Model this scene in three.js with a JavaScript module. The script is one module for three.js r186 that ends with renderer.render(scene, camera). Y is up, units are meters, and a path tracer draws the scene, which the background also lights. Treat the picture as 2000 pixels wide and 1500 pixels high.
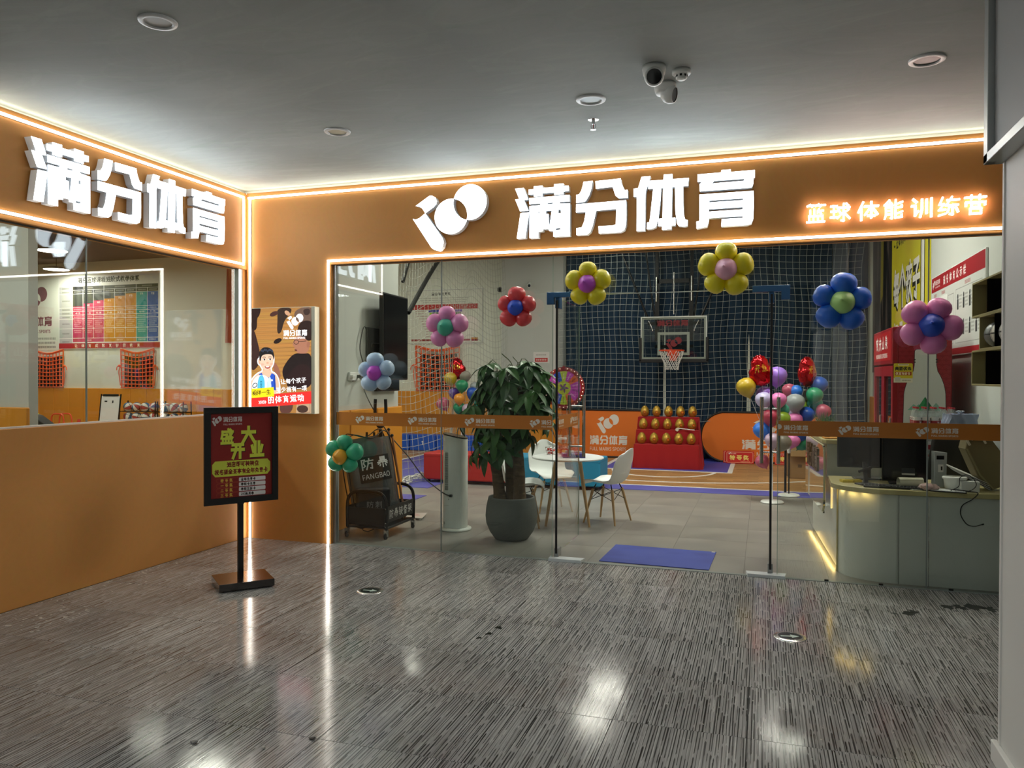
import * as THREE from 'three';
import { RoundedBoxGeometry } from 'three/addons/geometries/RoundedBoxGeometry.js';
import { mergeGeometries } from 'three/addons/utils/BufferGeometryUtils.js';
import { RectAreaLightUniformsLib } from 'three/addons/lights/RectAreaLightUniformsLib.js';

// ---------- camera, sky, lights, exposure ----------
const scene = new THREE.Scene();
scene.background = new THREE.Color(0x000000);                       // indoors: no sky reaches this place
const camera = new THREE.PerspectiveCamera(52.62, 2000 / 1500, 0.05, 60);
camera.position.set(4.865, 1.6, 6.505);
camera.rotation.set(-0.0092, 0.313, 0.0029, 'YXZ');
const renderer = new THREE.WebGLRenderer({ antialias: true });
renderer.toneMapping = THREE.LinearToneMapping;
renderer.toneMappingExposure = 2.55;
renderer.shadowMap.enabled = true;
RectAreaLightUniformsLib.init();
const LED = { strip: 4.2, cove: 3.2, letter: 2.4, small: 9, pendant: 22, ring: 12, box: 0.52, warm: 6, corridor: 14 };   // radiance of each kind of lamp
const LEDC = { strip: [1, 0.96, 0.86], cove: [1, 0.95, 0.76], letter: [0.8, 0.91, 1], small: [1, 0.8, 0.74], pendant: [1, 0.98, 0.86], ring: [1, 0.98, 0.86], warm: [1, 0.66, 0.2], corridor: [0.94, 1, 0.98] };
const lamps = [];
function areaLight(name, kind, w, h, [x, y, z], look, share = 1) {                       // a light of the lamp's size just in front of its face
  const l = new THREE.RectAreaLight(new THREE.Color().setRGB(...LEDC[kind]), LED[kind] * share, w, h);
  l.name = name; l.position.set(x, y, z); l.lookAt(x + look[0], y + look[1], z + look[2]); scene.add(l); lamps.push(l);
  return l;
}
// ---------- stroke lettering: every glyph is a list of strokes on a 100 x 100 grid (x y pairs), or a component placed in a box ----------
const RAD = {
  ren: '75050555 48354899', shui: '25057022 08356552 10998565', zhu: '20000530 15185018 35183045 65005030 60189918 80187545',
  cao: '00359935 30053060 70057060', yue: '18051870 18700599 18059005 90059099 90997895 20358835 20658865',
  mu: '02309830 50055099 48320580 52329580', kou: '10101095 10109010 90109095 10959095', yan: '20056020 05404540 45404590 45908070',
  si: '50051540 15406540 65401070 10708068 10998590', wang: '05109510 10509050 00959995 50105095',
  nv: '40052060 20608099 80306090 60901099 00359935', zi: '15108510 85105035 50355095 50952588 02509850',
  shou: '02309830 55005595 55952588 05709850', fu: '15051599 15058505 85055540 55408565 85655075',
  he: '80051520 02359835 50155099 48370580 52379580', chuo: '08102825 03423042 30422582 25820598 25825592 55929992',
  dao: '20102065 75057599 75995590', da: '50055035 50350599 50359599 02359835',
  ri: '15101595 15108510 85108595 15528552 15958595', min: '12101290 12108810 88108890 37103790 63106390 00929992',
  shi: '02109810 45100570 30453099 30459045 90459099 30959095', niu: '30051035 20309830 02659960 55055599',
  che: '05159515 45002055 20559055 00709970 55355599', tian: '12101297 12108810 88108897 12538853 50105097 12978897', bei: '12001275 12008800 88008875 50205070 50700599 58729599',
};
const GLYPH = {
  满: 'shui:0,0,28,99 32169816 48004830 80008030 32409940 36563699 36569656 96569699 96998499 52425270 52704290 52705888 80428068 80687090 80688888',
  分: '38034010 40051045 62059050 22508050 80507895 78955892 45502599', 体: 'ren:0,0,32,99 mu:32,0,99,88 50788278',
  育: '05169516 50025016 45162540 25407838 65227845 yue:15,46,88,99', 篮: 'zhu:2,0,98,24 22312253 42284256 66266045 60358835 72427852 min:5,60,95,99',
  球: 'wang:0,8,34,80 36259825 67056798 67985595 42384850 36825858 92386855 70559885 80049014', 能: '28020626 06264224 34144530 yue:5,36,46,99 60026042 60429040 90409030 92136024 60526096 60969094 90949082 92656076',
  训: 'yan:0,0,38,99 50085060 50604299 72107280 95059599', 练: 'si:0,0,40,99 44189818 64033846 38469246 68466896 68965692 52584482 84589482',
  营: 'cao:2,0,98,34 06380655 06389538 95389552 kou:28,42,72,64 kou:20,68,82,99', 盛: '12189818 16180562 16405038 50384460 62028050 80509560 90326058 78048712 min:5,62,97,99',
  大: 'da:0,0,99,99', 开: '08109210 02459845 35103545 35451099 68106899', 业: '35053590 65056590 02929892 10302065 90308062',
  进: 'chuo:0,0,99,99 40259525 36559955 54065455 54554582 80068085', 店: '50005010 08129612 12120599 50225055 50358835 kou:28,54,88,99',
  即: '10051085 10055005 50055045 10255025 10455045 10855575 45605585 65056599 65059505 95059560 95608055', 可: '02109810 75107597 75975892 kou:12,32,52,72',
  转: 'che:0,0,42,99 48189518 44409940 70055560 55609060 90607080 65729095', 盘: '48003012 22122245 22450860 22128512 85128552 85527250 02329832 45184826 min:5,62,97,99',
  报: 'shou:0,0,38,99 48085099 48088808 88088835 88357032 48459045 90455599 55609999', 名: '45001045 30158815 88151070 35354848 kou:35,56,92,99',
  砸: 'shi:0,0,38,99 48069706 48064895 48959995 58255880 58259025 90259070 74107495', 金: '50000240 50009840 22407840 12629062 50405092 30703886 72706284 02959895',
  蛋: '10089208 92087825 50105042 52258025 40181555 28269958 kou:25,56,76,76 50485092 10929092 78809299', 享: '50005012 02149814 kou:22,22,78,42 18528252 82525065 50655096 50963592 02709870',
  有: '02189818 45001560 yue:28,36,92,99', 全: '50000245 50009845 22487848 05959595 50485095 25707570', 年: '30000535 22189518 20459045 20452070 02709970 58185899',
  免: '40001530 25157015 70155530 18301860 18308530 85308560 18608560 50305060 45600899 55605592 55929592 95929578', 费: '15108510 85108525 15258525 15251540 15409040 90408552 38003848 38482055 65006555 bei:20,58,80,99',
  卡: '50005048 52208520 02489848 50485099 55659080', 特: 'niu:0,0,40,99 48189518 70027035 42359935 42559955 80358097 80976292 52655882',
  等: 'zhu:2,0,98,24 18348234 50265048 02489848 15669566 72527297 72975292 32743888', 奖: '22002250 06101622 02402230 50004025 42128812 88125850 50206030 da:2,50,98,99',
  一: '03509750', 二: '15258525 03809780', 三: '10129012 18508250 03909790', 学: '20052822 48025520 82056822 06300648 06309530 95308845 25428042 80425555 50555096 50963592 04669666',
  期: '02184818 12021262 38023862 12343834 12483848 00624862 16680299 34684885 yue:55,2,98,99', 五: '08109210 45103290 15458045 80457590 02909890', 折: 'shou:0,0,40,99 90055018 50185060 50604099 50459945 76457699',
  抵: 'shou:0,0,38,99 85084818 48184880 48807075 48459845 68127899 78999585 60856895', 用: '18051865 18650499 18058805 88058899 88997695 18358835 18628862 52055299',
  券: '28053820 72056220 15228522 05429542 48024028 40280570 58429868 30627062 70626299 62994892 45622599', 让: 'yan:0,0,38,99 66056692 66458845 42929892',
  每: '28001030 20149514 25302078 25308530 85307895 78956590 02559855 20788878 48354545 45604870', 个: '50000245 50009845 50305099', 孩: 'zi:0,2,36,96 68006812 40149814 66154040 40408538 88304578 80523599 72729999', 子: 'zi:0,0,99,99',
  至: '05089508 45102032 20328032 70208838 15609060 50405095 02959895', 少: '50005045 50453542 25150550 75158842 88500899', 拥: 'shou:0,0,38,99 48054865 48654099 48059605 96059699 96998495 50359535 50629562 72057299',
  项: '02184018 20181875 00784068 45089808 70087025 50255070 50259325 93259370 71387165 71654299 75759599', 的: '25001515 08150895 08154215 42154295 08524252 08954295 65005030 58189518 95188895 88957088 62456862',
  运: 'chuo:0,0,99,99 45109010 36359935 60354570 45708565 80488878', 动: '05154515 02384838 25380880 08804570 50309530 95308895 88957290 72057050 70504599',
  相: 'mu:0,2,46,99 55085597 55089508 95089597 55389538 55669566 55959595', 伴: 'ren:0,0,30,99 42104832 88107832 38409540 32659965 66056699', 生: '28051240 20259025 12589058 02949894 52055294',
  课: 'yan:0,0,36,99 45054545 45059505 95059545 45259525 45459545 70057099 40589858 68604090 72609990', 程: 'he:0,0,44,99 kou:52,2,94,36 50489848 52709670 46959995 74487495',
  阶: 'fu:0,2,34,99 66003845 66009842 55405570 55704099 80408099', 式: '02259025 65028070 80709895 98959880 80048814 10505550 33503388 05956080', 教: '02204820 25002545 00424842 48100570 12524252 42522868 28682897 28971592 02745068 68005030 62209520 88205599 60329999',
  系: '85051515 50152035 20356035 75252058 20588055 50585097 30701890 68729088', 成: '12229522 12221260 12600299 15504250 42503880 38802878 60026570 65709895 98959580 90404588 75048514',
  就: '25002510 00124812 kou:8,20,42,44 25442590 08600585 40604882 52309830 70057035 70355099 78307892 78929892 98929678 85059218', 更: '02109810 ri:18,22,82,60 50105072 50720598 30659999',
  好: 'nv:0,0,46,99 zi:50,2,99,99', 防: 'fu:0,2,34,99 66006618 38209820 58205550 55503899 56458845 88458595 85957290', 暴: 'ri:20,0,80,28 15389038 35303552 68306852 02529852 30520568 70529568 50525099 25722085 75728290',
  装: '20002045 04081220 02362028 42159815 70027038 45389538 50445052 04549854 48540580 30703097 30975585 58609899 82664878', 备: '40001035 32128212 82120548 38259048 tian:22,54,78,99',
  架: '05184518 25002218 22180548 42184048 40483044 kou:58,6,94,44 02609860 50505099 48620595 52629595', 刺: '02154815 25002599 06320652 06324432 44324450 24550288 26554880 dao:60,0,99,99',
  都: '05204820 25002538 00385238 50080262 ri:12,50,46,98 fu:62,2,98,99', 是: 'ri:20,0,80,36 02489848 50485092 52688568 28600599 22759997', 世: '02289828 25052592 25929592 50055065 50657565 75057565',
  界: 'tian:20,3,80,46 48460275 52469875 36622599 66626699', 公: '38050548 62059548 45451590 15907882 68658899', 示: '18088208 02389838 50385097 50973592 25550585 75559585',
  栏: 'mu:0,2,42,99 55056525 90058025 50359535 52629262 46929892', 农: '04180435 04189618 96189235 50000565 35383592 35925585 48359898 80455862', 夫: '15259025 05489548 50055048 50480599 52489999',
  山: '50055090 10401090 10909090 90409090', 泉: '50002010 22152250 22157815 78157850 22327832 22507850 50505097 50973892 08624262 42620592 92555868 58629895',
  美: '30053818 70056218 08189218 15348534 05509550 50185050 02689868 50500599 50689599', 团: '10081099 10089008 90089099 10959095 22358035 58185880 58804578 58352868',
  优: 'ren:0,0,30,99 38309830 62055840 58403599 72307292 72929892 98929878 82058815', 选: 'chuo:0,0,99,99 50084030 45229222 68056850 36489848 58504582 78507880 78809880 98809868',
  便: 'ren:0,0,28,99 34109810 ri:40,22,94,58 66106672 66722898 45659999', 宜: '50005010 06140632 06149414 94149432 28362892 28367236 72367292 28557255 28737273 02959895', 货: '32000535 20202048 75054020 58045840 58409040 90409028 bei:22,50,78,99',
  灵: '15108510 85108538 15388538 15248524 50425065 50650599 50659599 28523570 75526268', 敏: '15050025 10144814 14281070 14284428 44284070 40703070 00505050 06705070 68005030 62209520 88205599 60329999',
};
const strokesOf = (() => {
  const memo = new Map();
  const pts = (s) => { const a = []; for (let i = 0; i + 3 < s.length; i += 4) a.push([+s.slice(i, i + 2), +s.slice(i + 2, i + 4)]); return a; };
  return (ch) => {
    if (!memo.has(ch)) {
      const out = [];
      for (const t of (GLYPH[ch] ?? '').split(' ')) {
        if (!t) continue;
        const [n, b] = t.split(':');
        if (!b) out.push(pts(n));
        else {
          const [x0, y0, x1, y1] = b.split(',').map(Number);
          for (const q of RAD[n].split(' ')) out.push(pts(q).map(([x, y]) => [x0 + (x / 99) * (x1 - x0), y0 + (y / 99) * (y1 - y0)]));
        }
      }
      memo.set(ch, out);
    }
    return memo.get(ch);
  };
})();
// the four big sign letters and the emblem: outlines in millimetres (x right, y up); 'holes' index which outlines are cut out
const BIG = {
  满: { w: 489, out: ['0,451 79,452 119,351 81,347 122,256 46,252 2,357 39,359', '50,236 126,238 93,20 17,19', '123,434 169,436 168,458 246,460 246,439 350,441 350,464 432,464 432,442 475,443 477,399 432,396 432,374 350,374 350,395 246,394 246,371 170,370 169,391 123,390',
    '128,360 484,365 484,310 399,310 399,297 488,292 488,17 345,18 344,67 307,69 304,86 260,86 257,105 251,71 211,66 211,15 132,16 131,292 227,294 230,311 130,308'],
    cut: ['290,309 341,310 337,298 289,296', '276,242 329,244 310,95 305,95 300,215 276,216', '209,240 220,241 210,164', '386,244 409,244 412,146 406,214 384,216', '363,88 407,90 407,73 363,72'] },
  分: { w: 438, out: ['63,465 141,468 132,408 113,350 83,304 68,296 1,292 1,360 26,362 45,392 58,436', '166,463 378,470 387,423 412,370 436,371 438,306 362,308 336,331 317,388 311,406 169,400',
    '1,280 424,287 427,174 424,82 411,43 378,26 196,25 193,84 307,83 340,91 343,220 173,216 145,98 122,40 96,21 4,21 3,78 50,83 70,129 85,212 0,212'], cut: [] },
  体: { w: 445, out: ['65,470 137,470 98,345 94,28 25,27 27,308 0,310 0,377 36,379', '127,432 445,433 440,369 120,367 118,409', '245,474 314,474 313,265 308,29 233,27 236,118 241,378', '160,370 225,370 218,253 204,127 183,52 150,39 109,39 112,92 130,93 139,156',
    '335,371 401,368 403,223 408,133 418,98 438,93 436,47 411,43 369,49 353,68 340,173', '204,117 339,119 340,57 201,58'], cut: [] },
  育: { w: 448, out: ['8,455 189,456 194,475 264,475 265,455 448,456 447,394 137,394 118,374 366,377 369,391 437,391 436,348 428,324 417,320 25,318 23,374 47,396 8,394',
    '23,292 439,293 442,190 438,75 425,37 391,27 194,27 197,84 359,85 359,100 99,98 94,63 84,32 1,20 0,76 24,82'], cut: ['99,239 359,240 360,225 99,224', '97,170 358,171 359,152 97,150'] },
};
const EMBLEM = ['27,413 165,497 190,495 220,477 234,444 228,417 201,391 123,343 95,384 65,406', '0,298 29,291 65,301 122,341 291,111 302,74 291,33 261,3 241,0 211,10 184,29'];
const polyOf = (s) => s.split(' ').map((p) => p.split(',').map(Number));
{ // the two overlapping discs of the emblem without their shared lens
  const c1 = [371, 299], c2 = [552, 414], r = 157, d = Math.hypot(c2[0] - c1[0], c2[1] - c1[1]), along = Math.atan2(c2[1] - c1[1], c2[0] - c1[0]), half = Math.acos(d / 2 / r);
  const arc = (c, a0, a1, n) => Array.from({ length: n + 1 }, (_, i) => { const a = a0 + ((a1 - a0) * i) / n; return [c[0] + r * Math.cos(a), c[1] + r * Math.sin(a)].map((v) => v.toFixed(1)).join(','); });
  EMBLEM.push([...arc(c1, along + half, along + 2 * Math.PI - half, 40), ...arc(c2, along + Math.PI + half, along + Math.PI - half, 16).slice(1, -1)].join(' '));
  EMBLEM.push([...arc(c2, along + Math.PI - half, along - Math.PI + half, 40), ...arc(c1, along - half, along + half, 16).slice(1, -1)].join(' '));
}
function cjk(x, text, px, py, size, color, weight = 0.1, gap = 0.08, wide = 1) {      // draws text with its top left corner at px, py
  x.save(); x.strokeStyle = x.fillStyle = color; x.lineCap = 'square'; x.lineJoin = 'round';
  let at = px;
  for (const ch of text) {
    const st = strokesOf(ch), k = (size * (1 - weight)) / 99, o = (size * weight) / 2;
    if (st.length) {
      x.lineWidth = size * weight * (st.length > 11 ? 0.78 : 1);
      for (const s of st) { x.beginPath(); s.forEach(([a, b], i) => x[i ? 'lineTo' : 'moveTo'](at + (o + a * k) * wide, py + o + b * k)); x.stroke(); }
      at += size * wide * (1 + gap);
    } else { x.font = `bold ${size * 0.95}px sans-serif`; x.fillText(ch, at, py + size * 0.86); at += x.measureText(ch).width * 1.02; }
  }
  x.restore();
  return at - size * gap;
}
const cjkWidth = (text, size, gap = 0.08) => [...text].length * size * (1 + gap) - size * gap;
function fillPolys(x, list, cut, px, py, k) {
  x.beginPath();
  for (const s of [...list]) { polyOf(s).forEach(([a, b], i) => x[i ? 'lineTo' : 'moveTo'](px + a * k, py - b * k)); x.closePath(); }
  x.fill('nonzero');
  return cut;
}
function bigWord(x, px, py, h, color, back) {                                          // the four sign letters, bottom left corner at px, py
  const k = h / 480; let at = px;
  for (const ch of '满分体育') {
    x.fillStyle = color; fillPolys(x, BIG[ch].out, 0, at, py, k);
    if (back) { x.fillStyle = back; for (const s of BIG[ch].cut) fillPolys(x, [s], 0, at, py, k); }
    at += (BIG[ch].w + 55) * k;
  }
  return at;
}
function emblemOn(x, px, py, h, color) { x.fillStyle = color; for (const s of EMBLEM) fillPolys(x, [s], 0, px, py, h / 572); }
function latin(x, text, px, py, width, size, color, font = 'sans-serif', bold = 'bold ') {
  x.save(); x.fillStyle = color; x.font = `${bold}${size}px ${font}`; const w = x.measureText(text).width; x.translate(px, py); x.scale(width / w, 1); x.fillText(text, 0, 0); x.restore();
}
function brandRow(x, px, py, h, color, back) {                                         // emblem, word and the English line beside each other; h = emblem height
  emblemOn(x, px, py, h, color);
  const e = bigWord(x, px + h * 1.42, py - h * 0.36, h * 0.56, color, back);
  latin(x, 'FULL MARKS SPORTS', px + h * 1.42, py - h * 0.06, e - px - h * 1.48, h * 0.24, color);
}
// ---------- helpers ----------
function rng(seed) { let a = seed >>> 0; return () => { a = (a + 0x6d2b79f5) >>> 0; let t = Math.imul(a ^ (a >>> 15), 1 | a); t = (t + Math.imul(t ^ (t >>> 7), 61 | t)) ^ t; return ((t ^ (t >>> 14)) >>> 0) / 4294967296; }; }
const PI = Math.PI, V3 = (x, y, z) => new THREE.Vector3(x, y, z);
const used = new Map();
function numbered(n) { const k = used.get(n) ?? 0; used.set(n, k + 1); return k ? `${n}_${String(k).padStart(3, '0')}` : n; }
function mat(color, o = {}) {
  const { em, emk = 1, ...rest } = o;
  const phys = ['transmission', 'clearcoat', 'sheen', 'anisotropy', 'ior', 'thickness'].some((k) => k in rest);
  const m = new THREE[phys ? 'MeshPhysicalMaterial' : 'MeshStandardMaterial']({ color, roughness: 0.6, ...rest });
  if (em) { m.emissive.setRGB(...em); m.emissiveIntensity = emk; }
  return m;
}
function thing(name, label, category, pos = [0, 0, 0], turn = 0, group) {
  const o = new THREE.Group(); o.name = numbered(name); o.position.set(...pos); o.rotation.y = turn; o.userData = { label, category };
  if (group) o.userData.group = group;
  scene.add(o); return o;
}
function struct(name) { const o = new THREE.Group(); o.name = numbered(name); o.userData = { kind: 'structure' }; scene.add(o); return o; }
function add(parent, name, geo, m, label, pos, rot) {                 // one named mesh under its parent
  const o = new THREE.Mesh(Array.isArray(geo) ? merge(geo) : geo, m); o.name = parent === scene ? numbered(name) : name; o.castShadow = o.receiveShadow = true;
  if (label) o.userData.label = label;
  if (pos) o.position.set(...pos);
  if (rot) o.rotation.set(...rot);
  parent.add(o); return o;
}
function sub(parent, name, pos = [0, 0, 0], rot = [0, 0, 0]) { const o = new THREE.Group(); o.name = name; o.position.set(...pos); o.rotation.set(...rot); parent.add(o); return o; }
function dup(root, label, pos, turn, group) { const r = root.clone(); r.name = numbered(root.name.replace(/_\d{3}$/, '')); r.userData = { ...root.userData, label }; if (group) r.userData.group = group; if (pos) r.position.set(...pos); if (turn !== undefined) r.rotation.y = turn; scene.add(r); return r; }
const flat = (g) => { const f = g.index ? g.toNonIndexed() : g; for (const k of Object.keys(f.attributes)) if (!['position', 'normal', 'uv'].includes(k)) f.deleteAttribute(k); if (!f.attributes.uv) f.setAttribute('uv', new THREE.BufferAttribute(new Float32Array(f.attributes.position.count * 2), 2)); return f; };
const merge = (list) => (list.length === 1 ? list[0] : mergeGeometries(list.map(flat)));
function metric(g) {                                                  // uv in metres, by the side each face looks to
  const f = flat(g), p = f.attributes.position, n = f.attributes.normal, uv = f.attributes.uv;
  for (let i = 0; i < p.count; i++) {
    const ax = Math.abs(n.getX(i)), ay = Math.abs(n.getY(i)), az = Math.abs(n.getZ(i));
    if (ay >= ax && ay >= az) uv.setXY(i, p.getX(i), -p.getZ(i)); else if (ax >= az) uv.setXY(i, -p.getZ(i), p.getY(i)); else uv.setXY(i, p.getX(i), p.getY(i));
  }
  return f;
}
const span = (x0, x1, y0, y1, z0, z1, r = 0) => {                      // a box between two corners, its edges rounded by r
  const g = r ? new RoundedBoxGeometry(x1 - x0, y1 - y0, z1 - z0, 2, r) : new THREE.BoxGeometry(x1 - x0, y1 - y0, z1 - z0);
  g.translate((x0 + x1) / 2, (y0 + y1) / 2, (z0 + z1) / 2); return g;
};
const box = (w, h, d, x = 0, y = 0, z = 0, r = 0) => span(x - w / 2, x + w / 2, y - h / 2, y + h / 2, z - d / 2, z + d / 2, r);
const cyl = (r0, r1, h, x = 0, y = 0, z = 0, n = 24) => new THREE.CylinderGeometry(r1, r0, h, n).translate(x, y + h / 2, z);      // r0 at the foot
const lathe = (pts, n = 32) => new THREE.LatheGeometry(pts.map(([x, y]) => new THREE.Vector2(x, y)), n);
const tube = (pts, r, n = 8, seg = 0, closed = false) => new THREE.TubeGeometry(new THREE.CatmullRomCurve3(pts.map((p) => V3(...p)), closed, 'catmullrom', 0.5), seg || Math.max(2, pts.length * 6), r, n, closed);
function rod(a, b, r0, r1 = r0, n = 10) {                             // a straight tapered bar from a to b
  const A = V3(...a), B = V3(...b), d = B.clone().sub(A), g = new THREE.CylinderGeometry(r1, r0, d.length(), n);
  return g.applyQuaternion(new THREE.Quaternion().setFromUnitVectors(V3(0, 1, 0), d.normalize())).translate((A.x + B.x) / 2, (A.y + B.y) / 2, (A.z + B.z) / 2);
}
function bar(a, b, w, h) {                                            // a straight square bar from a to b
  const A = V3(...a), B = V3(...b), d = B.clone().sub(A), g = new THREE.BoxGeometry(w, d.length(), h);
  return g.applyQuaternion(new THREE.Quaternion().setFromUnitVectors(V3(0, 1, 0), d.normalize())).translate((A.x + B.x) / 2, (A.y + B.y) / 2, (A.z + B.z) / 2);
}
const shapeOf = (pts, holes = []) => { const s = new THREE.Shape(pts.map(([x, y]) => new THREE.Vector2(x, y))); s.holes = holes.map((h) => new THREE.Path(h.map(([x, y]) => new THREE.Vector2(x, y)))); return s; };
const prism = (pts, depth, o = {}) => new THREE.ExtrudeGeometry(o.shape ?? shapeOf(pts, o.holes), { depth, bevelEnabled: !!o.bevel, bevelSize: o.bevel ?? 0, bevelThickness: o.bevel ?? 0, bevelSegments: o.bevelSegments ?? 2, curveSegments: o.curve ?? 12 });
const roundRect = (w, h, r, x = 0, y = 0, n = 6) => { const p = []; for (const [cx, cy, a] of [[w / 2 - r, h / 2 - r, 0], [-w / 2 + r, h / 2 - r, 1], [-w / 2 + r, -h / 2 + r, 2], [w / 2 - r, -h / 2 + r, 3]]) for (let i = 0; i <= n; i++) { const t = ((a + i / n) * PI) / 2; p.push([x + cx + r * Math.cos(t), y + cy + r * Math.sin(t)]); } return p; };
function sheet(fn, nu, nv, thick = 0) {                               // a surface from fn(u, v) -> [x, y, z], given thickness along its normals
  const P = [], idx = [], uv = [];
  for (let j = 0; j <= nv; j++) for (let i = 0; i <= nu; i++) { P.push(...fn(i / nu, j / nv)); uv.push(i / nu, j / nv); }
  const at = (i, j) => j * (nu + 1) + i;
  for (let j = 0; j < nv; j++) for (let i = 0; i < nu; i++) idx.push(at(i, j), at(i + 1, j), at(i + 1, j + 1), at(i, j), at(i + 1, j + 1), at(i, j + 1));
  const g = new THREE.BufferGeometry(); g.setAttribute('position', new THREE.Float32BufferAttribute(P, 3)); g.setAttribute('uv', new THREE.Float32BufferAttribute(uv, 2)); g.setIndex(idx); g.computeVertexNormals();
  if (!thick) return g;
  const n = g.attributes.normal, c = n.count, Q = [...P], U = [...uv], I = [...idx];
  for (let k = 0; k < c; k++) { Q.push(P[k * 3] - n.getX(k) * thick, P[k * 3 + 1] - n.getY(k) * thick, P[k * 3 + 2] - n.getZ(k) * thick); U.push(uv[k * 2], uv[k * 2 + 1]); }
  for (let k = 0; k < idx.length; k += 3) I.push(idx[k] + c, idx[k + 2] + c, idx[k + 1] + c);
  const edge = (a, b) => I.push(b, a, a + c, b, a + c, b + c);
  for (let i = 0; i < nu; i++) { edge(at(i, 0), at(i + 1, 0)); edge(at(i + 1, nv), at(i, nv)); }
  for (let j = 0; j < nv; j++) { edge(at(nu, j), at(nu, j + 1)); edge(at(0, j + 1), at(0, j)); }
  const s = new THREE.BufferGeometry(); s.setAttribute('position', new THREE.Float32BufferAttribute(Q, 3)); s.setAttribute('uv', new THREE.Float32BufferAttribute(U, 2)); s.setIndex(I);
  return flatCreased(s);
}
function flatCreased(g) { g.computeVertexNormals(); return g; }
function canvasTex(w, h, draw, o = {}) {
  const c = document.createElement('canvas'); c.width = w; c.height = h; const x = c.getContext('2d'); draw(x, w, h);
  const t = new THREE.CanvasTexture(c); t.colorSpace = o.data ? THREE.NoColorSpace : THREE.SRGBColorSpace; t.wrapS = t.wrapT = o.clamp ? THREE.ClampToEdgeWrapping : THREE.RepeatWrapping;
  if (o.repeat) t.repeat.set(...o.repeat);
  return t;
}
function printed(w, h, z = 0) { return new THREE.PlaneGeometry(w, h).translate(0, 0, z); }
function blotches(x, w, h, n, r, colors, alpha, seed) {                // soft uneven tone, wrapped at the borders
  const R = rng(seed);
  for (let i = 0; i < n; i++) {
    const px = R() * w, py = R() * h, rr = r * (0.4 + R()), c = colors[Math.floor(R() * colors.length)], a = alpha * R();
    for (const dx of [-w, 0, w]) for (const dy of [-h, 0, h]) {
      if (px + dx < -rr || px + dx > w + rr || py + dy < -rr || py + dy > h + rr) continue;
      const g = x.createRadialGradient(px + dx, py + dy, 0, px + dx, py + dy, rr); g.addColorStop(0, `rgba(${c},${a})`); g.addColorStop(1, `rgba(${c},0)`); x.fillStyle = g; x.fillRect(px + dx - rr, py + dy - rr, 2 * rr, 2 * rr);
    }
  }
}
const smallPrint = (x, px, py, w, h, color, seed = 1) => {            // a line of print too small to read
  const R = rng(seed); x.fillStyle = color; let a = px;
  while (a < px + w - h * 0.5) { const cw = h * (0.55 + 0.35 * R()); for (let k = 0; k < 3; k++) x.fillRect(a, py + h * (0.05 + 0.36 * k), cw, h * 0.14); x.fillRect(a + cw * (0.2 + 0.5 * R()), py, h * 0.14, h); a += cw + h * 0.22; }
};
// ---------- materials of the place ----------
const stripes = (kind) => canvasTex(1024, 1024, (x, w, h) => {
  const R = rng(77); x.fillStyle = kind === 'rough' ? '#1c1c1c' : kind === 'bump' ? '#8a8a8a' : '#a8a6a4'; x.fillRect(0, 0, w, h);
  const streak = (px, py, bw, len, sk, style) => { x.fillStyle = style; for (const dx of [-w, 0, w]) for (const dy of [-h, 0, h]) { if (px + dx < -12 || px + dx > w + 12 || py + dy > h || py + dy + len < 0) continue; x.beginPath(); x.moveTo(px + dx + bw * 0.4, py + dy); x.lineTo(px + dx + bw, py + dy + 14); x.lineTo(px + dx + bw + sk, py + dy + len - 10); x.lineTo(px + dx + sk + bw * 0.5, py + dy + len); x.lineTo(px + dx, py + dy + 18); x.closePath(); x.fill(); } };
  const tone = (dark, t) => { if (kind === 'bump') return dark ? `rgba(40,40,40,${0.5 + 0.4 * t})` : `rgba(200,200,200,${0.4 + 0.4 * t})`; if (kind === 'rough') return dark ? 'rgba(26,26,26,.8)' : 'rgba(46,46,46,.7)'; const v = dark ? 30 + t * 40 : 186 + t * 50; return `rgba(${v},${v * 0.99},${v * 0.972},${dark ? 0.86 : 0.6})`; };
  for (let c = 0; c < 84; c++) { let y = R() * 200; const stop = y + h; while (y < stop) { const len = 130 + R() * 480; streak((c * w) / 84 + (R() - 0.5) * 6, y, 3.2 + R() * 4.6, Math.min(len, stop - y), (R() - 0.5) * 4, tone(true, R())); y += len * (0.98 + 0.14 * R()); } }
  for (let k = 0; k < 700; k++) streak(R() * w, R() * h, 1.4 + R() * 2.2, 50 + R() * 300, (R() - 0.5) * 4, tone(false, R()));
  if (kind === 'color') blotches(x, w, h, 24, 260, ['60,52,46', '150,146,140'], 0.16, 5);
}, { data: kind !== 'color', repeat: [1 / 1.2, 1 / 1.2] });
const floorMat = mat(0xffffff, { map: stripes('color'), roughnessMap: stripes('rough'), roughness: 1, bumpMap: stripes('bump'), bumpScale: 0.0001 });
const concrete = mat(0xffffff, { map: canvasTex(512, 512, (x, w, h) => { x.fillStyle = '#8d8c86'; x.fillRect(0, 0, w, h); blotches(x, w, h, 150, 90, ['120,118,112', '160,158,150', '135,131,120'], 0.35, 9); }, { repeat: [1 / 1.3, 1 / 1.3] }), roughness: 0.36 });
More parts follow.
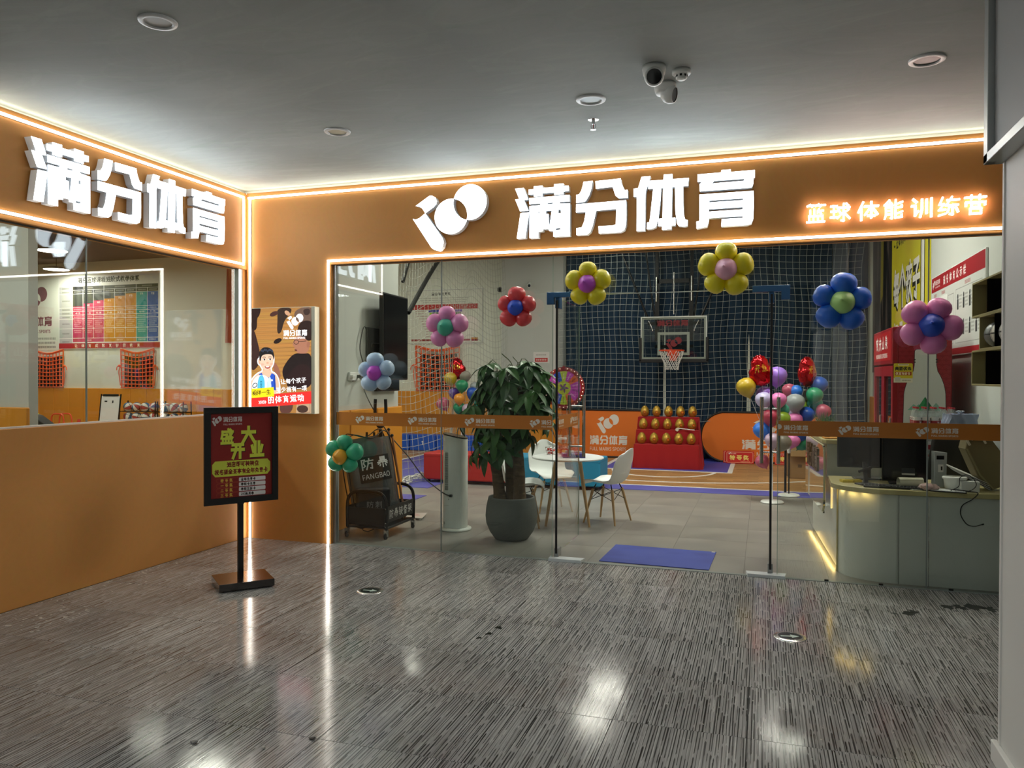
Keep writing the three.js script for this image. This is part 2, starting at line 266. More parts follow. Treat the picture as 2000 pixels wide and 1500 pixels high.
const woodTex = canvasTex(1024, 1024, (x, w, h) => {
  const R = rng(21); x.fillStyle = '#b08a58'; x.fillRect(0, 0, w, h);
  for (let r = 0; r < 16; r++) for (let c = -1; c < 5; c++) {
    const px = c * 256 + (r % 2) * 128 + 20 * (r % 3), py = r * 64, t = R(); x.fillStyle = `rgb(${158 + t * 40},${122 + t * 32},${76 + t * 24})`; x.fillRect(px, py, 256, 64);
    for (let k = 0; k < 14; k++) { x.fillStyle = `rgba(110,76,40,${0.05 + 0.12 * R()})`; x.fillRect(px, py + R() * 64, 256, 1 + R() * 2); }
    x.fillStyle = 'rgba(80,52,26,.5)'; x.fillRect(px, py, 2, 64); x.fillRect(px, py, 256, 2);
  }
}, { repeat: [1 / 1.6, 1 / 1.6] });
const M = {
  orange: mat(0xffffff, { roughness: 0.62, map: canvasTex(512, 512, (x, w, h) => { x.fillStyle = '#d09049'; x.fillRect(0, 0, w, h); blotches(x, w, h, 60, 130, ['214,152,84', '200,134,64'], 0.16, 4); }, { repeat: [0.5, 0.5] }) }),
  white: mat(0xd9d8d2, { roughness: 0.75 }), wall: mat(0xe2e6d6, { roughness: 0.8 }), wallGrey: mat(0xc6cac4, { roughness: 0.8 }), trimWhite: mat(0xe8e6e1, { roughness: 0.5 }),
  plaster: mat(0xffffff, { roughness: 0.85, map: canvasTex(1024, 1024, (x, w, h) => {
    const R = rng(31); x.fillStyle = '#a3a8a5'; x.fillRect(0, 0, w, h); blotches(x, w, h, 110, 130, ['182,187,184', '146,151,148'], 0.4, 6);
    for (let i = 0; i < 220; i++) { x.strokeStyle = R() < 0.5 ? 'rgba(200,205,202,.07)' : 'rgba(140,145,142,.07)'; x.lineWidth = 2 + R() * 16; x.beginPath(); const px = R() * w, py = R() * h; x.ellipse(px, py, 60 + R() * 160, 16 + R() * 34, (R() - 0.5) * 0.7, R() * 6, R() * 6 + 1.3); x.stroke(); }
  }, { repeat: [1 / 3.2, 1 / 3.2] }), bumpScale: 0.0015 }),
  darkCeiling: mat(0x5c5248, { roughness: 0.9 }), grey: mat(0x9a9c9b, { roughness: 0.4, metalness: 0.4 }), alu: mat(0xb4b8b8, { roughness: 0.32, metalness: 0.85 }), steel: mat(0xc8c8c6, { roughness: 0.22, metalness: 1 }),
  black: mat(0x121212, { roughness: 0.45 }), blackGloss: mat(0x0b0b0c, { roughness: 0.15 }), blackMetal: mat(0x151515, { roughness: 0.3, metalness: 0.4 }), rubber: mat(0x1b1b1b, { roughness: 0.8 }),
  pad: mat(0xe09328, { roughness: 0.5 }), wood: mat(0xffffff, { map: woodTex, roughness: 0.42 }), violet: mat(0x6a68b8, { roughness: 0.5 }), courtBlue: mat(0x4450b4, { roughness: 0.5 }), lineWhite: mat(0xecece6, { roughness: 0.5 }),
  glass: mat(new THREE.Color(0.955, 0.975, 0.96), { transmission: 1, thickness: 0, roughness: 0, ior: 1.5 }), seal: mat(0x8b9490, { roughness: 0.35 }), edge: mat(0x9fb8ac, { roughness: 0.15 }),
  plasticWhite: mat(0xe9ebe8, { roughness: 0.38 }), chairWhite: mat(0xe4e9e8, { roughness: 0.35 }), beech: mat(0xb99a6f, { roughness: 0.55 }), red: mat(0xa31a1a, { roughness: 0.5 }),
};
const glow = (kind, share = 1) => mat(0xf4f4f0, { em: LEDC[kind], emk: LED[kind] * share, roughness: 0.5 });
const G = { strip: glow('strip'), cove: glow('cove'), letter: glow('letter'), small: glow('small'), pendant: glow('pendant'), ring: glow('ring'), warm: glow('warm', 0.075), corridor: glow('corridor') };

// ---------- floors ----------
{
  const f = struct('floor');
  add(f, 'screed', span(-0.1, 7.5, -0.1, -0.005, -0.06, 10), mat(0x1d1c1b, { roughness: 0.9 }));
  const R = rng(3), tiles = Array.from({ length: 8 }, () => { const g = metric(box(0.596, 0.02, 0.596, 0, -0.01, 0)), ox = R() * 1.2, oy = R() * 1.2, uv = g.attributes.uv; for (let i = 0; i < uv.count; i++) uv.setXY(i, uv.getX(i) + ox, uv.getY(i) + oy); return g; });
  for (let i = 0; i < 12; i++) for (let j = 0; j < 17; j++) {
    const x = 0.3 + i * 0.6, z = 0.22 + j * 0.6 - 0.0;
    if (x > 6.2 && z > 3.3) continue;
    add(f, 'floor_tile', tiles[Math.floor(R() * 8)], floorMat, null, [x + 0.003, (R() - 0.5) * 0.0008, z]);
  }
  const g = struct('floor_gym');
  add(g, 'slab', [span(-16, 6.8, -0.1, -0.006, -9.3, -0.06), span(-16, -0.1, -0.1, -0.001, -0.06, 5)], mat(0x55554f, { roughness: 0.9 }));
  const ct = [0, 1, 2, 3].map((k) => { const q = metric(box(0.648, 0.02, 0.648, 0, -0.01, 0)), uv = q.attributes.uv; for (let i = 0; i < uv.count; i++) uv.setXY(i, uv.getX(i) + k * 0.37, uv.getY(i) + k * 0.61); return q; });
  for (let i = 0; i < 11; i++) for (let j = 0; j < 7; j++) add(g, 'floor_tile', ct[(i * 3 + j * 5) % 4], concrete, null, [0.17 - 0.325 + i * 0.65, 0, -0.065 - 0.325 - j * 0.65]);
  add(g, 'threshold', span(0.945, 6.66, -0.02, 0.004, -0.075, -0.03), M.seal);
  const c = struct('floor_court');
  add(c, 'wood_floor', [metric(span(0.3, 6.8, 0, 0.006, -9.3, -4.97)), metric(span(-16, -1.72, 0, 0.006, -9.3, -2.5))], M.wood);
  add(c, 'border', [span(-1.72, 0.3, 0, 0.006, -9.3, -3.7), span(0.3, 6.8, 0, 0.006, -4.97, -4.52)], mat(0x5e60b4, { roughness: 0.5 }));
  add(c, 'key_area', span(2.2, 4.3, 0.006, 0.009, -9.3, -6.95), M.courtBlue);
  const ln = (x0, x1, z0, z1) => span(x0, x1, 0.006, 0.0095, z0, z1);
  add(c, 'court_line', [ln(2.12, 2.2, -9.3, -6.87), ln(4.3, 4.38, -9.3, -6.87), ln(2.2, 4.3, -6.95, -6.87)], M.lineWhite);
  add(c, 'court_line', [ln(0.3, 6.8, -5.02, -4.97), ln(-1.77, -1.7, -9.3, -3.7)], M.lineWhite);
  const arc = (cx, cz, r, a0, a1) => { const o = [], n = []; for (let i = 0; i <= 40; i++) { const a = a0 + ((a1 - a0) * i) / 40; o.push([cx + (r + 0.03) * Math.cos(a), -cz - (r + 0.03) * Math.sin(a)]); n.push([cx + (r - 0.03) * Math.cos(a), -cz - (r - 0.03) * Math.sin(a)]); } return prism([...o, ...n.reverse()], 0.0035).rotateX(-PI / 2).translate(0, 0.006, 0); };
  add(c, 'court_line', arc(3.25, -6.9, 0.85, 0.03, PI - 0.03), M.lineWhite);
  add(c, 'court_line', arc(3.25, -9.2, 3.75, 0.02, PI - 0.65), M.lineWhite);
}

// ---------- walls and ceilings ----------
{
  const wf = struct('wall_front');
  add(wf, 'fascia_and_pier', metric(prism([[0, 0], [0.945, 0], [0.945, 2.665], [7.5, 2.665], [7.5, 3.4], [0, 3.4]], 0.136, { bevel: 0.002 }).translate(0, 0, -0.138)), M.orange);
  add(wf, 'end_panel', metric(span(6.665, 7.5, 0, 2.665, -0.14, 0)), M.white);
  add(wf, 'upper_wall', span(-0.14, 7.5, 3.4, 4.6, -0.24, -0.11), M.wallGrey);
  add(wf, 'inner_lining', [span(0.0, 0.94, 0, 3.4, -0.16, -0.14), span(0.945, 6.8, 2.68, 3.4, -0.16, -0.14)], M.wallGrey);
  const wl = struct('wall_left');
  add(wl, 'fascia', metric(span(-0.14, 0, 2.65, 3.4, 0, 2.78, 0.004)), M.orange);
  add(wl, 'sill_wall', metric(span(-0.14, 0, 0, 1.235, 0, 2.78, 0.003)), M.orange);
  add(wl, 'corner_post', metric(span(-0.14, -0.02, 0, 3.4, -0.14, 0.035)), M.orange);
  add(wl, 'far_panel', span(-0.14, -0.004, 0, 3.5, 2.78, 10), mat(0x4a4845, { roughness: 0.7 }));
  add(wl, 'upper_wall', span(-0.24, -0.14, 0, 4.6, 2.8, 10), M.wallGrey); add(wl, 'upper_lining', span(-0.24, -0.11, 3.4, 4.6, -0.14, 2.8), M.wallGrey);
  const wb = struct('wall_back');
  add(wb, 'plaster_face', span(-16.1, 6.95, 0, 4.55, -9.45, -9.3), M.wall);
  const padG = box(0.5, 1.27, 0.06, 0, 0.635, 0, 0.012);
  for (let i = 0; i < 31; i++) { const x = -15.7 + i * 0.505; if (x > -2.96 && x < -0.2 && x > -0.5) continue; if (x < -0.55) add(wb, 'wall_pad', padG, M.pad, null, [x, 0.006, -9.27]); }
  const wp = struct('wall_pilaster');
  add(wp, 'face', span(-0.37, 0.96, 0, 4.55, -9.3, -8.95), M.wallGrey);
  const padP = box(0.43, 1.27, 0.05, 0, 0.635, 0, 0.012);
  for (let k = 0; k < 3; k++) add(wp, 'wall_pad', padP, M.pad, null, [-0.15 + k * 0.44, 0.006, -8.925]);
  const wr = struct('wall_right');
  add(wr, 'plaster_face', span(6.8, 6.95, 0, 4.55, -9.3, -0.14), M.wallGrey);
  for (let k = 0; k < 9; k++) add(wr, 'wall_pad', box(0.06, 1.25, 0.6, 0, 0.625, 0, 0.012), M.pad, null, [6.77, 0.006, -8.95 + k * 0.61]);
  const wx = struct('wall_far_left');
  add(wx, 'plaster_face', [span(-16.1, -16, 0, 4.55, -9.3, 5), span(-16, -0.14, 0, 4.55, 5, 5.1)], M.wall);
  // the column behind the pier and the one behind the left window, both padded below
  const c1 = struct('wall_column');
  add(c1, 'shaft', span(-0.1, 0.65, 0, 4.55, -2.03, -0.17), M.wallGrey);
  for (let k = 0; k < 3; k++) add(c1, 'wall_pad', box(0.05, 1.24, 0.6, 0, 0.62, 0, 0.014), M.pad, null, [0.675, 0.001, -0.5 - k * 0.61]);
  add(c1, 'wall_pad', box(0.79, 1.24, 0.05, 0, 0.62, 0, 0.014), M.pad, null, [0.29, 0.001, -2.056]);
  const c2 = struct('wall_column');
  add(c2, 'shaft', span(-4.0, -2.985, 0, 4.55, -0.24, -0.12), M.wallGrey);
  add(c2, 'wall_pad', box(1.06, 1.24, 0.05, 0, 0.62, 0, 0.014), M.pad, null, [-3.485, 0.001, -0.09]);
  
  // corridor shell
  const cc = struct('ceiling');
  add(cc, 'plaster_face', metric(span(-0.11, 7.5, 3.452, 3.56, -0.11, 10.1)), M.plaster);
  const cg = struct('ceiling_gym');
  add(cg, 'deck', span(-16.1, 6.95, 4.55, 4.65, -9.45, 5.1), M.darkCeiling);
  const rr = struct('wall_rear');
  add(rr, 'plaster_face', span(-0.14, 7.6, 0, 3.5, 10, 10.15), mat(0x302e2c, { roughness: 0.8 }));
  add(rr, 'side_closure', span(7.5, 7.6, 0, 3.5, -0.14, 3.2), mat(0x35322f, { roughness: 0.8 }));
  const rc = struct('wall_side');
  add(rc, 'plaster_face', span(5.806, 6.1, 0, 3.45, 2.83, 10), M.trimWhite);
  add(rc, 'return_face', span(6.1, 7.6, 0, 3.45, 2.95, 3.1), mat(0x35322f, { roughness: 0.8 }));
  add(rc, 'corner_trim', span(5.8, 5.83, 0, 2.49, 2.825, 2.845), M.trimWhite);
  add(rc, 'skirting', span(5.782, 5.806, 0, 0.085, 2.79, 10, 0.004), M.trimWhite);
  add(rc, 'shutter_housing', span(5.76, 5.806, 2.53, 3.45, 2.83, 10), mat(0x9b9c9c, { roughness: 0.5 }));
  add(rc, 'housing_edge', [span(5.735, 5.775, 2.49, 3.45, 2.8, 2.86, 0.004), span(5.735, 5.806, 2.49, 2.53, 2.8, 10, 0.004)], M.alu);
}

// ---------- glazing ----------
const bandTex = (w, marks) => canvasTex(Math.round(w * 760), 96, (x, cw, ch) => {
  x.fillStyle = '#c67a2c'; x.fillRect(0, 0, cw, ch); const k = cw / w;
  for (const m of marks) brandRow(x, m * k, ch * 0.86, ch * 0.62, '#e9e6dc', '#c67a2c');
}, { clamp: true });
function band(parent, x0, x1, y0, y1, z, marks, matrix) {               // the orange safety film with its printed marks, on the corridor side
  const g = new THREE.BoxGeometry(x1 - x0, y1 - y0, 0.002); const m = mat(0xffffff, { map: bandTex(x1 - x0, marks), roughness: 0.45 });
  g.translate((x0 + x1) / 2, (y0 + y1) / 2, z); if (matrix) g.applyMatrix4(matrix);
  return add(parent, 'safety_band', g, m, 'orange film band with white brand marks');
}
{
  const BY0 = 1.137, BY1 = 1.258, ZG = -0.06;
  const w1 = struct('window_1');                                         // over the low wall on the left
  for (const [a, b] of [[0.1, 1.864], [1.87, 2.78]]) add(w1, 'pane', span(-0.055, -0.045, 1.235, 2.66, a, b), M.glass);
  for (const z of [1.867]) add(w1, 'pane_joint', span(-0.056, -0.044, 1.235, 2.66, z - 0.004, z + 0.004), M.seal);
  add(w1, 'frame_post', span(-0.08, -0.02, 1.235, 2.65, 0.035, 0.1, 0.004), M.alu);
  add(w1, 'bottom_channel', span(-0.065, -0.035, 1.235, 1.247, 0.1, 2.78), M.trimWhite);
  const w2 = struct('window_2');                                         // between the pier and the door
  add(w2, 'pane', span(0.978, 2.058, 0.004, 2.668, ZG - 0.005, ZG + 0.005), M.glass);
  add(w2, 'pane', span(2.064, 3.112, 0.004, 2.668, ZG - 0.005, ZG + 0.005), M.glass);
  add(w2, 'pane_joint', span(2.057, 2.066, 0.004, 2.668, ZG - 0.007, ZG + 0.007), M.seal);
  add(w2, 'pane_edge', span(3.112, 3.115, 0.004, 2.668, ZG - 0.005, ZG + 0.005), M.edge);
  add(w2, 'frame_post', span(0.945, 0.978, 0, 2.668, ZG - 0.03, ZG + 0.02, 0.003), M.alu);
  band(w2, 0.978, 2.058, BY0, BY1, ZG + 0.007, [0.20, 0.745]); band(w2, 2.064, 3.112, BY0, BY1, ZG + 0.007, [-0.345, 0.225, 0.84]);
  const w3 = struct('window_3');                                         // above the doors
  add(w3, 'pane', span(3.12, 4.972, 2.312, 2.668, ZG - 0.005, ZG + 0.005), M.glass);
  add(w3, 'pane_edge', span(3.12, 4.972, 2.306, 2.312, ZG - 0.006, ZG + 0.006), mat(0xdfe8e2, { roughness: 0.2 }));
  const w4 = struct('window_4');                                         // right of the door
  add(w4, 'pane', span(4.98, 6.047, 0.004, 2.668, ZG - 0.005, ZG + 0.005), M.glass);
  add(w4, 'pane', span(6.053, 6.66, 0.004, 2.668, ZG - 0.005, ZG + 0.005), M.glass);
  add(w4, 'pane_joint', span(6.046, 6.054, 0.004, 2.668, ZG - 0.007, ZG + 0.007), M.seal);
  add(w4, 'pane_edge', span(4.976, 4.98, 0.004, 2.668, ZG - 0.005, ZG + 0.005), M.edge);
  band(w4, 4.98, 6.047, BY0, BY1, ZG + 0.007, [-0.07, 0.44, 0.985]); band(w4, 6.053, 6.66, BY0, BY1, ZG + 0.007, [-0.09, 9]);
  for (const x of [5.33, 5.72, 6.2]) add(w4, 'setting_block', span(x, x + 0.03, 0.004, 0.016, ZG + 0.005, ZG + 0.02), M.black);
  const wt = struct('trim_1');
  add(wt, 'head_seal', [span(0.945, 6.66, 2.66, 2.672, ZG - 0.02, ZG + 0.02), span(-0.07, -0.03, 2.645, 2.66, 0.1, 2.78)], mat(0x3c342c, { roughness: 0.6 }));

  // the two glass doors stand open into the room
  const bluePlate = mat(0x2d5f8f, { roughness: 0.35, metalness: 0.3 });
  const makeDoor = (n, hx, side) => {
    const d = struct('door_' + n), x0 = hx - 0.006, x1 = hx + 0.006, zf = -0.93;
    add(d, 'pane', span(x0, x1, 0.055, 2.285, zf, -0.075), M.glass);
    add(d, 'edge_seal', span(hx - 0.009, hx + 0.009, 0.055, 2.27, -0.077, -0.06, 0.003), M.black);
    add(d, 'pane_edge', span(x0, x1, 0.055, 2.285, zf - 0.003, zf), M.edge);
    const h = sub(d, 'handle', [0, 0, 0]);
    for (const s of [-1, 1]) add(h, 'bar', rod([hx + s * 0.072, 0.83, -0.83], [hx + s * 0.072, 1.425, -0.83], 0.0165, 0.0165, 20), M.steel);
    for (const y of [0.93, 1.32]) add(h, 'standoff', rod([hx - 0.072, y, -0.83], [hx + 0.072, y, -0.83], 0.008, 0.008, 12), M.steel);
    const t = side < 0 ? [3.065, 3.375] : [4.82, 5.06];
    const y0 = 2.245, L = side < 0 ? [[t[0], y0 - 0.01], [t[0] + 0.06, y0 - 0.01], [t[0] + 0.06, y0 + 0.05], [t[1], y0 + 0.05], [t[1], y0 + 0.09], [t[0], y0 + 0.09]] : [[t[0] - 0.04, y0 + 0.045], [t[1] - 0.06, y0 + 0.045], [t[1] - 0.06, y0 - 0.02], [t[1], y0 - 0.02], [t[1], y0 + 0.09], [t[0] - 0.04, y0 + 0.09]];
    add(d, 'patch_fitting', prism(L, 0.032, { bevel: 0.003 }).translate(0, 0, ZG - 0.016), bluePlate, 'blue filmed patch fitting');
    add(d, 'top_pivot', span(hx - 0.02, hx + 0.02, 2.2, 2.3, -0.17, -0.078, 0.004), bluePlate);
    add(d, 'bottom_pivot', span(hx - 0.02, hx + 0.02, 0.02, 0.1, -0.17, -0.07, 0.004), M.grey);
    add(d, 'floor_plate', prism([[-0.05, -0.005], [0.23, 0.0], [0.245, 0.09], [-0.06, 0.09]].map(([a, b]) => [side < 0 ? hx + a : hx - a + 0.06 - 0.0, b]), 0.022, { bevel: 0.003 }).rotateX(-PI / 2).translate(0, 0.001, -0.01), mat(0xdfe6e8, { roughness: 0.3 }), 'white floor hinge cover');
    if (side < 0) band(d, 0.09, 0.84, BY0, BY1, 0, [-0.12, 0.42], new THREE.Matrix4().makeTranslation(hx + 0.009, 0, -0.02).multiply(new THREE.Matrix4().makeRotationY(PI / 2)));
    else band(d, 0.09, 0.84, BY0, BY1, 0, [0.12, 0.55], new THREE.Matrix4().makeTranslation(hx + 0.009, 0, -0.02).multiply(new THREE.Matrix4().makeRotationY(PI / 2)));
  };
  makeDoor(1, 3.148, -1); makeDoor(2, 4.925, 1);
}
// ---------- light strips on the orange walls ----------
function ledStrip(label, axis, a, b, [x, y, z], face) {                  // from a to b along one axis, on the wall that looks to 'face'
  const t = thing('led_strip', label, 'light strip', [0, 0, 0], 0, 'white light strips framing the orange walls');
  const w = 0.0095, L = (c0, c1, p, q) => axis === 'x' ? span(c0, c1, y - p, y + p, z, z + q, 0.004) : axis === 'z' ? span(x, x + q, y - p, y + p, c0, c1, 0.004) : face === 'z' ? span(x - p, x + p, c0, c1, z, z + q, 0.004) : span(x, x + q, c0, c1, z - p, z + p, 0.004);
  add(t, 'channel', L(a, b, w * 1.35, 0.006), M.trimWhite); add(t, 'diffuser', L(a + 0.002, b - 0.002, w, 0.016), G.strip);
  const mid = (a + b) / 2, len = b - a, dir = face === 'z' ? [0, 0, 1] : [1, 0, 0];
  const p = axis === 'x' ? [mid, y, z + 0.018] : axis === 'z' ? [x + 0.018, y, mid] : face === 'z' ? [x, mid, z + 0.018] : [x + 0.018, mid, z];
  areaLight('led_strip_light', 'strip', axis === 'y' ? 0.02 : len, axis === 'y' ? len : 0.02, p, dir, 0.5);
}
ledStrip('long white light strip along the top of the front fascia under the ceiling', 'x', 0.02, 7.45, [0, 3.352, 0], 'z');
ledStrip('long white light strip along the bottom of the front fascia above the glass', 'x', 0.91, 7.45, [0, 2.697, 0], 'z');
ledStrip('upright white light strip in the corner beside the left fascia', 'y', 0, 3.34, [0.045, 0, 0], 'z');
ledStrip('upright white light strip on the right edge of the orange pier', 'y', 0, 2.685, [0.922, 0, 0], 'z');
ledStrip('white light strip along the top of the left fascia under the ceiling', 'z', 0.05, 2.73, [0, 3.352, 0], 'x');
ledStrip('white light strip along the bottom of the left fascia above the window', 'z', 0.05, 2.73, [0, 2.697, 0], 'x');
ledStrip('short upright white light strip closing the right end of the left fascia', 'y', 2.708, 3.34, [0, 0, 0.06], 'x');
ledStrip('short upright white light strip closing the left end of the left fascia', 'y', 2.708, 3.34, [0, 0, 2.72], 'x');
{ // the strips hidden on top of both fascias wash the ceiling edge
  const t = thing('cove_light', 'strip light hidden on top of the front fascia, glowing along the ceiling edge', 'light strip'); add(t, 'channel', span(0.05, 7.4, 3.4, 3.403, -0.075, -0.035), M.trimWhite); add(t, 'diffuser', span(-0.07, 7.4, 3.402, 3.413, -0.066, -0.044, 0.004), G.cove);
  areaLight('cove_light', 'cove', 7.3, 0.02, [3.72, 3.4145, -0.055], [0, 1, 0.6], 0.6);
  const u = thing('cove_light', 'strip light hidden on top of the left fascia, glowing along the ceiling edge', 'light strip'); add(u, 'channel', span(-0.075, -0.035, 3.4, 3.403, -0.03, 2.78), M.trimWhite); add(u, 'diffuser', span(-0.066, -0.044, 3.402, 3.413, -0.03, 2.78, 0.004), G.cove);
  areaLight('cove_light', 'cove', 2.7, 0.02, [-0.055, 3.4145, 1.4], [0.6, 1, 0], 0.6);
}

// ---------- raised sign letters ----------
const letterSide = mat(0xd5d6d8, { roughness: 0.5 });
const bigShapes = (outs, cuts) => outs.map((s) => { const p = polyOf(s).map(([x, y]) => [x / 1000, y / 1000]); const inside = cuts.map((c) => polyOf(c).map(([x, y]) => [x / 1000, y / 1000])).filter((c) => c.every(([a, b]) => { let odd = false; for (let i = 0, j = p.length - 1; i < p.length; j = i++) if ((p[i][1] > b) !== (p[j][1] > b) && a < ((p[j][0] - p[i][0]) * (b - p[i][1])) / (p[j][1] - p[i][1]) + p[i][0]) odd = !odd; return odd; })); return [p, inside]; });
const letterGeo = new Map();
function letterParts(key, outs, cuts, depth) {
  if (!letterGeo.has(key)) { const s = bigShapes(outs, cuts); letterGeo.set(key, [merge(s.map(([p, h]) => prism(p, depth, { holes: h }))), merge(s.map(([p, h]) => prism(p, 0.004, { holes: h }).translate(0, 0, depth)))]); }
  return letterGeo.get(key);
}
function bigLetter(key, outs, cuts, pos, turn, label, group, word = 'sign_letter', spot) {
  const t = thing(word, label, 'sign', pos, turn, group), [side, face] = letterParts(key, outs, cuts, 0.062);
  add(t, 'side', side, letterSide, null, [0, 0, 0.014]); add(t, 'face', face, G.letter, 'glowing white face', [0, 0, 0.014]);
  const n = turn ? [1, 0, 0] : [0, 0, 1], [lx, ly, lw, lh] = spot;
  areaLight('sign_letter_light', 'letter', lw, lh, [pos[0] + (turn ? 0.083 : lx), pos[1] + ly, pos[2] + (turn ? -lx : 0.083)], n);
}
const SPOT = { 满: [0.18, 0.16, 0.08, 0.27], 分: [0.2, 0.25, 0.3, 0.06], 体: [0.27, 0.24, 0.07, 0.4], 育: [0.05, 0.18, 0.08, 0.2] };
const names = { 满: 'first', 分: 'second', 体: 'third', 育: 'last' };
[['满', 2.808], ['分', 3.35], ['体', 3.837], ['育', 4.344]].forEach(([c, x]) => bigLetter(c, BIG[c].out, BIG[c].cut, [x, 2.78, 0], 0, `${names[c]} of the four big glowing white characters on the front fascia, reading ${c}`, 'big characters of the front sign', 'sign_letter', SPOT[c]));
[['满', 2.44], ['分', 1.88], ['体', 1.385], ['育', 0.872]].forEach(([c, z]) => bigLetter(c, BIG[c].out, BIG[c].cut, [0, 2.79, z], PI / 2, `${names[c]} of the four big glowing white characters on the left fascia, reading ${c}`, 'big characters of the left sign', 'sign_letter', SPOT[c]));
bigLetter('emblem', EMBLEM, [], [1.837, 2.729, 0], 0, 'glowing white emblem of a tilted stroke and two overlapping discs on the front fascia', undefined, 'sign_emblem', [0.37, 0.22, 0.16, 0.16]);
const smallSide = mat(0xf0c8c0, { em: [1, 0.76, 0.72], emk: 0.9 });
{ // the smaller, fiercely lit line
  const h = 0.152, d = 0.03;
  const ordinals = ['first', 'second', 'third', 'fourth', 'fifth', 'sixth', 'last'];
  [['篮', 5.168], ['球', 5.345], ['体', 5.541], ['能', 5.717], ['训', 5.91], ['练', 6.088], ['营', 6.262]].forEach(([c, x], i) => {
    const t = thing('sign_letter', `${ordinals[i]} of the seven small pinkish glowing characters right on the front fascia, reading ${c}`, 'sign', [x, 2.8, 0], 0, 'small characters of the front sign'), gs = [], bs = [];
    for (const s of strokesOf(c)) for (let k = 0; k + 1 < s.length; k++) {
      const [a, b] = [s[k], s[k + 1]].map(([p, q]) => [(p / 99) * (h - 0.014) + 0.007, h - 0.007 - (q / 99) * (h - 0.014)]), len = Math.hypot(b[0] - a[0], b[1] - a[1]), an = Math.atan2(b[1] - a[1], b[0] - a[0]), w = strokesOf(c).length > 11 ? 0.011 : 0.0135;
      for (const [list, z0, z1] of [[bs, 0.004, d], [gs, d, d + 0.004]]) list.push(span(-len / 2 - w / 2, len / 2 + w / 2, -w / 2, w / 2, z0, z1).rotateZ(an).translate((a[0] + b[0]) / 2, (a[1] + b[1]) / 2, 0));
    }
    add(t, 'side', bs, smallSide); add(t, 'face', gs, G.small, 'glowing pinkish white face');
    areaLight('sign_letter_light', 'small', 0.1, 0.02, [x + h / 2, 2.8 + h / 2, 0.036], [0, 0, 1], 0.7);
  });
}

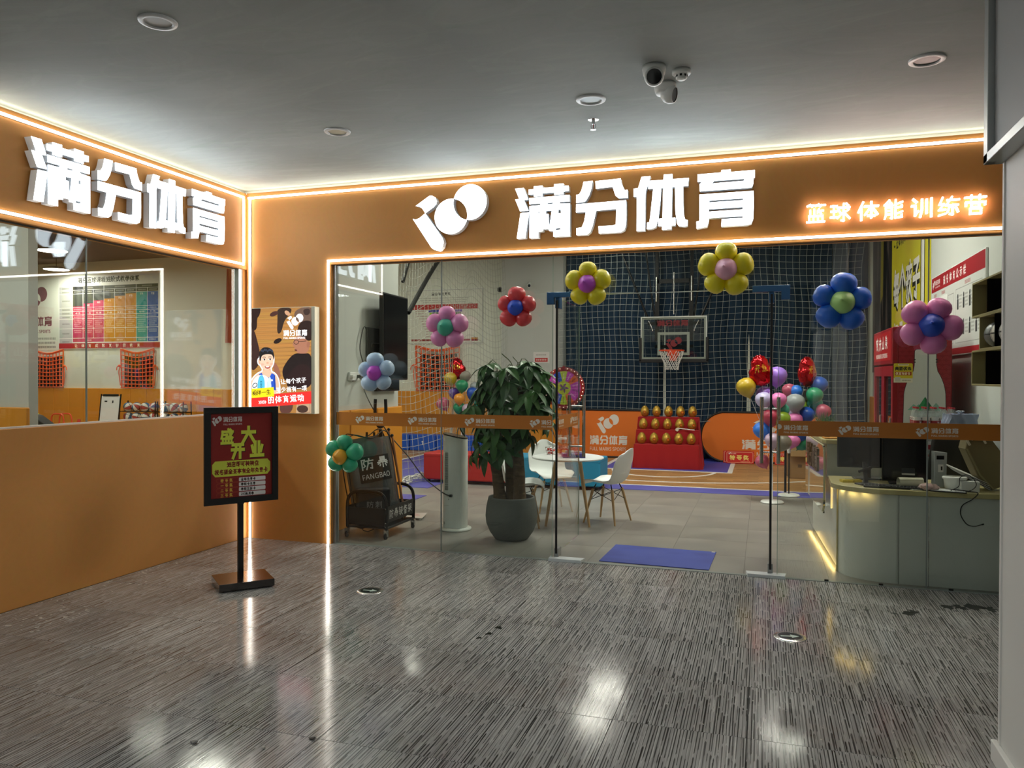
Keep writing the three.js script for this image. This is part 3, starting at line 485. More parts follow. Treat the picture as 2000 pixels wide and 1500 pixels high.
// ---------- the light box poster on the pier ----------
{
  const W = 0.665, H = 1.02, tex = canvasTex(652, 1000, (x, w, h) => {
    x.fillStyle = '#a8773f'; x.fillRect(0, 0, w, h);
    const R = rng(8); for (let i = 0; i < 17; i++) { x.strokeStyle = i % 2 ? 'rgba(70,38,16,.55)' : 'rgba(120,78,34,.5)'; x.lineWidth = 3; x.beginPath(); x.moveTo(0, 55 + i * 38); x.lineTo(w, 30 + i * 38); x.stroke(); x.fillStyle = `rgba(${190 + R() * 30},${140 + R() * 20},70,.35)`; x.fillRect(0, 40 + i * 38, w, 26); }
    const poly = (c, p) => { x.fillStyle = c; x.beginPath(); p.forEach(([a, b], i) => x[i ? 'lineTo' : 'moveTo'](a, b)); x.closePath(); x.fill(); };
    const ell = (c, a, b, rx, ry, t = 0) => { x.fillStyle = c; x.beginPath(); x.ellipse(a, b, rx, ry, t, 0, 7); x.fill(); };
    const curve = (c, p) => { x.fillStyle = c; x.beginPath(); const n = p.length, m = (a, b) => [(a[0] + b[0]) / 2, (a[1] + b[1]) / 2]; x.moveTo(...m(p[n - 1], p[0])); for (let i = 0; i < n; i++) x.quadraticCurveTo(...p[i], ...m(p[i], p[(i + 1) % n])); x.fill(); };
    curve('#2a1716', [[-20, -20], [110, -20], [90, 70], [60, 90], [62, 190], [30, 215], [-20, 230]]); curve('#3a2220', [[-20, 200], [30, 200], [70, 330], [100, 440], [80, 560], [-20, 620]]);
    curve('#33241f', [[280, 0], [450, 0], [430, 60], [360, 120], [330, 240], [280, 250], [290, 90]]); ell('#4a2a26', 250, 55, 48, 22, -0.3); ell('#241615', 290, 315, 46, 22, -0.35); ell('#c99a78', 396, 52, 34, 20, 0.6);
    curve('#6b5346', [[470, 30], [600, -10], [680, 20], [680, 170], [560, 160], [470, 110]]); curve('#3c2b27', [[560, 20], [640, 10], [640, 70], [580, 80]]);
    curve('#2b1a18', [[520, 150], [600, 120], [670, 140], [670, 330], [560, 300], [500, 240]]);                     // the man's hair
    curve('#a8725a', [[470, 300], [520, 260], [600, 300], [640, 350], [620, 430], [540, 450], [490, 420], [470, 370], [450, 355]]); ell('#9b6550', 622, 352, 18, 30, 0.2);
    x.strokeStyle = '#1d1210'; x.lineWidth = 5; x.beginPath(); x.ellipse(492, 328, 26, 20, 0, 0, 7); x.moveTo(518, 324); x.lineTo(600, 318); x.stroke(); ell('#5c2d27', 488, 404, 15, 7, 0.2);
    curve('#1f1316', [[470, 430], [560, 440], [660, 430], [680, 700], [380, 720], [330, 610], [380, 520]]); curve('#2a171a', [[400, 640], [520, 520], [660, 560], [670, 770], [380, 780]]);
    curve('#96604c', [[240, 500], [300, 560], [330, 660], [290, 680], [240, 590]]);
    curve('#5b3a33', [[330, 840], [470, 880], [440, 1010], [300, 1010]]);
    poly('#b99a7a', [[500, 880], [652, 860], [652, 1000], [490, 1000]]); x.strokeStyle = '#6c5340'; x.lineWidth = 3; x.strokeRect(520, 900, 120, 90); ell('#44302a', 560, 960, 60, 36);
    // the boy: a cut-out with a white outline, sleeveless blue shirt, holding a ball
    const body = () => { x.beginPath(); x.moveTo(0, 1000); x.lineTo(0, 700); x.quadraticCurveTo(40, 630, 120, 610); x.lineTo(128, 575); x.lineTo(212, 575); x.lineTo(222, 612); x.quadraticCurveTo(292, 630, 305, 730); x.quadraticCurveTo(316, 800, 296, 850); x.lineTo(272, 1000); x.closePath(); };
    const head = () => { x.beginPath(); x.ellipse(168, 492, 76, 102, 0.05, 0, 7); x.closePath(); }, ear = () => { x.beginPath(); x.ellipse(92, 510, 17, 28, -0.1, 0, 7); x.closePath(); };
    x.lineJoin = 'round'; x.strokeStyle = x.fillStyle = '#ffffff'; x.lineWidth = 24; for (const f of [body, head, ear]) { f(); x.stroke(); x.fill(); }
    body(); x.fillStyle = '#e8bd9f'; x.fill(); x.fillStyle = '#d9a888'; x.fillRect(132, 570, 78, 40); x.beginPath(); x.ellipse(170, 612, 48, 22, 0, 0, 7); x.fillStyle = '#e8bd9f'; x.fill();
    poly('#2a55c0', [[84, 632], [112, 618], [140, 662], [200, 664], [224, 622], [254, 634], [268, 720], [276, 1000], [70, 1000], [70, 720]]); poly('#1d3f9c', [[250, 640], [262, 640], [282, 1000], [262, 1000]]); ell('#e8e8f0', 226, 690, 12, 10);
    ear(); x.fillStyle = '#dfae90'; x.fill(); head(); x.fillStyle = '#efc6aa'; x.fill();
    curve('#1c1a1e', [[88, 500], [84, 420], [120, 376], [180, 372], [236, 396], [254, 456], [248, 505], [238, 462], [222, 440], [150, 440], [110, 456], [102, 510]]); for (let k = 0; k < 8; k++) ell('rgba(70,80,104,.7)', 112 + k * 17, 404 + 8 * Math.sin(k * 2), 8, 12, 0.4);
    for (const [ex, ey] of [[140, 492], [204, 490]]) { ell('#f7f1ec', ex, ey, 15, 8); ell('#2a1a16', ex + 3, ey, 8, 8); x.strokeStyle = '#2a1f1c'; x.lineWidth = 5; x.beginPath(); x.moveTo(ex - 18, ey - 20); x.quadraticCurveTo(ex, ey - 28, ex + 18, ey - 20); x.stroke(); x.lineWidth = 3; x.beginPath(); x.moveTo(ex - 16, ey - 5); x.quadraticCurveTo(ex, ey - 13, ex + 16, ey - 4); x.stroke(); }
    ell('#dca88a', 178, 524, 14, 10); ell('rgba(224,140,120,.35)', 122, 538, 20, 12); ell('rgba(224,140,120,.35)', 222, 536, 18, 12); curve('#a8453c', [[144, 552], [178, 560], [214, 548], [206, 574], [176, 582], [152, 572]]); ell('#fbf6f2', 178, 561, 22, 5, -0.05);
    ell('#eef3f6', 112, 748, 108, 110); ell('#58c0e4', 106, 750, 40, 110, 0.04); ell('#cfe3ee', 192, 750, 22, 92, 0.14); x.strokeStyle = 'rgba(90,120,140,.6)'; x.lineWidth = 2; for (const k of [-40, 40, 74]) { x.beginPath(); x.ellipse(108, 750, Math.abs(k), 108, 0.03, k > 0 ? -1.57 : 1.57, k > 0 ? 1.57 : 4.71); x.stroke(); }
    x.save(); x.translate(118, 806); x.rotate(-PI / 2); latin(x, 'RIGORER', 0, 0, 112, 28, '#135a6c'); x.restore(); x.lineWidth = 7; x.strokeStyle = '#222b33'; x.beginPath(); x.ellipse(36, 740, 26, 18, -0.6, 0, 7); x.stroke(); ell('#e8bd9f', 256, 808, 56, 24, 0.16); ell('#e8bd9f', 26, 806, 40, 20, -0.15); for (let k = 0; k < 4; k++) ell('#dba988', 218 + k * 6, 792 + k * 12, 20, 6, 0.1);
    x.save(); x.rotate(-0.075);
    x.fillStyle = '#fff'; cjk(x, '让每个孩子', 268, 700, 54, '#fff', 0.13, 0.04); cjk(x, '至少拥有一项', 212, 776, 54, '#fff', 0.13, 0.04);
    x.fillStyle = '#ee2f2b'; x.fillRect(-80, 838, 740, 116); cjk(x, '的体育运动', 112, 854, 74, '#fff', 0.13, 0.1);
    for (let k = 0; k < 5; k++) { x.strokeStyle = '#fff'; x.lineWidth = 7; x.beginPath(); x.moveTo(12 + k * 17, 893); x.lineTo(26 + k * 17, 908); x.lineTo(12 + k * 17, 923); x.stroke(); }
    x.fillStyle = '#fbe11e'; x.fillRect(-80, 772, 268, 88); cjk(x, '相伴一生', -55, 788, 50, '#3a2b10', 0.11, 0.05); x.restore();
    emblemOn(x, 385, 208, 148, '#ffffff'); bigWord(x, 352, 272, 62, '#ffffff'); latin(x, 'FULL MARKS SPORTS', 352, 298, 238, 26, '#ffffff');
  }, { clamp: true });
  const t = thing('light_box', 'glowing poster box of a boy holding a ball, hung on the orange pier', 'light box', [0.462, 1.752, 0]);
  add(t, 'housing', box(W + 0.035, H, 0.085, 0.0125, 0, 0.045, 0.006), mat(0xd8d6c2, { roughness: 0.45 }));
  const face = mat(0x141414, { roughness: 0.25, emissiveMap: tex, em: [1, 1, 1], emk: LED.box }); add(t, 'poster_face', printed(W, H - 0.012, 0.0905), face, 'backlit sports poster print', [-0.006, 0, 0]);
  areaLight('light_box_light', 'letter', W, H, [0.456, 1.752, 0.094], [0, 0, 1], 0.07);
}

// ---------- the standing notice ----------
{
  const t = thing('sign_stand', 'black floor stand holding a dark red grand opening notice, before the corner', 'sign stand', [1.03, 0, 1.455], 0.958);
  const b = sub(t, 'base', [0.0, 0, 0.055], [0, -0.12, 0]); add(b, 'base_plate', box(0.4, 0.055, 0.35, 0, 0.035, 0, 0.004), mat(0x1a0d0a, { roughness: 0.16, clearcoat: 1, clearcoatRoughness: 0.08 }));
  for (const [x, z] of [[-0.16, -0.13], [0.16, -0.13], [-0.16, 0.13], [0.16, 0.13]]) add(b, 'rubber_foot', cyl(0.018, 0.018, 0.012, x, 0, z, 12), M.rubber);
  add(t, 'pole', span(-0.021, 0.021, 0.06, 0.72, -0.014, 0.014, 0.003), M.blackGloss);
  const p = sub(t, 'frame', [0.0, 0.995, 0.03], [0, 0, 0]);
  const Wf = 0.556, Hf = 0.73, bd = 0.042; add(p, 'frame_border', prism([[-Wf / 2, -Hf / 2], [Wf / 2, -Hf / 2], [Wf / 2, Hf / 2], [-Wf / 2, Hf / 2]], 0.022, { holes: [[[-Wf / 2 + bd, -Hf / 2 + bd], [-Wf / 2 + bd, Hf / 2 - bd], [Wf / 2 - bd, Hf / 2 - bd], [Wf / 2 - bd, -Hf / 2 + bd]]], bevel: 0.003 }).translate(0, 0, -0.005), M.black);
  add(p, 'back_board', box(Wf - 0.02, Hf - 0.02, 0.012, 0, 0, -0.008), M.black);
  const tex = canvasTex(720, 800, (x, w, h) => {
    x.fillStyle = '#8e1d17'; x.fillRect(0, 0, w, h); blotches(x, w, h, 30, 200, ['150,32,24', '112,18,16'], 0.4, 3);
    brandRow(x, 20, 120, 92, '#d9d3cf', '#8e1d17');
    const gold = '#dfe84c', dk = '#3a0f0a'; for (const [c, px, py, s] of [['盛', 108, 136, 166], ['大', 350, 118, 178], ['开', 232, 272, 166], ['业', 450, 262, 176]]) { cjk(x, c, px + 7, py + 7, s, dk, 0.2); cjk(x, c, px, py, s, gold, 0.19); }
    x.fillStyle = '#d8de4c'; x.beginPath(); x.moveTo(60, 448); x.lineTo(660, 448); x.lineTo(695, 480); x.lineTo(695, 560); x.lineTo(660, 595); x.lineTo(60, 595); x.lineTo(25, 560); x.lineTo(25, 480); x.closePath(); x.fill();
    cjk(x, '进店即可转转盘', 188, 458, 52, '#7c140f', 0.15, 0.02); cjk(x, '报名砸金蛋享有全年免费卡', 52, 526, 50, '#7c140f', 0.15, 0.02);
    [['特等奖', '全年免费卡'], ['一等奖', '学期卡免费'], ['二等奖', '学期五折卡'], ['三等奖', '200抵用券']].forEach(([a, b], i) => {
      const y = 612 + i * 46; x.fillStyle = '#e9e4e2'; x.beginPath(); x.roundRect(326, y, 312, 38, 10); x.fill(); x.strokeStyle = 'rgba(214,120,70,.6)'; x.lineWidth = 2; x.beginPath(); x.roundRect(76, y, 252, 38, 10); x.stroke();
      cjk(x, a, 118, y + 2, 36, '#d9b640', 0.15, 0.4); cjk(x, b, 350, y + 4, 31, '#1c1412', 0.16, 0.12);
    });
  }, { clamp: true });
  add(p, 'notice_panel', printed(Wf - bd * 2 + 0.004, Hf - bd * 2 + 0.004, 0.004), mat(0xffffff, { map: tex, roughness: 0.5 }), 'dark red printed notice');
  add(p, 'clip', [0].map((x) => box(0.03, 0.012, 0.02, x, -Hf / 2 - 0.006, 0.004, 0.002)), M.black);
}

// ---------- fittings in the corridor ceiling and floor ----------
{
  const make = (label, x, z, r, glassColor) => {
    const t = thing('downlight', label, 'ceiling light', [x, 3.452, z], 0, 'unlit round downlights in the corridor ceiling');
    add(t, 'trim_ring', lathe([[r * 0.7, -0.004], [r * 0.74, -0.012], [r * 0.97, -0.008], [r, 0], [r * 0.97, 0.001]], 40), mat(0xd2d4d4, { roughness: 0.35 })); add(t, 'lens', lathe([[0.0001, -0.003], [r * 0.72, -0.003], [r * 0.74, 0.0]], 36), mat(glassColor, { roughness: 0.4 }));
  };
  make('large unlit downlight in the ceiling at the upper left', 1.845, 3.2, 0.098, 0xaeb0ae); make('unlit downlight in the ceiling above the corner of the two fascias', 1.79, 1.31, 0.1, 0xb8b49c);
  make('unlit downlight in the ceiling beside the sprinkler head', 3.76, 1.4, 0.1, 0xc6d2d4); make('dark unlit downlight in the ceiling at the upper right', 5.76, 1.45, 0.1, 0x4e4c48);
  const cam = (label, pos, turn, tilt, lensC) => {
    const t = thing('security_camera', label, 'camera', pos, turn);
    add(t, 'mount', lathe([[0.0001, 0], [0.068, 0], [0.07, -0.02], [0.064, -0.05], [0.055, -0.066], [0.0001, -0.066]], 32), M.plasticWhite);
    const e = sub(t, 'eyeball', [0, -0.072, 0.03], [tilt, 0, 0]);
    add(e, 'shell', lathe([[0.0001, -0.058], [0.03, -0.05], [0.05, -0.028], [0.058, 0], [0.055, 0.02], [0.05, 0.034], [0.044, 0.034]], 28).rotateX(PI / 2), M.plasticWhite); add(e, 'lens_window', lathe([[0.0001, 0.03], [0.043, 0.03], [0.046, 0.034]], 28).rotateX(PI / 2), lensC, 'dark round lens window');
    return t;
  };
  cam('white turret camera on the ceiling facing the viewer with a black round lens', [4.235, 3.452, 1.83], 0.16, 0.35, M.blackGloss);
  const c2 = cam('white turret camera on the ceiling turned aside, nearer the fascia', [4.265, 3.452, 1.53], 1.35, 0.25, M.blackGloss); add(c2, 'label_print', box(0.03, 0.007, 0.002, 0, -0.03, 0.0672), mat(0x444444));
  const s = thing('smoke_detector', 'white round smoke detector on the ceiling beside the cameras', 'detector', [4.385, 3.452, 1.72]);
  add(s, 'base', lathe([[0.0001, 0], [0.056, 0], [0.056, -0.022], [0.05, -0.028], [0.0001, -0.028]], 32), M.plasticWhite); add(s, 'chamber', lathe([[0.036, -0.028], [0.034, -0.05], [0.024, -0.058], [0.0001, -0.06]], 28), M.plasticWhite);
  const vent = box(0.013, 0.012, 0.006); for (let k = 0; k < 8; k++) add(s, 'vent', vent, M.black, null, [Math.sin(k * PI / 4) * 0.0345, -0.038, Math.cos(k * PI / 4) * 0.0345], [0, k * PI / 4, 0]);
  const p = thing('sprinkler', 'small chrome sprinkler head hanging from the ceiling', 'sprinkler', [3.69, 3.452, 0.99]);
  add(p, 'flange', lathe([[0.0001, -0.004], [0.034, -0.003], [0.04, 0]], 28), M.steel); add(p, 'stem', cyl(0.011, 0.014, 0.03, 0, -0.032, 0, 14), M.steel); add(p, 'frame_arm', [tube([[0.01, -0.03, 0], [0.017, -0.05, 0], [0.004, -0.07, 0]], 0.0028, 6), tube([[-0.01, -0.03, 0], [-0.017, -0.05, 0], [-0.004, -0.07, 0]], 0.0028, 6)], M.steel);
  add(p, 'deflector', lathe([[0.0001, -0.07], [0.02, -0.072], [0.021, -0.069], [0.0001, -0.067]], 20), M.steel); add(p, 'bulb', cyl(0.0035, 0.0035, 0.034, 0, -0.066, 0, 8), M.red);
  // evacuation markers set flush in the floor
  const markTex = canvasTex(128, 128, (x) => { x.fillStyle = '#25302c'; x.fillRect(0, 0, 128, 128); x.fillStyle = '#cfe0d6'; x.beginPath(); x.moveTo(14, 56); x.lineTo(70, 56); x.lineTo(70, 36); x.lineTo(114, 64); x.lineTo(70, 92); x.lineTo(70, 72); x.lineTo(14, 72); x.closePath(); x.fill(); }, { clamp: true });
  const marker = (label, x, z, turn) => { const t = thing('floor_light', label, 'floor light', [x, 0, z], turn, 'evacuation arrow markers in the floor'); add(t, 'rim', lathe([[0.07, 0.0065], [0.078, 0.007], [0.094, 0.004], [0.098, 0]], 40), M.steel); add(t, 'arrow_disc', new THREE.CircleGeometry(0.0715, 36).rotateX(-PI / 2).translate(0, 0.0055, 0), mat(0xffffff, { map: markTex, roughness: 0.2 })); };
  marker('round steel floor marker with an arrow, near the pier', 2.085, 1.335, 0.1); marker('round steel floor marker with an arrow, before the right glass', 5.03, 1.43, 0.2);
  // scraps on the floor
  const scrap = (label, x, z, s, c, seed) => { const R = rng(seed), pts = Array.from({ length: 9 }, (_, i) => { const a = (i / 9) * 2 * PI, r = s * (0.6 + 0.6 * R()); return [Math.cos(a) * r, Math.sin(a) * r * 0.7]; }); const g = prism(pts, 0.004, { bevel: 0.001 }).rotateX(-PI / 2), q = g.attributes.position; for (let i = 0; i < q.count; i++) q.setY(i, q.getY(i) + 0.012 * Math.abs(Math.sin(q.getX(i) * 60 / 2)) * (q.getX(i) > 0 ? 1 : 0.2)); g.computeVertexNormals(); const t = add(scene, 'floor_scrap', g, c); t.userData = { label, category: 'litter' }; t.position.set(x, 0.001, z); };
  scrap('crumpled grey scrap lying on the striped floor tiles', 2.51, 3.72, 0.018, mat(0x8d8a86), 4); scrap('dark curled scrap on the floor below the pier reflection', 2.98, 3.53, 0.014, mat(0x4c4844), 5); scrap('tiny pale crumb of plaster between two floor scraps', 2.83, 3.67, 0.008, mat(0xb0aca4), 6); scrap('small dark crumb on the floor at the lower left', 1.15, 3.95, 0.009, mat(0x55514c), 7);
}
{ // dust and damp stains with shapes of their own on the corridor floor
  const R = rng(51), blot = (x, z, r, n = 9) => { const p = Array.from({ length: n }, (_, i) => { const a = (i / n) * 2 * PI, k = r * (0.35 + 0.9 * R()); return [x + Math.cos(a) * k, -z + Math.sin(a) * k * 1.1]; }); return prism(p, 0.0006).rotateX(-PI / 2).translate(0, 0.0006, 0); };
  const dust = []; for (let k = 0; k < 120; k++) { const u = R(), z = 0.6 + 2.3 * u; dust.push(blot(0.02 + 0.55 * R() * R() * (0.3 + u), z, 0.004 + 0.013 * R() * R())); } for (let k = 0; k < 40; k++) dust.push(blot(0.25 + 0.3 * R(), 2.35 + 0.5 * R(), 0.006 + 0.02 * R() * R())); for (let k = 0; k < 60; k++) dust.push(blot(4.4 + 1.5 * R(), 2.4 + 1.4 * R(), 0.002 + 0.004 * R()));
  const d = add(scene, 'plaster_dust', dust, mat(0xb9b5ad, { roughness: 0.9 })); d.userData = { kind: 'stuff', label: 'pale plaster dust trodden along the foot of the left wall', category: 'dust' };
  const st = []; for (const [x, z, r] of [[5.8, 0.66, 0.05], [5.86, 0.62, 0.045], [5.72, 0.7, 0.02], [6.1, 0.42, 0.05], [6.18, 0.4, 0.06], [6.28, 0.36, 0.07], [6.36, 0.38, 0.06], [5.55, 0.68, 0.02], [5.46, 0.7, 0.016], [3.27, 1.83, 0.03], [3.25, 1.96, 0.025], [3.22, 2.05, 0.02]]) st.push(blot(x, z, r, 13));
  const w = add(scene, 'damp_stain', st, mat(0x2e2d2b, { roughness: 0.12 })); w.userData = { kind: 'stuff', label: 'dark damp stains on the striped floor before the right glass', category: 'stain' };
}
{ // lamps of the corridor behind the viewer
  for (const [x, z, l] of [[1.6, 8.6, 'square ceiling panel lamp behind the viewer on the left'], [4.3, 8.9, 'square ceiling panel lamp behind the viewer on the right']]) { const t = thing('panel_lamp', l, 'ceiling light', [x, 3.452, z]); add(t, 'frame', prism([[-0.31, -0.31], [0.31, -0.31], [0.31, 0.31], [-0.31, 0.31]], 0.02, { holes: [[[-0.28, -0.28], [-0.28, 0.28], [0.28, 0.28], [0.28, -0.28]]] }).rotateX(PI / 2), M.plasticWhite); add(t, 'diffuser', box(0.57, 0.008, 0.57, 0, -0.006, 0), G.corridor); areaLight('panel_lamp_light', 'corridor', 0.56, 0.56, [x, 3.435, z], [0, -1, 0]); }
}

// ---------- balloon flowers stuck to the glass ----------
const balloonGeo = (() => { const g = lathe([[0.0001, -1.2], [0.09, -1.19], [0.12, -1.14], [0.075, -1.07], [0.2, -0.98], [0.46, -0.78], [0.75, -0.45], [0.94, -0.08], [1, 0.24], [0.95, 0.55], [0.76, 0.84], [0.45, 1.03], [0.0001, 1.1]], 28); return g; })();
const latex = (c) => mat(c, { roughness: 0.36, sheen: 0.2, clearcoat: 0.25, clearcoatRoughness: 0.4 });
const LC = {};
const latexOf = (c) => (LC[c] ??= latex(c));
function flower(label, x, y, r, petal, centre, turn, cx = 0, cy = 0) {
  const t = thing('balloon_flower', label, 'balloon flower', [x, y, -0.05 + 0.13], 0, 'balloon flowers on the glass front');
  for (let k = 0; k < 5; k++) {
    const a = turn + (k * 2 * PI) / 5, s = 1 + 0.06 * Math.sin(k * 2.3 + x * 5);
    add(t, 'petal', balloonGeo, latexOf(petal), null, [Math.sin(a) * r * 1.08, Math.cos(a) * r * 1.08, 0.01 * Math.cos(k * 2)], [0, 0, -a]).scale.setScalar(r * 0.82 * s);
  }
  const c = sub(t, 'centre', [cx, cy, r * 0.62], [-0.12, -0.15 + cx * 3, 0]); add(c, 'balloon', balloonGeo.clone().rotateX(-PI / 2).scale(r * 0.8, r * 0.8, r * 0.64), latexOf(centre)); add(c, 'knot', [new THREE.TorusGeometry(r * 0.055, r * 0.022, 8, 16).translate(0, 0, r * 0.72), cyl(r * 0.05, r * 0.02, r * 0.1, 0, 0, 0, 10).rotateX(PI / 2).translate(0, 0, r * 0.62)], latexOf(centre));
}
flower('yellow balloon flower with a purple centre, above the left door', 3.455, 2.382, 0.098, 0xf0e01c, 0xc552cc, 0.0);
flower('yellow balloon flower with a pale pink centre, above the doorway', 4.575, 2.46, 0.111, 0xf0e01c, 0xf4b6cc, 0.02);
flower('red balloon flower with a blue centre, left of the door', 2.825, 2.2, 0.09, 0xe8474c, 0x2458dc, 0.04);
flower('pink balloon flower with a green centre, before the wall chart', 2.175, 2.04, 0.099, 0xec92c8, 0x44b898, 0.02);
flower('pale blue balloon flower with a magenta centre, before the dark screen', 1.47, 1.635, 0.092, 0xb6d4f0, 0xc94ed0, -0.05);
flower('green balloon flower with an orange yellow centre, low beside the pier', 1.135, 0.872, 0.094, 0x36b488, 0xf8b432, 0.1, -0.02, -0.02);
flower('blue balloon flower with a light green centre, right of the door', 5.43, 2.175, 0.112, 0x256ee0, 0xb4e88a, 0.1);
flower('pink balloon flower with a blue centre, above the red fridge', 6.035, 1.99, 0.11, 0xf08cca, 0x2a5ad8, 0.45);
// ---------- lamps hung from the gym ceiling ----------
{
  const lampAt = (label, x, y, z, r = 0.3, ring = false) => {
    const t = thing('pendant_lamp', label, 'ceiling light', [x, y, z], 0, 'round lamps under the gym ceiling');
    add(t, 'housing', lathe([[0.0001, 0.06], [r * 0.5, 0.055], [r * 1.03, 0.02], [r * 1.04, -0.012], [r * 1.0, -0.014], [r, 0.0], [0.0001, 0.0]], 40), M.plasticWhite); add(t, 'diffuser', ring ? lathe([[r * 0.72, -0.004], [r * 0.76, -0.014], [r * 0.95, -0.014], [r * 0.99, -0.002]], 40) : lathe([[0.0001, -0.014], [r * 0.9, -0.012], [r * 0.99, -0.002]], 36), ring ? G.ring : G.pendant); add(t, 'cable', rod([0, 0.06, 0], [0, 4.55 - y, 0], 0.006), M.black);
    areaLight('pendant_light', ring ? 'ring' : 'pendant', ring ? r * 0.6 : r * 1.6, ring ? r * 0.6 : r * 1.6, [x, y - 0.022, z], [0, -1, 0], 0.5);
  };
  lampAt('nearer round lamp glowing inside the left window under the gym ceiling', -9.75, 4.3, -6.4); lampAt('farther round lamp glowing inside the left window near the gym wall', -12.1, 4.28, -8.6, 0.29);
  [[-5.4, -6.7, 1], [-2.0, -7.6, 1], [2.1, -7.9, 1], [2.05, -6.6, 1], [5.2, -7.0, 1], [2.3, -2.6], [5.3, -2.4], [4.4, -3.6], [-0.9, -3.4], [-2.6, -2.6], [-2.6, 2.2], [-6.5, 1.8], [-8.5, -2.5]].forEach(([x, z, ring], i) => lampAt(['ring lamp above the left middle of the gym', 'ring lamp above the left court line', 'ring lamp above the egg stand', 'second ring lamp above the free throw line', 'ring lamp above the right court', 'round lamp above the round table', 'round lamp above the reception desk', 'round lamp above the doorway floor', 'round lamp beyond the padded column', 'round lamp behind the left column', 'round lamp in front of the left column', 'round lamp deep inside the left window', 'round lamp far left of the gym'][i] + ', hidden from the corridor by the fascia', x, 4.3, z, 0.3, !!ring));
}

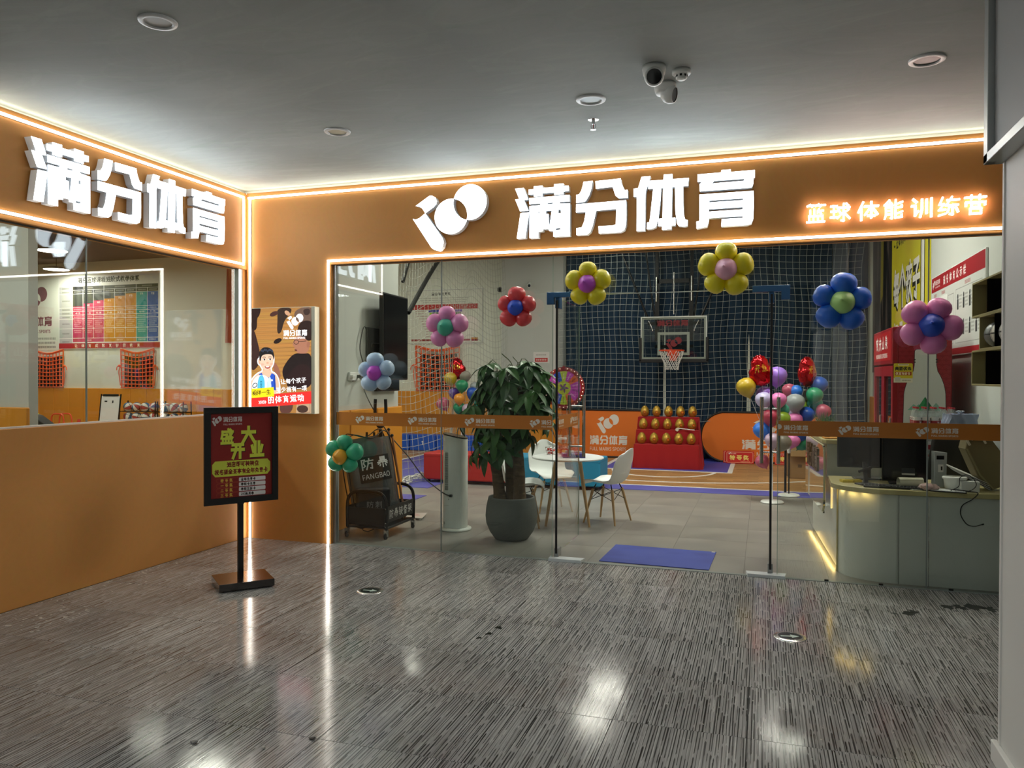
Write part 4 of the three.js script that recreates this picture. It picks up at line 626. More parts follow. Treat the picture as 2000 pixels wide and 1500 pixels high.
// ---------- prints and nets on the back wall ----------
{
  const W = 3.28, H = 1.86, rows = [['#2e2f2d', 0.0], ['#2e2f2d', 0.075]];
  const tex = canvasTex(1400, 800, (x, w, h) => {
    x.fillStyle = '#e8e6dc'; x.fillRect(0, 0, w, h); cjk(x, '满分篮球课程进阶式教学体系', 270, 8, 66, '#151515', 0.14, 0.0);
    const X0 = 200, cw = (w - X0 - 22) / 8, Y = [108, 150, 192, 345, 388, 430, 472, 580, 690, 762], cols = ['#c83a5c', '#c83a5c', '#c83a5c', '#d08a26', '#d08a26', '#d08a26', '#2f9c92', '#2756a4'];
    for (let r = 0; r < 9; r++) { x.fillStyle = '#b9bab4'; x.fillRect(10, Y[r] + 3, X0 - 18, Y[r + 1] - Y[r] - 6); smallPrint(x, 50, (Y[r] + Y[r + 1]) / 2 - 7, 110, 14, '#55564f', r); }
    for (const [a, b] of [[0, 3], [3, 6], [6, 8]]) { x.fillStyle = '#262725'; x.fillRect(X0 + a * cw + 3, Y[0], (b - a) * cw - 6, 38); smallPrint(x, X0 + ((a + b) / 2) * cw - 70, Y[0] + 11, 140, 15, '#b9b7a8', a + 3); }
    cols.forEach((c, i) => {
      const px = X0 + i * cw + 3, bw = cw - 6; x.fillStyle = '#262725'; x.fillRect(px, Y[1], bw, 38); smallPrint(x, px + 20, Y[1] + 12, bw - 40, 14, '#c9c7b8', i); x.fillStyle = '#45473f'; x.fillRect(px, Y[2], bw, Y[3] - Y[2] - 6);
      const top = Y[2] + [140, 108, 78, 62, 36, 14, 0, 0][i]; x.fillStyle = c; x.fillRect(px, top, bw, Y[3] - top - 4); latin(x, ['M1', 'M2', 'M3', 'F1', 'F2', 'F3', 'T1', 'T2'][i], px + bw / 2 - 22, top + 32, 44, 28, '#f0e8d8');
      for (let r = 3; r < 8; r++) { x.fillStyle = c; x.beginPath(); x.roundRect(px, Y[r], bw, Y[r + 1] - Y[r] - 6, 8); x.fill(); if (r === 4) { latin(x, ['4-5岁', '5-6岁', '6-8岁', '7-8岁', '9-11岁', '10-12岁', '12-15岁', '7-15岁'][i].replace('岁', ''), px + 34, Y[4] + 28, bw - 68, 24, '#f0e8d8'); continue; } const n = r < 5 ? 1 : r < 7 ? 4 : 2; for (let k = 0; k < n; k++) smallPrint(x, px + 14 + 8 * (k % 2), Y[r] + 14 + k * 21, bw - 30 - 14 * (k % 3), 13, 'rgba(245,236,220,.85)', i * 9 + r + k); }
    });
    for (const [a, b] of [[0, 3], [3, 6], [6, 7], [7, 8]]) { x.fillStyle = cols[a]; x.fillRect(X0 + a * cw + 3, Y[8], (b - a) * cw - 6, 40); smallPrint(x, X0 + ((a + b) / 2) * cw - 46, Y[8] + 11, 92, 18, '#f4ead6', a + 40); }
    x.fillStyle = '#b3251f'; x.fillRect(0, 742, w, 58); cjk(x, '让体育成就更好的教育', 228, 750, 42, '#f6ecd8', 0.14, 1.28);
  }, { clamp: true });
  const t = thing('wall_chart', 'colourful course chart with a red base strip, on the back wall behind the left window', 'poster', [-11.14, 3.24, -9.3]); add(t, 'board', box(W + 0.02, H + 0.02, 0.02, 0, 0, 0.011), M.plasticWhite); add(t, 'print', printed(W, H, 0.0225), mat(0xffffff, { map: tex, roughness: 0.55 }));
  const lt = canvasTex(400, 512, (x, w, h) => { x.fillStyle = '#dfe2d2'; x.fillRect(0, 0, w, h); emblemOn(x, 60, 250, 190, '#6b1f2a'); const e = bigWord(x, 40, 342, 72, '#6b1f2a'); latin(x, 'FULL MARKS SPORTS', 40, 388, e - 60, 34, '#6b1f2a'); for (let k = 0; k < 3; k++) smallPrint(x, 60, 420 + k * 30, 310, 15, '#4c4a42', k + 3); }, { clamp: true });
  const l = thing('wall_logo', 'dark red emblem, characters and small print on the wall left of the course chart', 'wall sign', [-13.56, 3.22, -9.3]); add(l, 'print', printed(1.5, 1.92, 0.004), mat(0xffffff, { map: lt, roughness: 0.7 }));
  const tex2 = canvasTex(900, 560, (x, w, h) => {
    x.fillStyle = '#e2e5d6'; x.fillRect(0, 0, w, h); x.strokeStyle = '#9a9d90'; x.lineWidth = 4; x.strokeRect(3, 3, w - 6, h - 6); cjk(x, '满分体能灵敏', 300, 26, 36, '#4a4a44', 0.13, 0.06); for (let k = 0; k < 3; k++) smallPrint(x, 120 + k * 40, 82 + k * 22, 620 - k * 60, 10, '#86877c', k);
    x.fillStyle = '#b8322c'; x.fillRect(60, 152, 790, 52); for (let k = 0; k < 26; k++) { x.fillStyle = '#e8c8b8'; x.fillRect(80 + k * 29, 168 + 14 * (k % 2), 12, 5); }
    const C = ['#3c33a0', '#5d7a4a', '#a6c83a', '#d98d2c', '#b8322c', '#6aa0cc', '#e0b23c'], R = rng(5); for (let r = 0; r < 11; r++) { const px = 262 + Math.min(r, 8) * 16, n = Math.max(3, 12 - r); for (let k = 0; k < n; k++) { x.fillStyle = C[(r === 0 ? 0 : r === 2 ? 0 : r === 1 || r === 4 ? 1 + (k < 1 ? 1 : 0) : (r + (k > n - 2 ? 1 : 0)) % 7)]; x.fillRect(px + k * 34, 208 + r * 27, 32, 24); } smallPrint(x, px - 170 + 20 * R(), 214 + r * 27, 150 - 40 * R(), 9, '#8c4a44', r + 2); }
    x.fillStyle = '#c98a2c'; x.fillRect(770, 500, 80, 26); x.fillStyle = '#8e1f1a'; x.fillRect(60, 514, 700, 20); x.fillRect(770, 518, 80, 18); for (let k = 0; k < 30; k++) { x.fillStyle = '#e0b8a4'; x.fillRect(72 + k * 23, 522, 10, 4); }
  }, { clamp: true });
  const p = thing('wall_chart', 'pale wall chart with stepped blue and green cells, behind the pink balloon flower', 'poster', [-1.82, 2.92, -9.3]); add(p, 'board', box(1.82, 1.2, 0.02, 0, 0, 0.011), M.plasticWhite); add(p, 'print', printed(1.8, 1.18, 0.0225), mat(0xffffff, { map: tex2, roughness: 0.3 }));

  // orange rope nets laced over barred openings
  const rope = mat(0xf0662c, { roughness: 0.7 }), ropeLine = (a, b, sag, r) => tube([a, [(a[0] + b[0]) / 2, (a[1] + b[1]) / 2 - sag, (a[2] + b[2]) / 2], b], r, 5, 8);
  const makeNet = (label, x) => {
    const t = thing('rope_net', label, 'rope net', [x, 0, -9.28], 0, 'orange rope nets on the back wall'), w = 0.52, y0 = 1.3, y1 = 2.28;
    const vent = sub(t, 'barred_opening', [0, 0, 0]); add(vent, 'dark_panel', span(-0.44, 0.44, 1.32, 2.1, 0.0, 0.012), mat(0x1a1714, { roughness: 0.6 })); const slatG = box(0.03, 0.76, 0.012); for (let k = 0; k < 6; k++) add(vent, 'slat', slatG, mat(0x77746a, { roughness: 0.5 }), null, [-0.37 + k * 0.15, 1.71, 0.018]);
    add(t, 'border_rope', [ropeLine([-w, y1, 0.05], [w, y1, 0.05], 0.1, 0.02), ropeLine([-w, y1, 0.05], [-w + 0.03, y0, 0.05], 0, 0.018), ropeLine([w, y1, 0.05], [w - 0.03, y0, 0.05], 0, 0.018), ropeLine([-w, y0, 0.05], [w, y0, 0.05], 0.005, 0.013)], rope);
    for (const s of [-1, 1]) add(t, 'hanging_cord', [tube([[s * w, 1.86, 0.05], [s * (w + 0.1), 1.83, 0.06], [s * (w + 0.13), 1.74, 0.06]], 0.012, 5), tube([[s * w, 1.85, 0.05], [s * (w + 0.05), 1.7, 0.06], [s * (w + 0.01), 1.35, 0.05]], 0.012, 5), new THREE.IcosahedronGeometry(0.035, 1).translate(s * (w + 0.04), 1.85, 0.06)], rope);
    for (let k = 1; k < 9; k++) { const u = -w + (2 * w * k) / 9, top = y1 - 0.1 * (1 - (u / w) ** 2); add(t, 'upright_cord', ropeLine([u * 0.96, top, 0.05], [u, y0, 0.05], 0, 0.013), rope); }
    for (let k = 0; k < 9; k++) { const y = y0 + 0.09 + k * 0.094; add(t, 'cross_cord', ropeLine([-w + 0.02, y + 0.012 * k, 0.052], [w - 0.02, y + 0.012 * k, 0.052], 0.005 + 0.012 * k * 0.8, 0.013), rope); }
    return t;
  };
  const n1 = makeNet('orange rope net on the back wall, behind the left window below the course chart', -10.17); dup(n1, 'orange rope net half hidden behind the grey column in the left window', [-13.1, 0, -9.28]); dup(n1, 'orange rope net on the back wall below the stepped grid chart', [-1.95, 0, -9.28]);
  const fl = thing('cloth_banner', 'narrow red cloth banner hanging beside the window post on the left', 'banner', [-7.36, 0, -9.22]); add(fl, 'cloth', sheet((u, v) => [(-0.15 + u * 0.32) * (1 - 0.35 * v), 2.4 + v * 2.1, 0.03 * Math.sin(u * 9)], 10, 6, 0.006), mat(0xa1291d, { roughness: 0.7 })); add(fl, 'hanging_rod', rod([-0.15, 4.5, 0.01], [0.15, 4.5, 0.01], 0.012), M.black);
  // small things on that wall
  const cm = thing('security_camera', 'small white bullet camera high on the pilaster beside the red balloon flower', 'camera', [0.22, 3.52, -8.95]); add(cm, 'bracket', rod([0, 0, 0], [0.02, 0, 0.07], 0.02), M.plasticWhite); add(cm, 'barrel', rod([0.02, 0.0, 0.05], [0.07, -0.05, 0.2], 0.042, 0.042, 16), M.plasticWhite); add(cm, 'lens', rod([0.069, -0.049, 0.198], [0.072, -0.052, 0.206], 0.03, 0.03, 16), M.blackGloss);
  const sk = thing('wall_sensor', 'small black sensor on the wall left of the white bullet camera', 'sensor', [-0.52, 3.47, -9.3]); add(sk, 'body', box(0.09, 0.09, 0.07, 0, 0, 0.036, 0.015), M.black); add(sk, 'lens', new THREE.SphereGeometry(0.035, 14, 10).translate(0, -0.02, 0.075), M.blackGloss);
  const st = canvasTex(160, 110, (x) => { x.fillStyle = '#e4dfdc'; x.fillRect(0, 0, 160, 110); x.fillStyle = '#c22a24'; x.fillRect(14, 58, 132, 40); smallPrint(x, 26, 68, 110, 20, '#f6e9e4', 4); smallPrint(x, 24, 20, 110, 14, '#8a8480', 5); }, { clamp: true });
  const sg = thing('wall_sign', 'small white and red notice on the pilaster behind the tall plant', 'sign', [0.5, 2.0, -8.95]); add(sg, 'plate', box(0.34, 0.23, 0.008, 0, 0, 0.005), M.plasticWhite); add(sg, 'print', printed(0.33, 0.22, 0.0095), mat(0xffffff, { map: st, roughness: 0.5 }));
  // blue foam blocks along the foot of the wall
  const nt = (n) => canvasTex(96, 64, (x) => { x.fillStyle = '#1757c4'; x.fillRect(0, 0, 96, 64); latin(x, n, 38, 46, 18, 40, '#e6ecf4'); }, { clamp: true });
  ['2', '1', '3', '4'].forEach((n, i) => { const t = thing('foam_block', `blue foam block at the foot of the back wall, ${['leftmost of the row', 'second of the row', 'third of the row', 'last, behind the white tower'][i]}`, 'foam block', [-2.72 + i * 0.62, 0.006, -8.95]); add(t, 'block', box(0.6, 0.34, 0.34, 0, 0.17, 0, 0.02), mat(0x1757c4, { roughness: 0.5 })); add(t, 'number_mark', printed(0.3, 0.2, 0.1712), mat(0xffffff, { map: nt(n), roughness: 0.5 }), 'white printed number', [0, 0.17, 0]); });
}

// ---------- equipment behind the left window ----------
{
  const ballTex = canvasTex(256, 128, (x) => { const c = ['#b8433a', '#e6e2d6', '#2f6a94', '#e6e2d6', '#b8433a', '#e6e2d6', '#2f6a94', '#e6e2d6']; c.forEach((k, i) => { x.fillStyle = k; x.fillRect(i * 32, 0, 33, 128); x.fillStyle = '#24211e'; x.fillRect(i * 32 - 1.5, 0, 3, 128); }); x.fillRect(0, 62, 256, 4); });
  const bm = mat(0xffffff, { map: ballTex, roughness: 0.5 }), bg = new THREE.SphereGeometry(0.12, 24, 16), R = rng(12);
  const rack = (label, x, w) => { const t = thing('ball_rack', label, 'rack', [x, 0.006, -8.75], 0, 'black ball racks'); for (const sx of [-1, 1]) for (const sz of [-1, 1]) add(t, 'leg', rod([sx * w / 2, 0, sz * 0.16], [sx * w / 2, 0.98, sz * 0.13], 0.015), M.blackMetal); for (const y of [0.48, 0.72]) for (const z of [-0.07, 0.07]) add(t, 'rail', rod([-w / 2, y, z], [w / 2, y, z], 0.011), M.blackMetal); for (const sx of [-1, 1]) for (const y of [0.48, 0.72]) add(t, 'cross_bar', rod([sx * w / 2, y, -0.15], [sx * w / 2, y, 0.15], 0.011), M.blackMetal); return t; };
  rack('black tubular ball rack beside the whiteboard, carrying two rows of basketballs', -9.58, 1.08); rack('shorter black ball rack further right, seen behind the bright light reflection', -8.6, 0.75);
  const place = (x, y, z, label) => { const b = add(scene, 'basketball', bg, bm, null, [x, y, z], [R() * 6, R() * 6, R() * 6]); b.userData = { label, category: 'ball', group: 'basketballs on the racks' }; };
  const ord = ['first', 'second', 'third', 'fourth'];
  for (let k = 0; k < 4; k++) { place(-9.98 + k * 0.262, 0.83, -8.75, `red, white and blue basketball, ${ord[k]} in the left rack's upper row`); place(-9.98 + k * 0.262, 0.59, -8.75, `red, white and blue basketball, ${ord[k]} in the left rack's lower row`); }
  for (let k = 0; k < 3; k++) { place(-8.86 + k * 0.255, 0.83, -8.75, `red, white and blue basketball, ${ord[k]} in the right rack's upper row`); place(-8.86 + k * 0.255, 0.59, -8.75, `red, white and blue basketball, ${ord[k]} in the right rack's lower row`); }
  const wb = thing('flip_board', 'small whiteboard on a black easel with a clip, standing behind the left window', 'whiteboard', [-10.2, 0.006, -8.3], 0.12); add(wb, 'board', box(0.5, 0.74, 0.015, 0, 0.74, 0, 0.003).rotateX(-0.14), mat(0xf2f4f0, { roughness: 0.25 })); add(wb, 'frame', [box(0.025, 0.8, 0.025, -0.265, 0.76, 0).rotateX(-0.14), box(0.025, 0.8, 0.025, 0.265, 0.76, 0).rotateX(-0.14)], M.black); add(wb, 'clip', box(0.42, 0.05, 0.03, 0, 1.13, 0.012, 0.006).rotateX(-0.14), M.black); for (const s of [-1, 1]) { add(wb, 'leg', rod([s * 0.265, 0.4, -0.05], [s * 0.28, 0, 0.06], 0.012), M.black); } add(wb, 'leg', rod([0, 0.95, -0.14], [0, 0, -0.5], 0.012), M.black); add(wb, 'drawn_mark', [box(0.07, 0.03, 0.004, -0.12, 0.98, 0.012), box(0.03, 0.06, 0.004, 0.07, 0.97, 0.012)].map((g) => g.rotateX(-0.14)), M.black);
  const hm = mat(0xf0532a, { roughness: 0.45 });
  [['orange training hurdle behind the left window, the front one of a pair', -10.26, -6.98], ['orange training hurdle behind the left window, the rear one of a pair', -10.2, -7.14]].forEach(([l, x, z]) => { const t = thing('hurdle', l, 'hurdle', [x, 0.006, z]); add(t, 'hoop', tube([[-0.19, 0.02, 0], [-0.19, 0.35, 0], [-0.16, 0.68, 0], [0, 0.73, 0], [0.16, 0.68, 0], [0.19, 0.35, 0], [0.19, 0.02, 0]], 0.016, 8, 40), hm); for (const s of [-1, 1]) add(t, 'foot', box(0.04, 0.025, 0.34, s * 0.19, 0.0125, 0, 0.006), hm); });
  const cn = thing('training_cone', 'small red training cone seen at the window sill beside the hurdles', 'cone', [-10.2, 0.006, -7.5]); add(cn, 'cone', lathe([[0.02, 0.58], [0.03, 0.585], [0.13, 0.04], [0.15, 0.03], [0.15, 0]], 24), mat(0xd03a22, { roughness: 0.5 })); add(cn, 'base_plate', box(0.34, 0.025, 0.34, 0, 0.0125, 0, 0.006), mat(0xd03a22, { roughness: 0.5 }));
  const bn = thing('storage_bag', 'black and green equipment bag leaning beside the grey column in the left window', 'bag', [-9.45, 0.006, -6.0], 0.2, undefined); add(bn, 'body', prism([[-0.3, 0], [0.3, 0], [0.26, 0.5], [-0.1, 0.74], [-0.3, 0.8]], 0.26, { bevel: 0.02 }), mat(0x23241f, { roughness: 0.7 })); add(bn, 'green_flap', prism([[-0.3, 0.76], [0.28, 0.44], [0.28, 0.5], [-0.28, 0.84]], 0.28, { bevel: 0.006 }).translate(0, 0, -0.01), mat(0x8fae3a, { roughness: 0.6 }));
}

// ---------- hoop, safety nets, curtains, banners ----------
{
  let cloth = mat(0x173349, { roughness: 0.85 }), R = rng(19);
  const curtain = (label, x0, x1) => { const t = thing('curtain', label, 'curtain', [0, 0, -9.2]); const n = Math.round((x1 - x0) * 13); const f = (u) => 0.075 * Math.sin(u * n * 0.9) + 0.03 * Math.sin(u * n * 2.1 + 1) + 0.02 * Math.sin(u * n * 0.37); add(t, 'cloth', sheet((u, v) => [x0 + u * (x1 - x0), 0.03 + v * 4.3, f(u) * (0.75 + 0.35 * (1 - v)) + 0.01 * Math.sin(v * 3 + u * 8)], n * 5, 5, 0.008), cloth); add(t, 'rail', span(x0, x1, 4.33, 4.37, -0.02, 0.02), M.black); };
  curtain('wide dark blue pleated curtain behind the hoop', 0.97, 6.08); curtain('narrow dark blue curtain piece at the right end of the back wall', 6.36, 6.7); cloth = mat(0x66707c, { roughness: 0.85 }); curtain('narrow grey curtain strip between the two blue curtains', 6.09, 6.35);
  const strip = (pts, w) => { const gs = []; for (let i = 0; i + 1 < pts.length; i++) { const [a, b] = [pts[i], pts[i + 1]]; gs.push([a, b]); } return gs; };
  function netGeo(fn, nu, nv, w, seg) {                                 // knotted squares: every strand is a thin square cord following fn
    const P = [], I = [], cord = (get, n) => { const base = P.length / 3; for (let i = 0; i <= n; i++) { const p = get(i / n), q = get(Math.min(1, i / n + 0.01)), d = V3(q[0] - p[0], q[1] - p[1], q[2] - p[2]); if (i === n) { const o = get(0.99); d.set(p[0] - o[0], p[1] - o[1], p[2] - o[2]); } d.normalize(); const s = Math.abs(d.y) > 0.7 ? V3(1, 0, 0) : V3(0, 1, 0), a = s.clone().cross(d).normalize().multiplyScalar(w), b = d.clone().cross(a).normalize().multiplyScalar(w); for (const v of [a, b, a.clone().negate(), b.clone().negate()]) P.push(p[0] + v.x, p[1] + v.y, p[2] + v.z); } for (let i = 0; i < n; i++) for (let k = 0; k < 4; k++) { const a = base + i * 4 + k, b = base + i * 4 + ((k + 1) % 4); I.push(a, b, a + 4, b, b + 4, a + 4); } };
    for (let i = 0; i <= nu; i++) cord((t) => fn(i / nu, t), seg); for (let j = 0; j <= nv; j++) cord((t) => fn(t, j / nv), seg);
    const g = new THREE.BufferGeometry(); g.setAttribute('position', new THREE.Float32BufferAttribute(P, 3)); g.setAttribute('uv', new THREE.Float32BufferAttribute(new Float32Array((P.length / 3) * 2), 2)); g.setIndex(I); g.computeVertexNormals(); return g;
  }
  const n1 = thing('safety_net', 'white square mesh safety net hung before the blue curtain behind the hoop', 'net'); add(n1, 'mesh', netGeo((u, v) => { const x = 1.0 + 5.6 * u, y = 0.75 + 3.6 * v; return [x + 0.03 * Math.sin(y * 3.1 + x) - 0.05 * Math.sin(v * 6.28) * (0.5 - u), y - 0.035 * Math.sin(x * 2.2 + 0.6) * (1 - 0.4 * v) - 0.05 * Math.sin(u * 9) * 0.5, -8.8 + 0.14 * Math.sin(x * 1.9 + y) * (1 - v * 0.5) - 0.04 * Math.sin(x * 5)]; }, 47, 30, 0.0036, 70), mat(0xa3aca8, { roughness: 0.8 })).userData.kind = 'stuff'; add(n1, 'top_cable', tube([[1.0, 4.35, -8.8], [3.8, 4.33, -8.8], [6.6, 4.35, -8.8]], 0.008, 6), M.black);
  const n2 = thing('safety_net', 'pale divider net gathered to the floor left of the red bench, before the wall chart', 'net'); add(n2, 'mesh', netGeo((u, v) => { const z = -3.75 - 5.2 * u, y = 0.02 + 4.35 * v; return [-0.2 - 0.16 * u + 0.1 * Math.sin(z * 2.2 + y * 0.8) * (1 - 0.5 * v) + (1 - v) * 0.15 * Math.sin(u * 7), Math.max(0.02, y - 0.12 * Math.sin(u * 16) * Math.min(1, v * 2) - 0.25 * (1 - u) * Math.sin(v * 3.1) * 0.5), z + 0.25 * (1 - v) * (1 - u) * (1 - u)]; }, 44, 36, 0.0032, 64), mat(0xb5b8ac, { roughness: 0.8 })).userData.kind = 'stuff';
  { const gs = [], Q = rng(4); for (let k = 0; k < 26; k++) { const z = -3.55 - k * 0.06, x = -0.12 - 0.12 * Q(); gs.push(tube([[x - 0.1 + 0.2 * Q(), 0.03 + 0.05 * Q(), z], [x + 0.12 * Q(), 0.06 + 0.07 * Q(), z - 0.05], [x - 0.1 + 0.2 * Q(), 0.03 + 0.04 * Q(), z - 0.1], [x + 0.1 * Q(), 0.02 + 0.03 * Q(), z - 0.14]], 0.011, 5, 10)); } add(n2, 'gathered_hem', gs, mat(0xdedccf, { roughness: 0.8 })).userData.kind = 'stuff'; }
  add(n2, 'gathered_strand', [tube([[-0.32, 4.3, -6.6], [-0.26, 3.4, -5.2], [-0.18, 2.55, -4.05]], 0.035, 8, 20), tube([[-0.3, 4.3, -5.2], [-0.24, 3.5, -4.3], [-0.2, 3.0, -3.9]], 0.03, 8, 20)], mat(0x22231f, { roughness: 0.7 }));

  // the hoop hung from the ceiling
  const h = thing('basketball_hoop', 'glass backboard with an orange rim and white net, hung before the blue curtain', 'basketball hoop', [3.235, 0, -8.5]);
  add(h, 'backboard', box(1.22, 0.81, 0.01, 0, 2.345, 0), mat(new THREE.Color(0.8, 0.84, 0.84), { transmission: 1, thickness: 0, roughness: 0, ior: 1.4 }));
  const fr = (x0, x1, y0, y1, b, d, z) => prism([[x0, y0], [x1, y0], [x1, y1], [x0, y1]], d, { holes: [[[x0 + b, y0 + b], [x0 + b, y1 - b], [x1 - b, y1 - b], [x1 - b, y0 + b]]] }).translate(0, 0, z);
  add(h, 'board_frame', fr(-0.62, 0.62, 1.93, 2.76, 0.022, 0.045, -0.02), mat(0xc9cfc8, { roughness: 0.35, metalness: 0.5 })); add(h, 'white_border', fr(-0.595, 0.595, 1.955, 2.735, 0.028, 0.002, 0.0055), mat(0x8c978c, { roughness: 0.5 })); add(h, 'target_square', fr(-0.3, 0.3, 2.02, 2.46, 0.05, 0.002, 0.0055), mat(0x8c978c, { roughness: 0.5 }));
  add(h, 'edge_padding', [span(-0.65, 0.65, 1.88, 1.95, -0.035, 0.045, 0.012), span(-0.65, -0.6, 1.9, 2.36, -0.035, 0.045, 0.012), span(0.6, 0.65, 1.9, 2.36, -0.035, 0.045, 0.012)], M.black);
  const redPrint = mat(0x74101a, { roughness: 0.5 }); add(h, 'printed_emblem', EMBLEM.map((s) => prism(polyOf(s).map(([a, b]) => [a * 0.00043 - 0.15, b * 0.00043 + 2.12]), 0.002).translate(0, 0, 0.0055)), redPrint, 'dark red emblem print');
  { let at = -0.31; const gs = []; for (const c of '满分体育') { for (const [p, hs] of bigShapes(BIG[c].out, BIG[c].cut)) gs.push(prism(p.map(([a, b]) => [at + a * 0.29, 2.57 + b * 0.25]), 0.002, { holes: hs.map((q) => q.map(([a, b]) => [at + a * 0.29, 2.57 + b * 0.25])) }).translate(0, 0, 0.0055)); at += (BIG[c].w / 1000 + 0.06) * 0.29; } add(h, 'printed_word', gs, redPrint, 'dark red character print'); }
  const om = mat(0xe0491c, { roughness: 0.35 }); add(h, 'rim', [new THREE.TorusGeometry(0.225, 0.011, 10, 48).rotateX(PI / 2).translate(0, 2.1, 0.3)], om); add(h, 'rim_bracket', [box(0.22, 0.12, 0.03, 0, 2.06, 0.02, 0.004), prism([[-0.1, 0.02], [0.1, 0.02], [0.07, 0.1], [-0.07, 0.1]], 0.06, { bevel: 0.004 }).rotateX(PI / 2).translate(0, 2.1, 0.0), box(0.14, 0.15, 0.04, 0, 1.985, 0.05, 0.01)], om);
  { const gs = [], n = 12, ring = [[0.222, 2.09], [0.19, 1.98], [0.155, 1.9], [0.13, 1.82], [0.125, 1.74]]; for (let k = 0; k < n; k++) for (const s of [1, -1]) { const pts = ring.map(([r, y], i) => { const a = ((k + (i === 0 ? 0 : s * i * 0.5)) / n) * 2 * PI; return [r * Math.cos(a), y, 0.3 + r * Math.sin(a)]; }); gs.push(tube(pts, 0.0045, 5, 14)); } add(h, 'net', gs, mat(0xe6e8e4, { roughness: 0.8 })).userData.kind = 'stuff'; }
  add(h, 'support_frame', [span(-0.36, -0.28, 2.3, 3.48, -0.13, -0.05), span(0.28, 0.36, 2.3, 3.48, -0.13, -0.05), span(-0.36, 0.36, 3.4, 3.48, -0.13, -0.05), span(-0.5, 0.5, 2.6, 2.66, -0.13, -0.05), span(-0.36, 0.36, 2.16, 2.22, -0.13, -0.05)], M.blackMetal);
  for (const x of [-0.33, 0.33]) add(h, 'adjusting_rod', rod([x, 3.05, -0.02], [x, 3.52, -0.02], 0.017), M.steel); add(h, 'adjusting_rod', rod([0, 2.8, -0.02], [0, 3.6, -0.02], 0.012), M.steel);
  for (const s of [-1, 1]) { add(h, 'brace', rod([s * 0.5, 2.74, -0.08], [s * 1.25, 4.55, -0.3], 0.022), M.blackMetal); add(h, 'brace', rod([s * 0.36, 2.7, -0.08], [s * 0.62, 4.55, -0.08], 0.018), M.blackMetal); add(h, 'post', span(s * 0.33 - 0.03, s * 0.33 + 0.03, 3.48, 4.55, -0.12, -0.06), M.blackMetal); add(h, 'hook', [tube([[s * 0.47, 2.68, 0.02], [s * 0.42, 2.58, 0.03], [s * 0.39, 2.5, 0.04]], 0.008, 6), new THREE.SphereGeometry(0.018, 10, 8).translate(s * 0.39, 2.49, 0.04)], M.steel); }

  // pop-up banners
  const bt = canvasTex(900, 460, (x, w, h) => { x.fillStyle = '#e5761f'; x.fillRect(0, 0, w, h); emblemOn(x, 360, 232, 190, '#e8e4da'); const e = bigWord(x, 290, 345, 96, '#e8e4da'); latin(x, 'FULL MARKS SPORTS', 290, 400, e - 310, 48, '#e8e4da', 'sans-serif', ''); }, { clamp: true });
  const banner = (label, x0, x1, z, lean, map, r) => {
    const W = x1 - x0, H = 0.93, t = thing('popup_banner', label, 'banner', [(x0 + x1) / 2, 0.02, z]), p = sub(t, 'panel', [0, 0, 0], [lean, 0, 0]);
    const rr = roundRect(W, H, r, 0, H / 2, 10); add(p, 'edge_band', tube(rr.map(([a, b]) => [a, b, 0]), 0.022, 8, 120, true), M.black); const g = new THREE.ShapeGeometry(shapeOf(rr)); const q = g.attributes.position, uv = g.attributes.uv; for (let i = 0; i < q.count; i++) uv.setXY(i, (q.getX(i) + W / 2) / W, q.getY(i) / H); const b = prism(rr, 0.01).translate(0, 0, -0.008); add(p, 'cloth', b, mat(0xe5761f, { roughness: 0.7 })); add(p, 'print', g.translate(0, 0, 0.004), mat(0xffffff, { map, roughness: 0.7 }));
  };
  banner('orange pop-up banner with the white emblem, left of the red egg stand', 1.02, 2.72, -8.72, -0.1, bt, 0.18);
  banner('orange pop-up banner with rounded ends, right of the red egg stand', 3.74, 6.05, -8.62, -0.1, bt, 0.44);
}

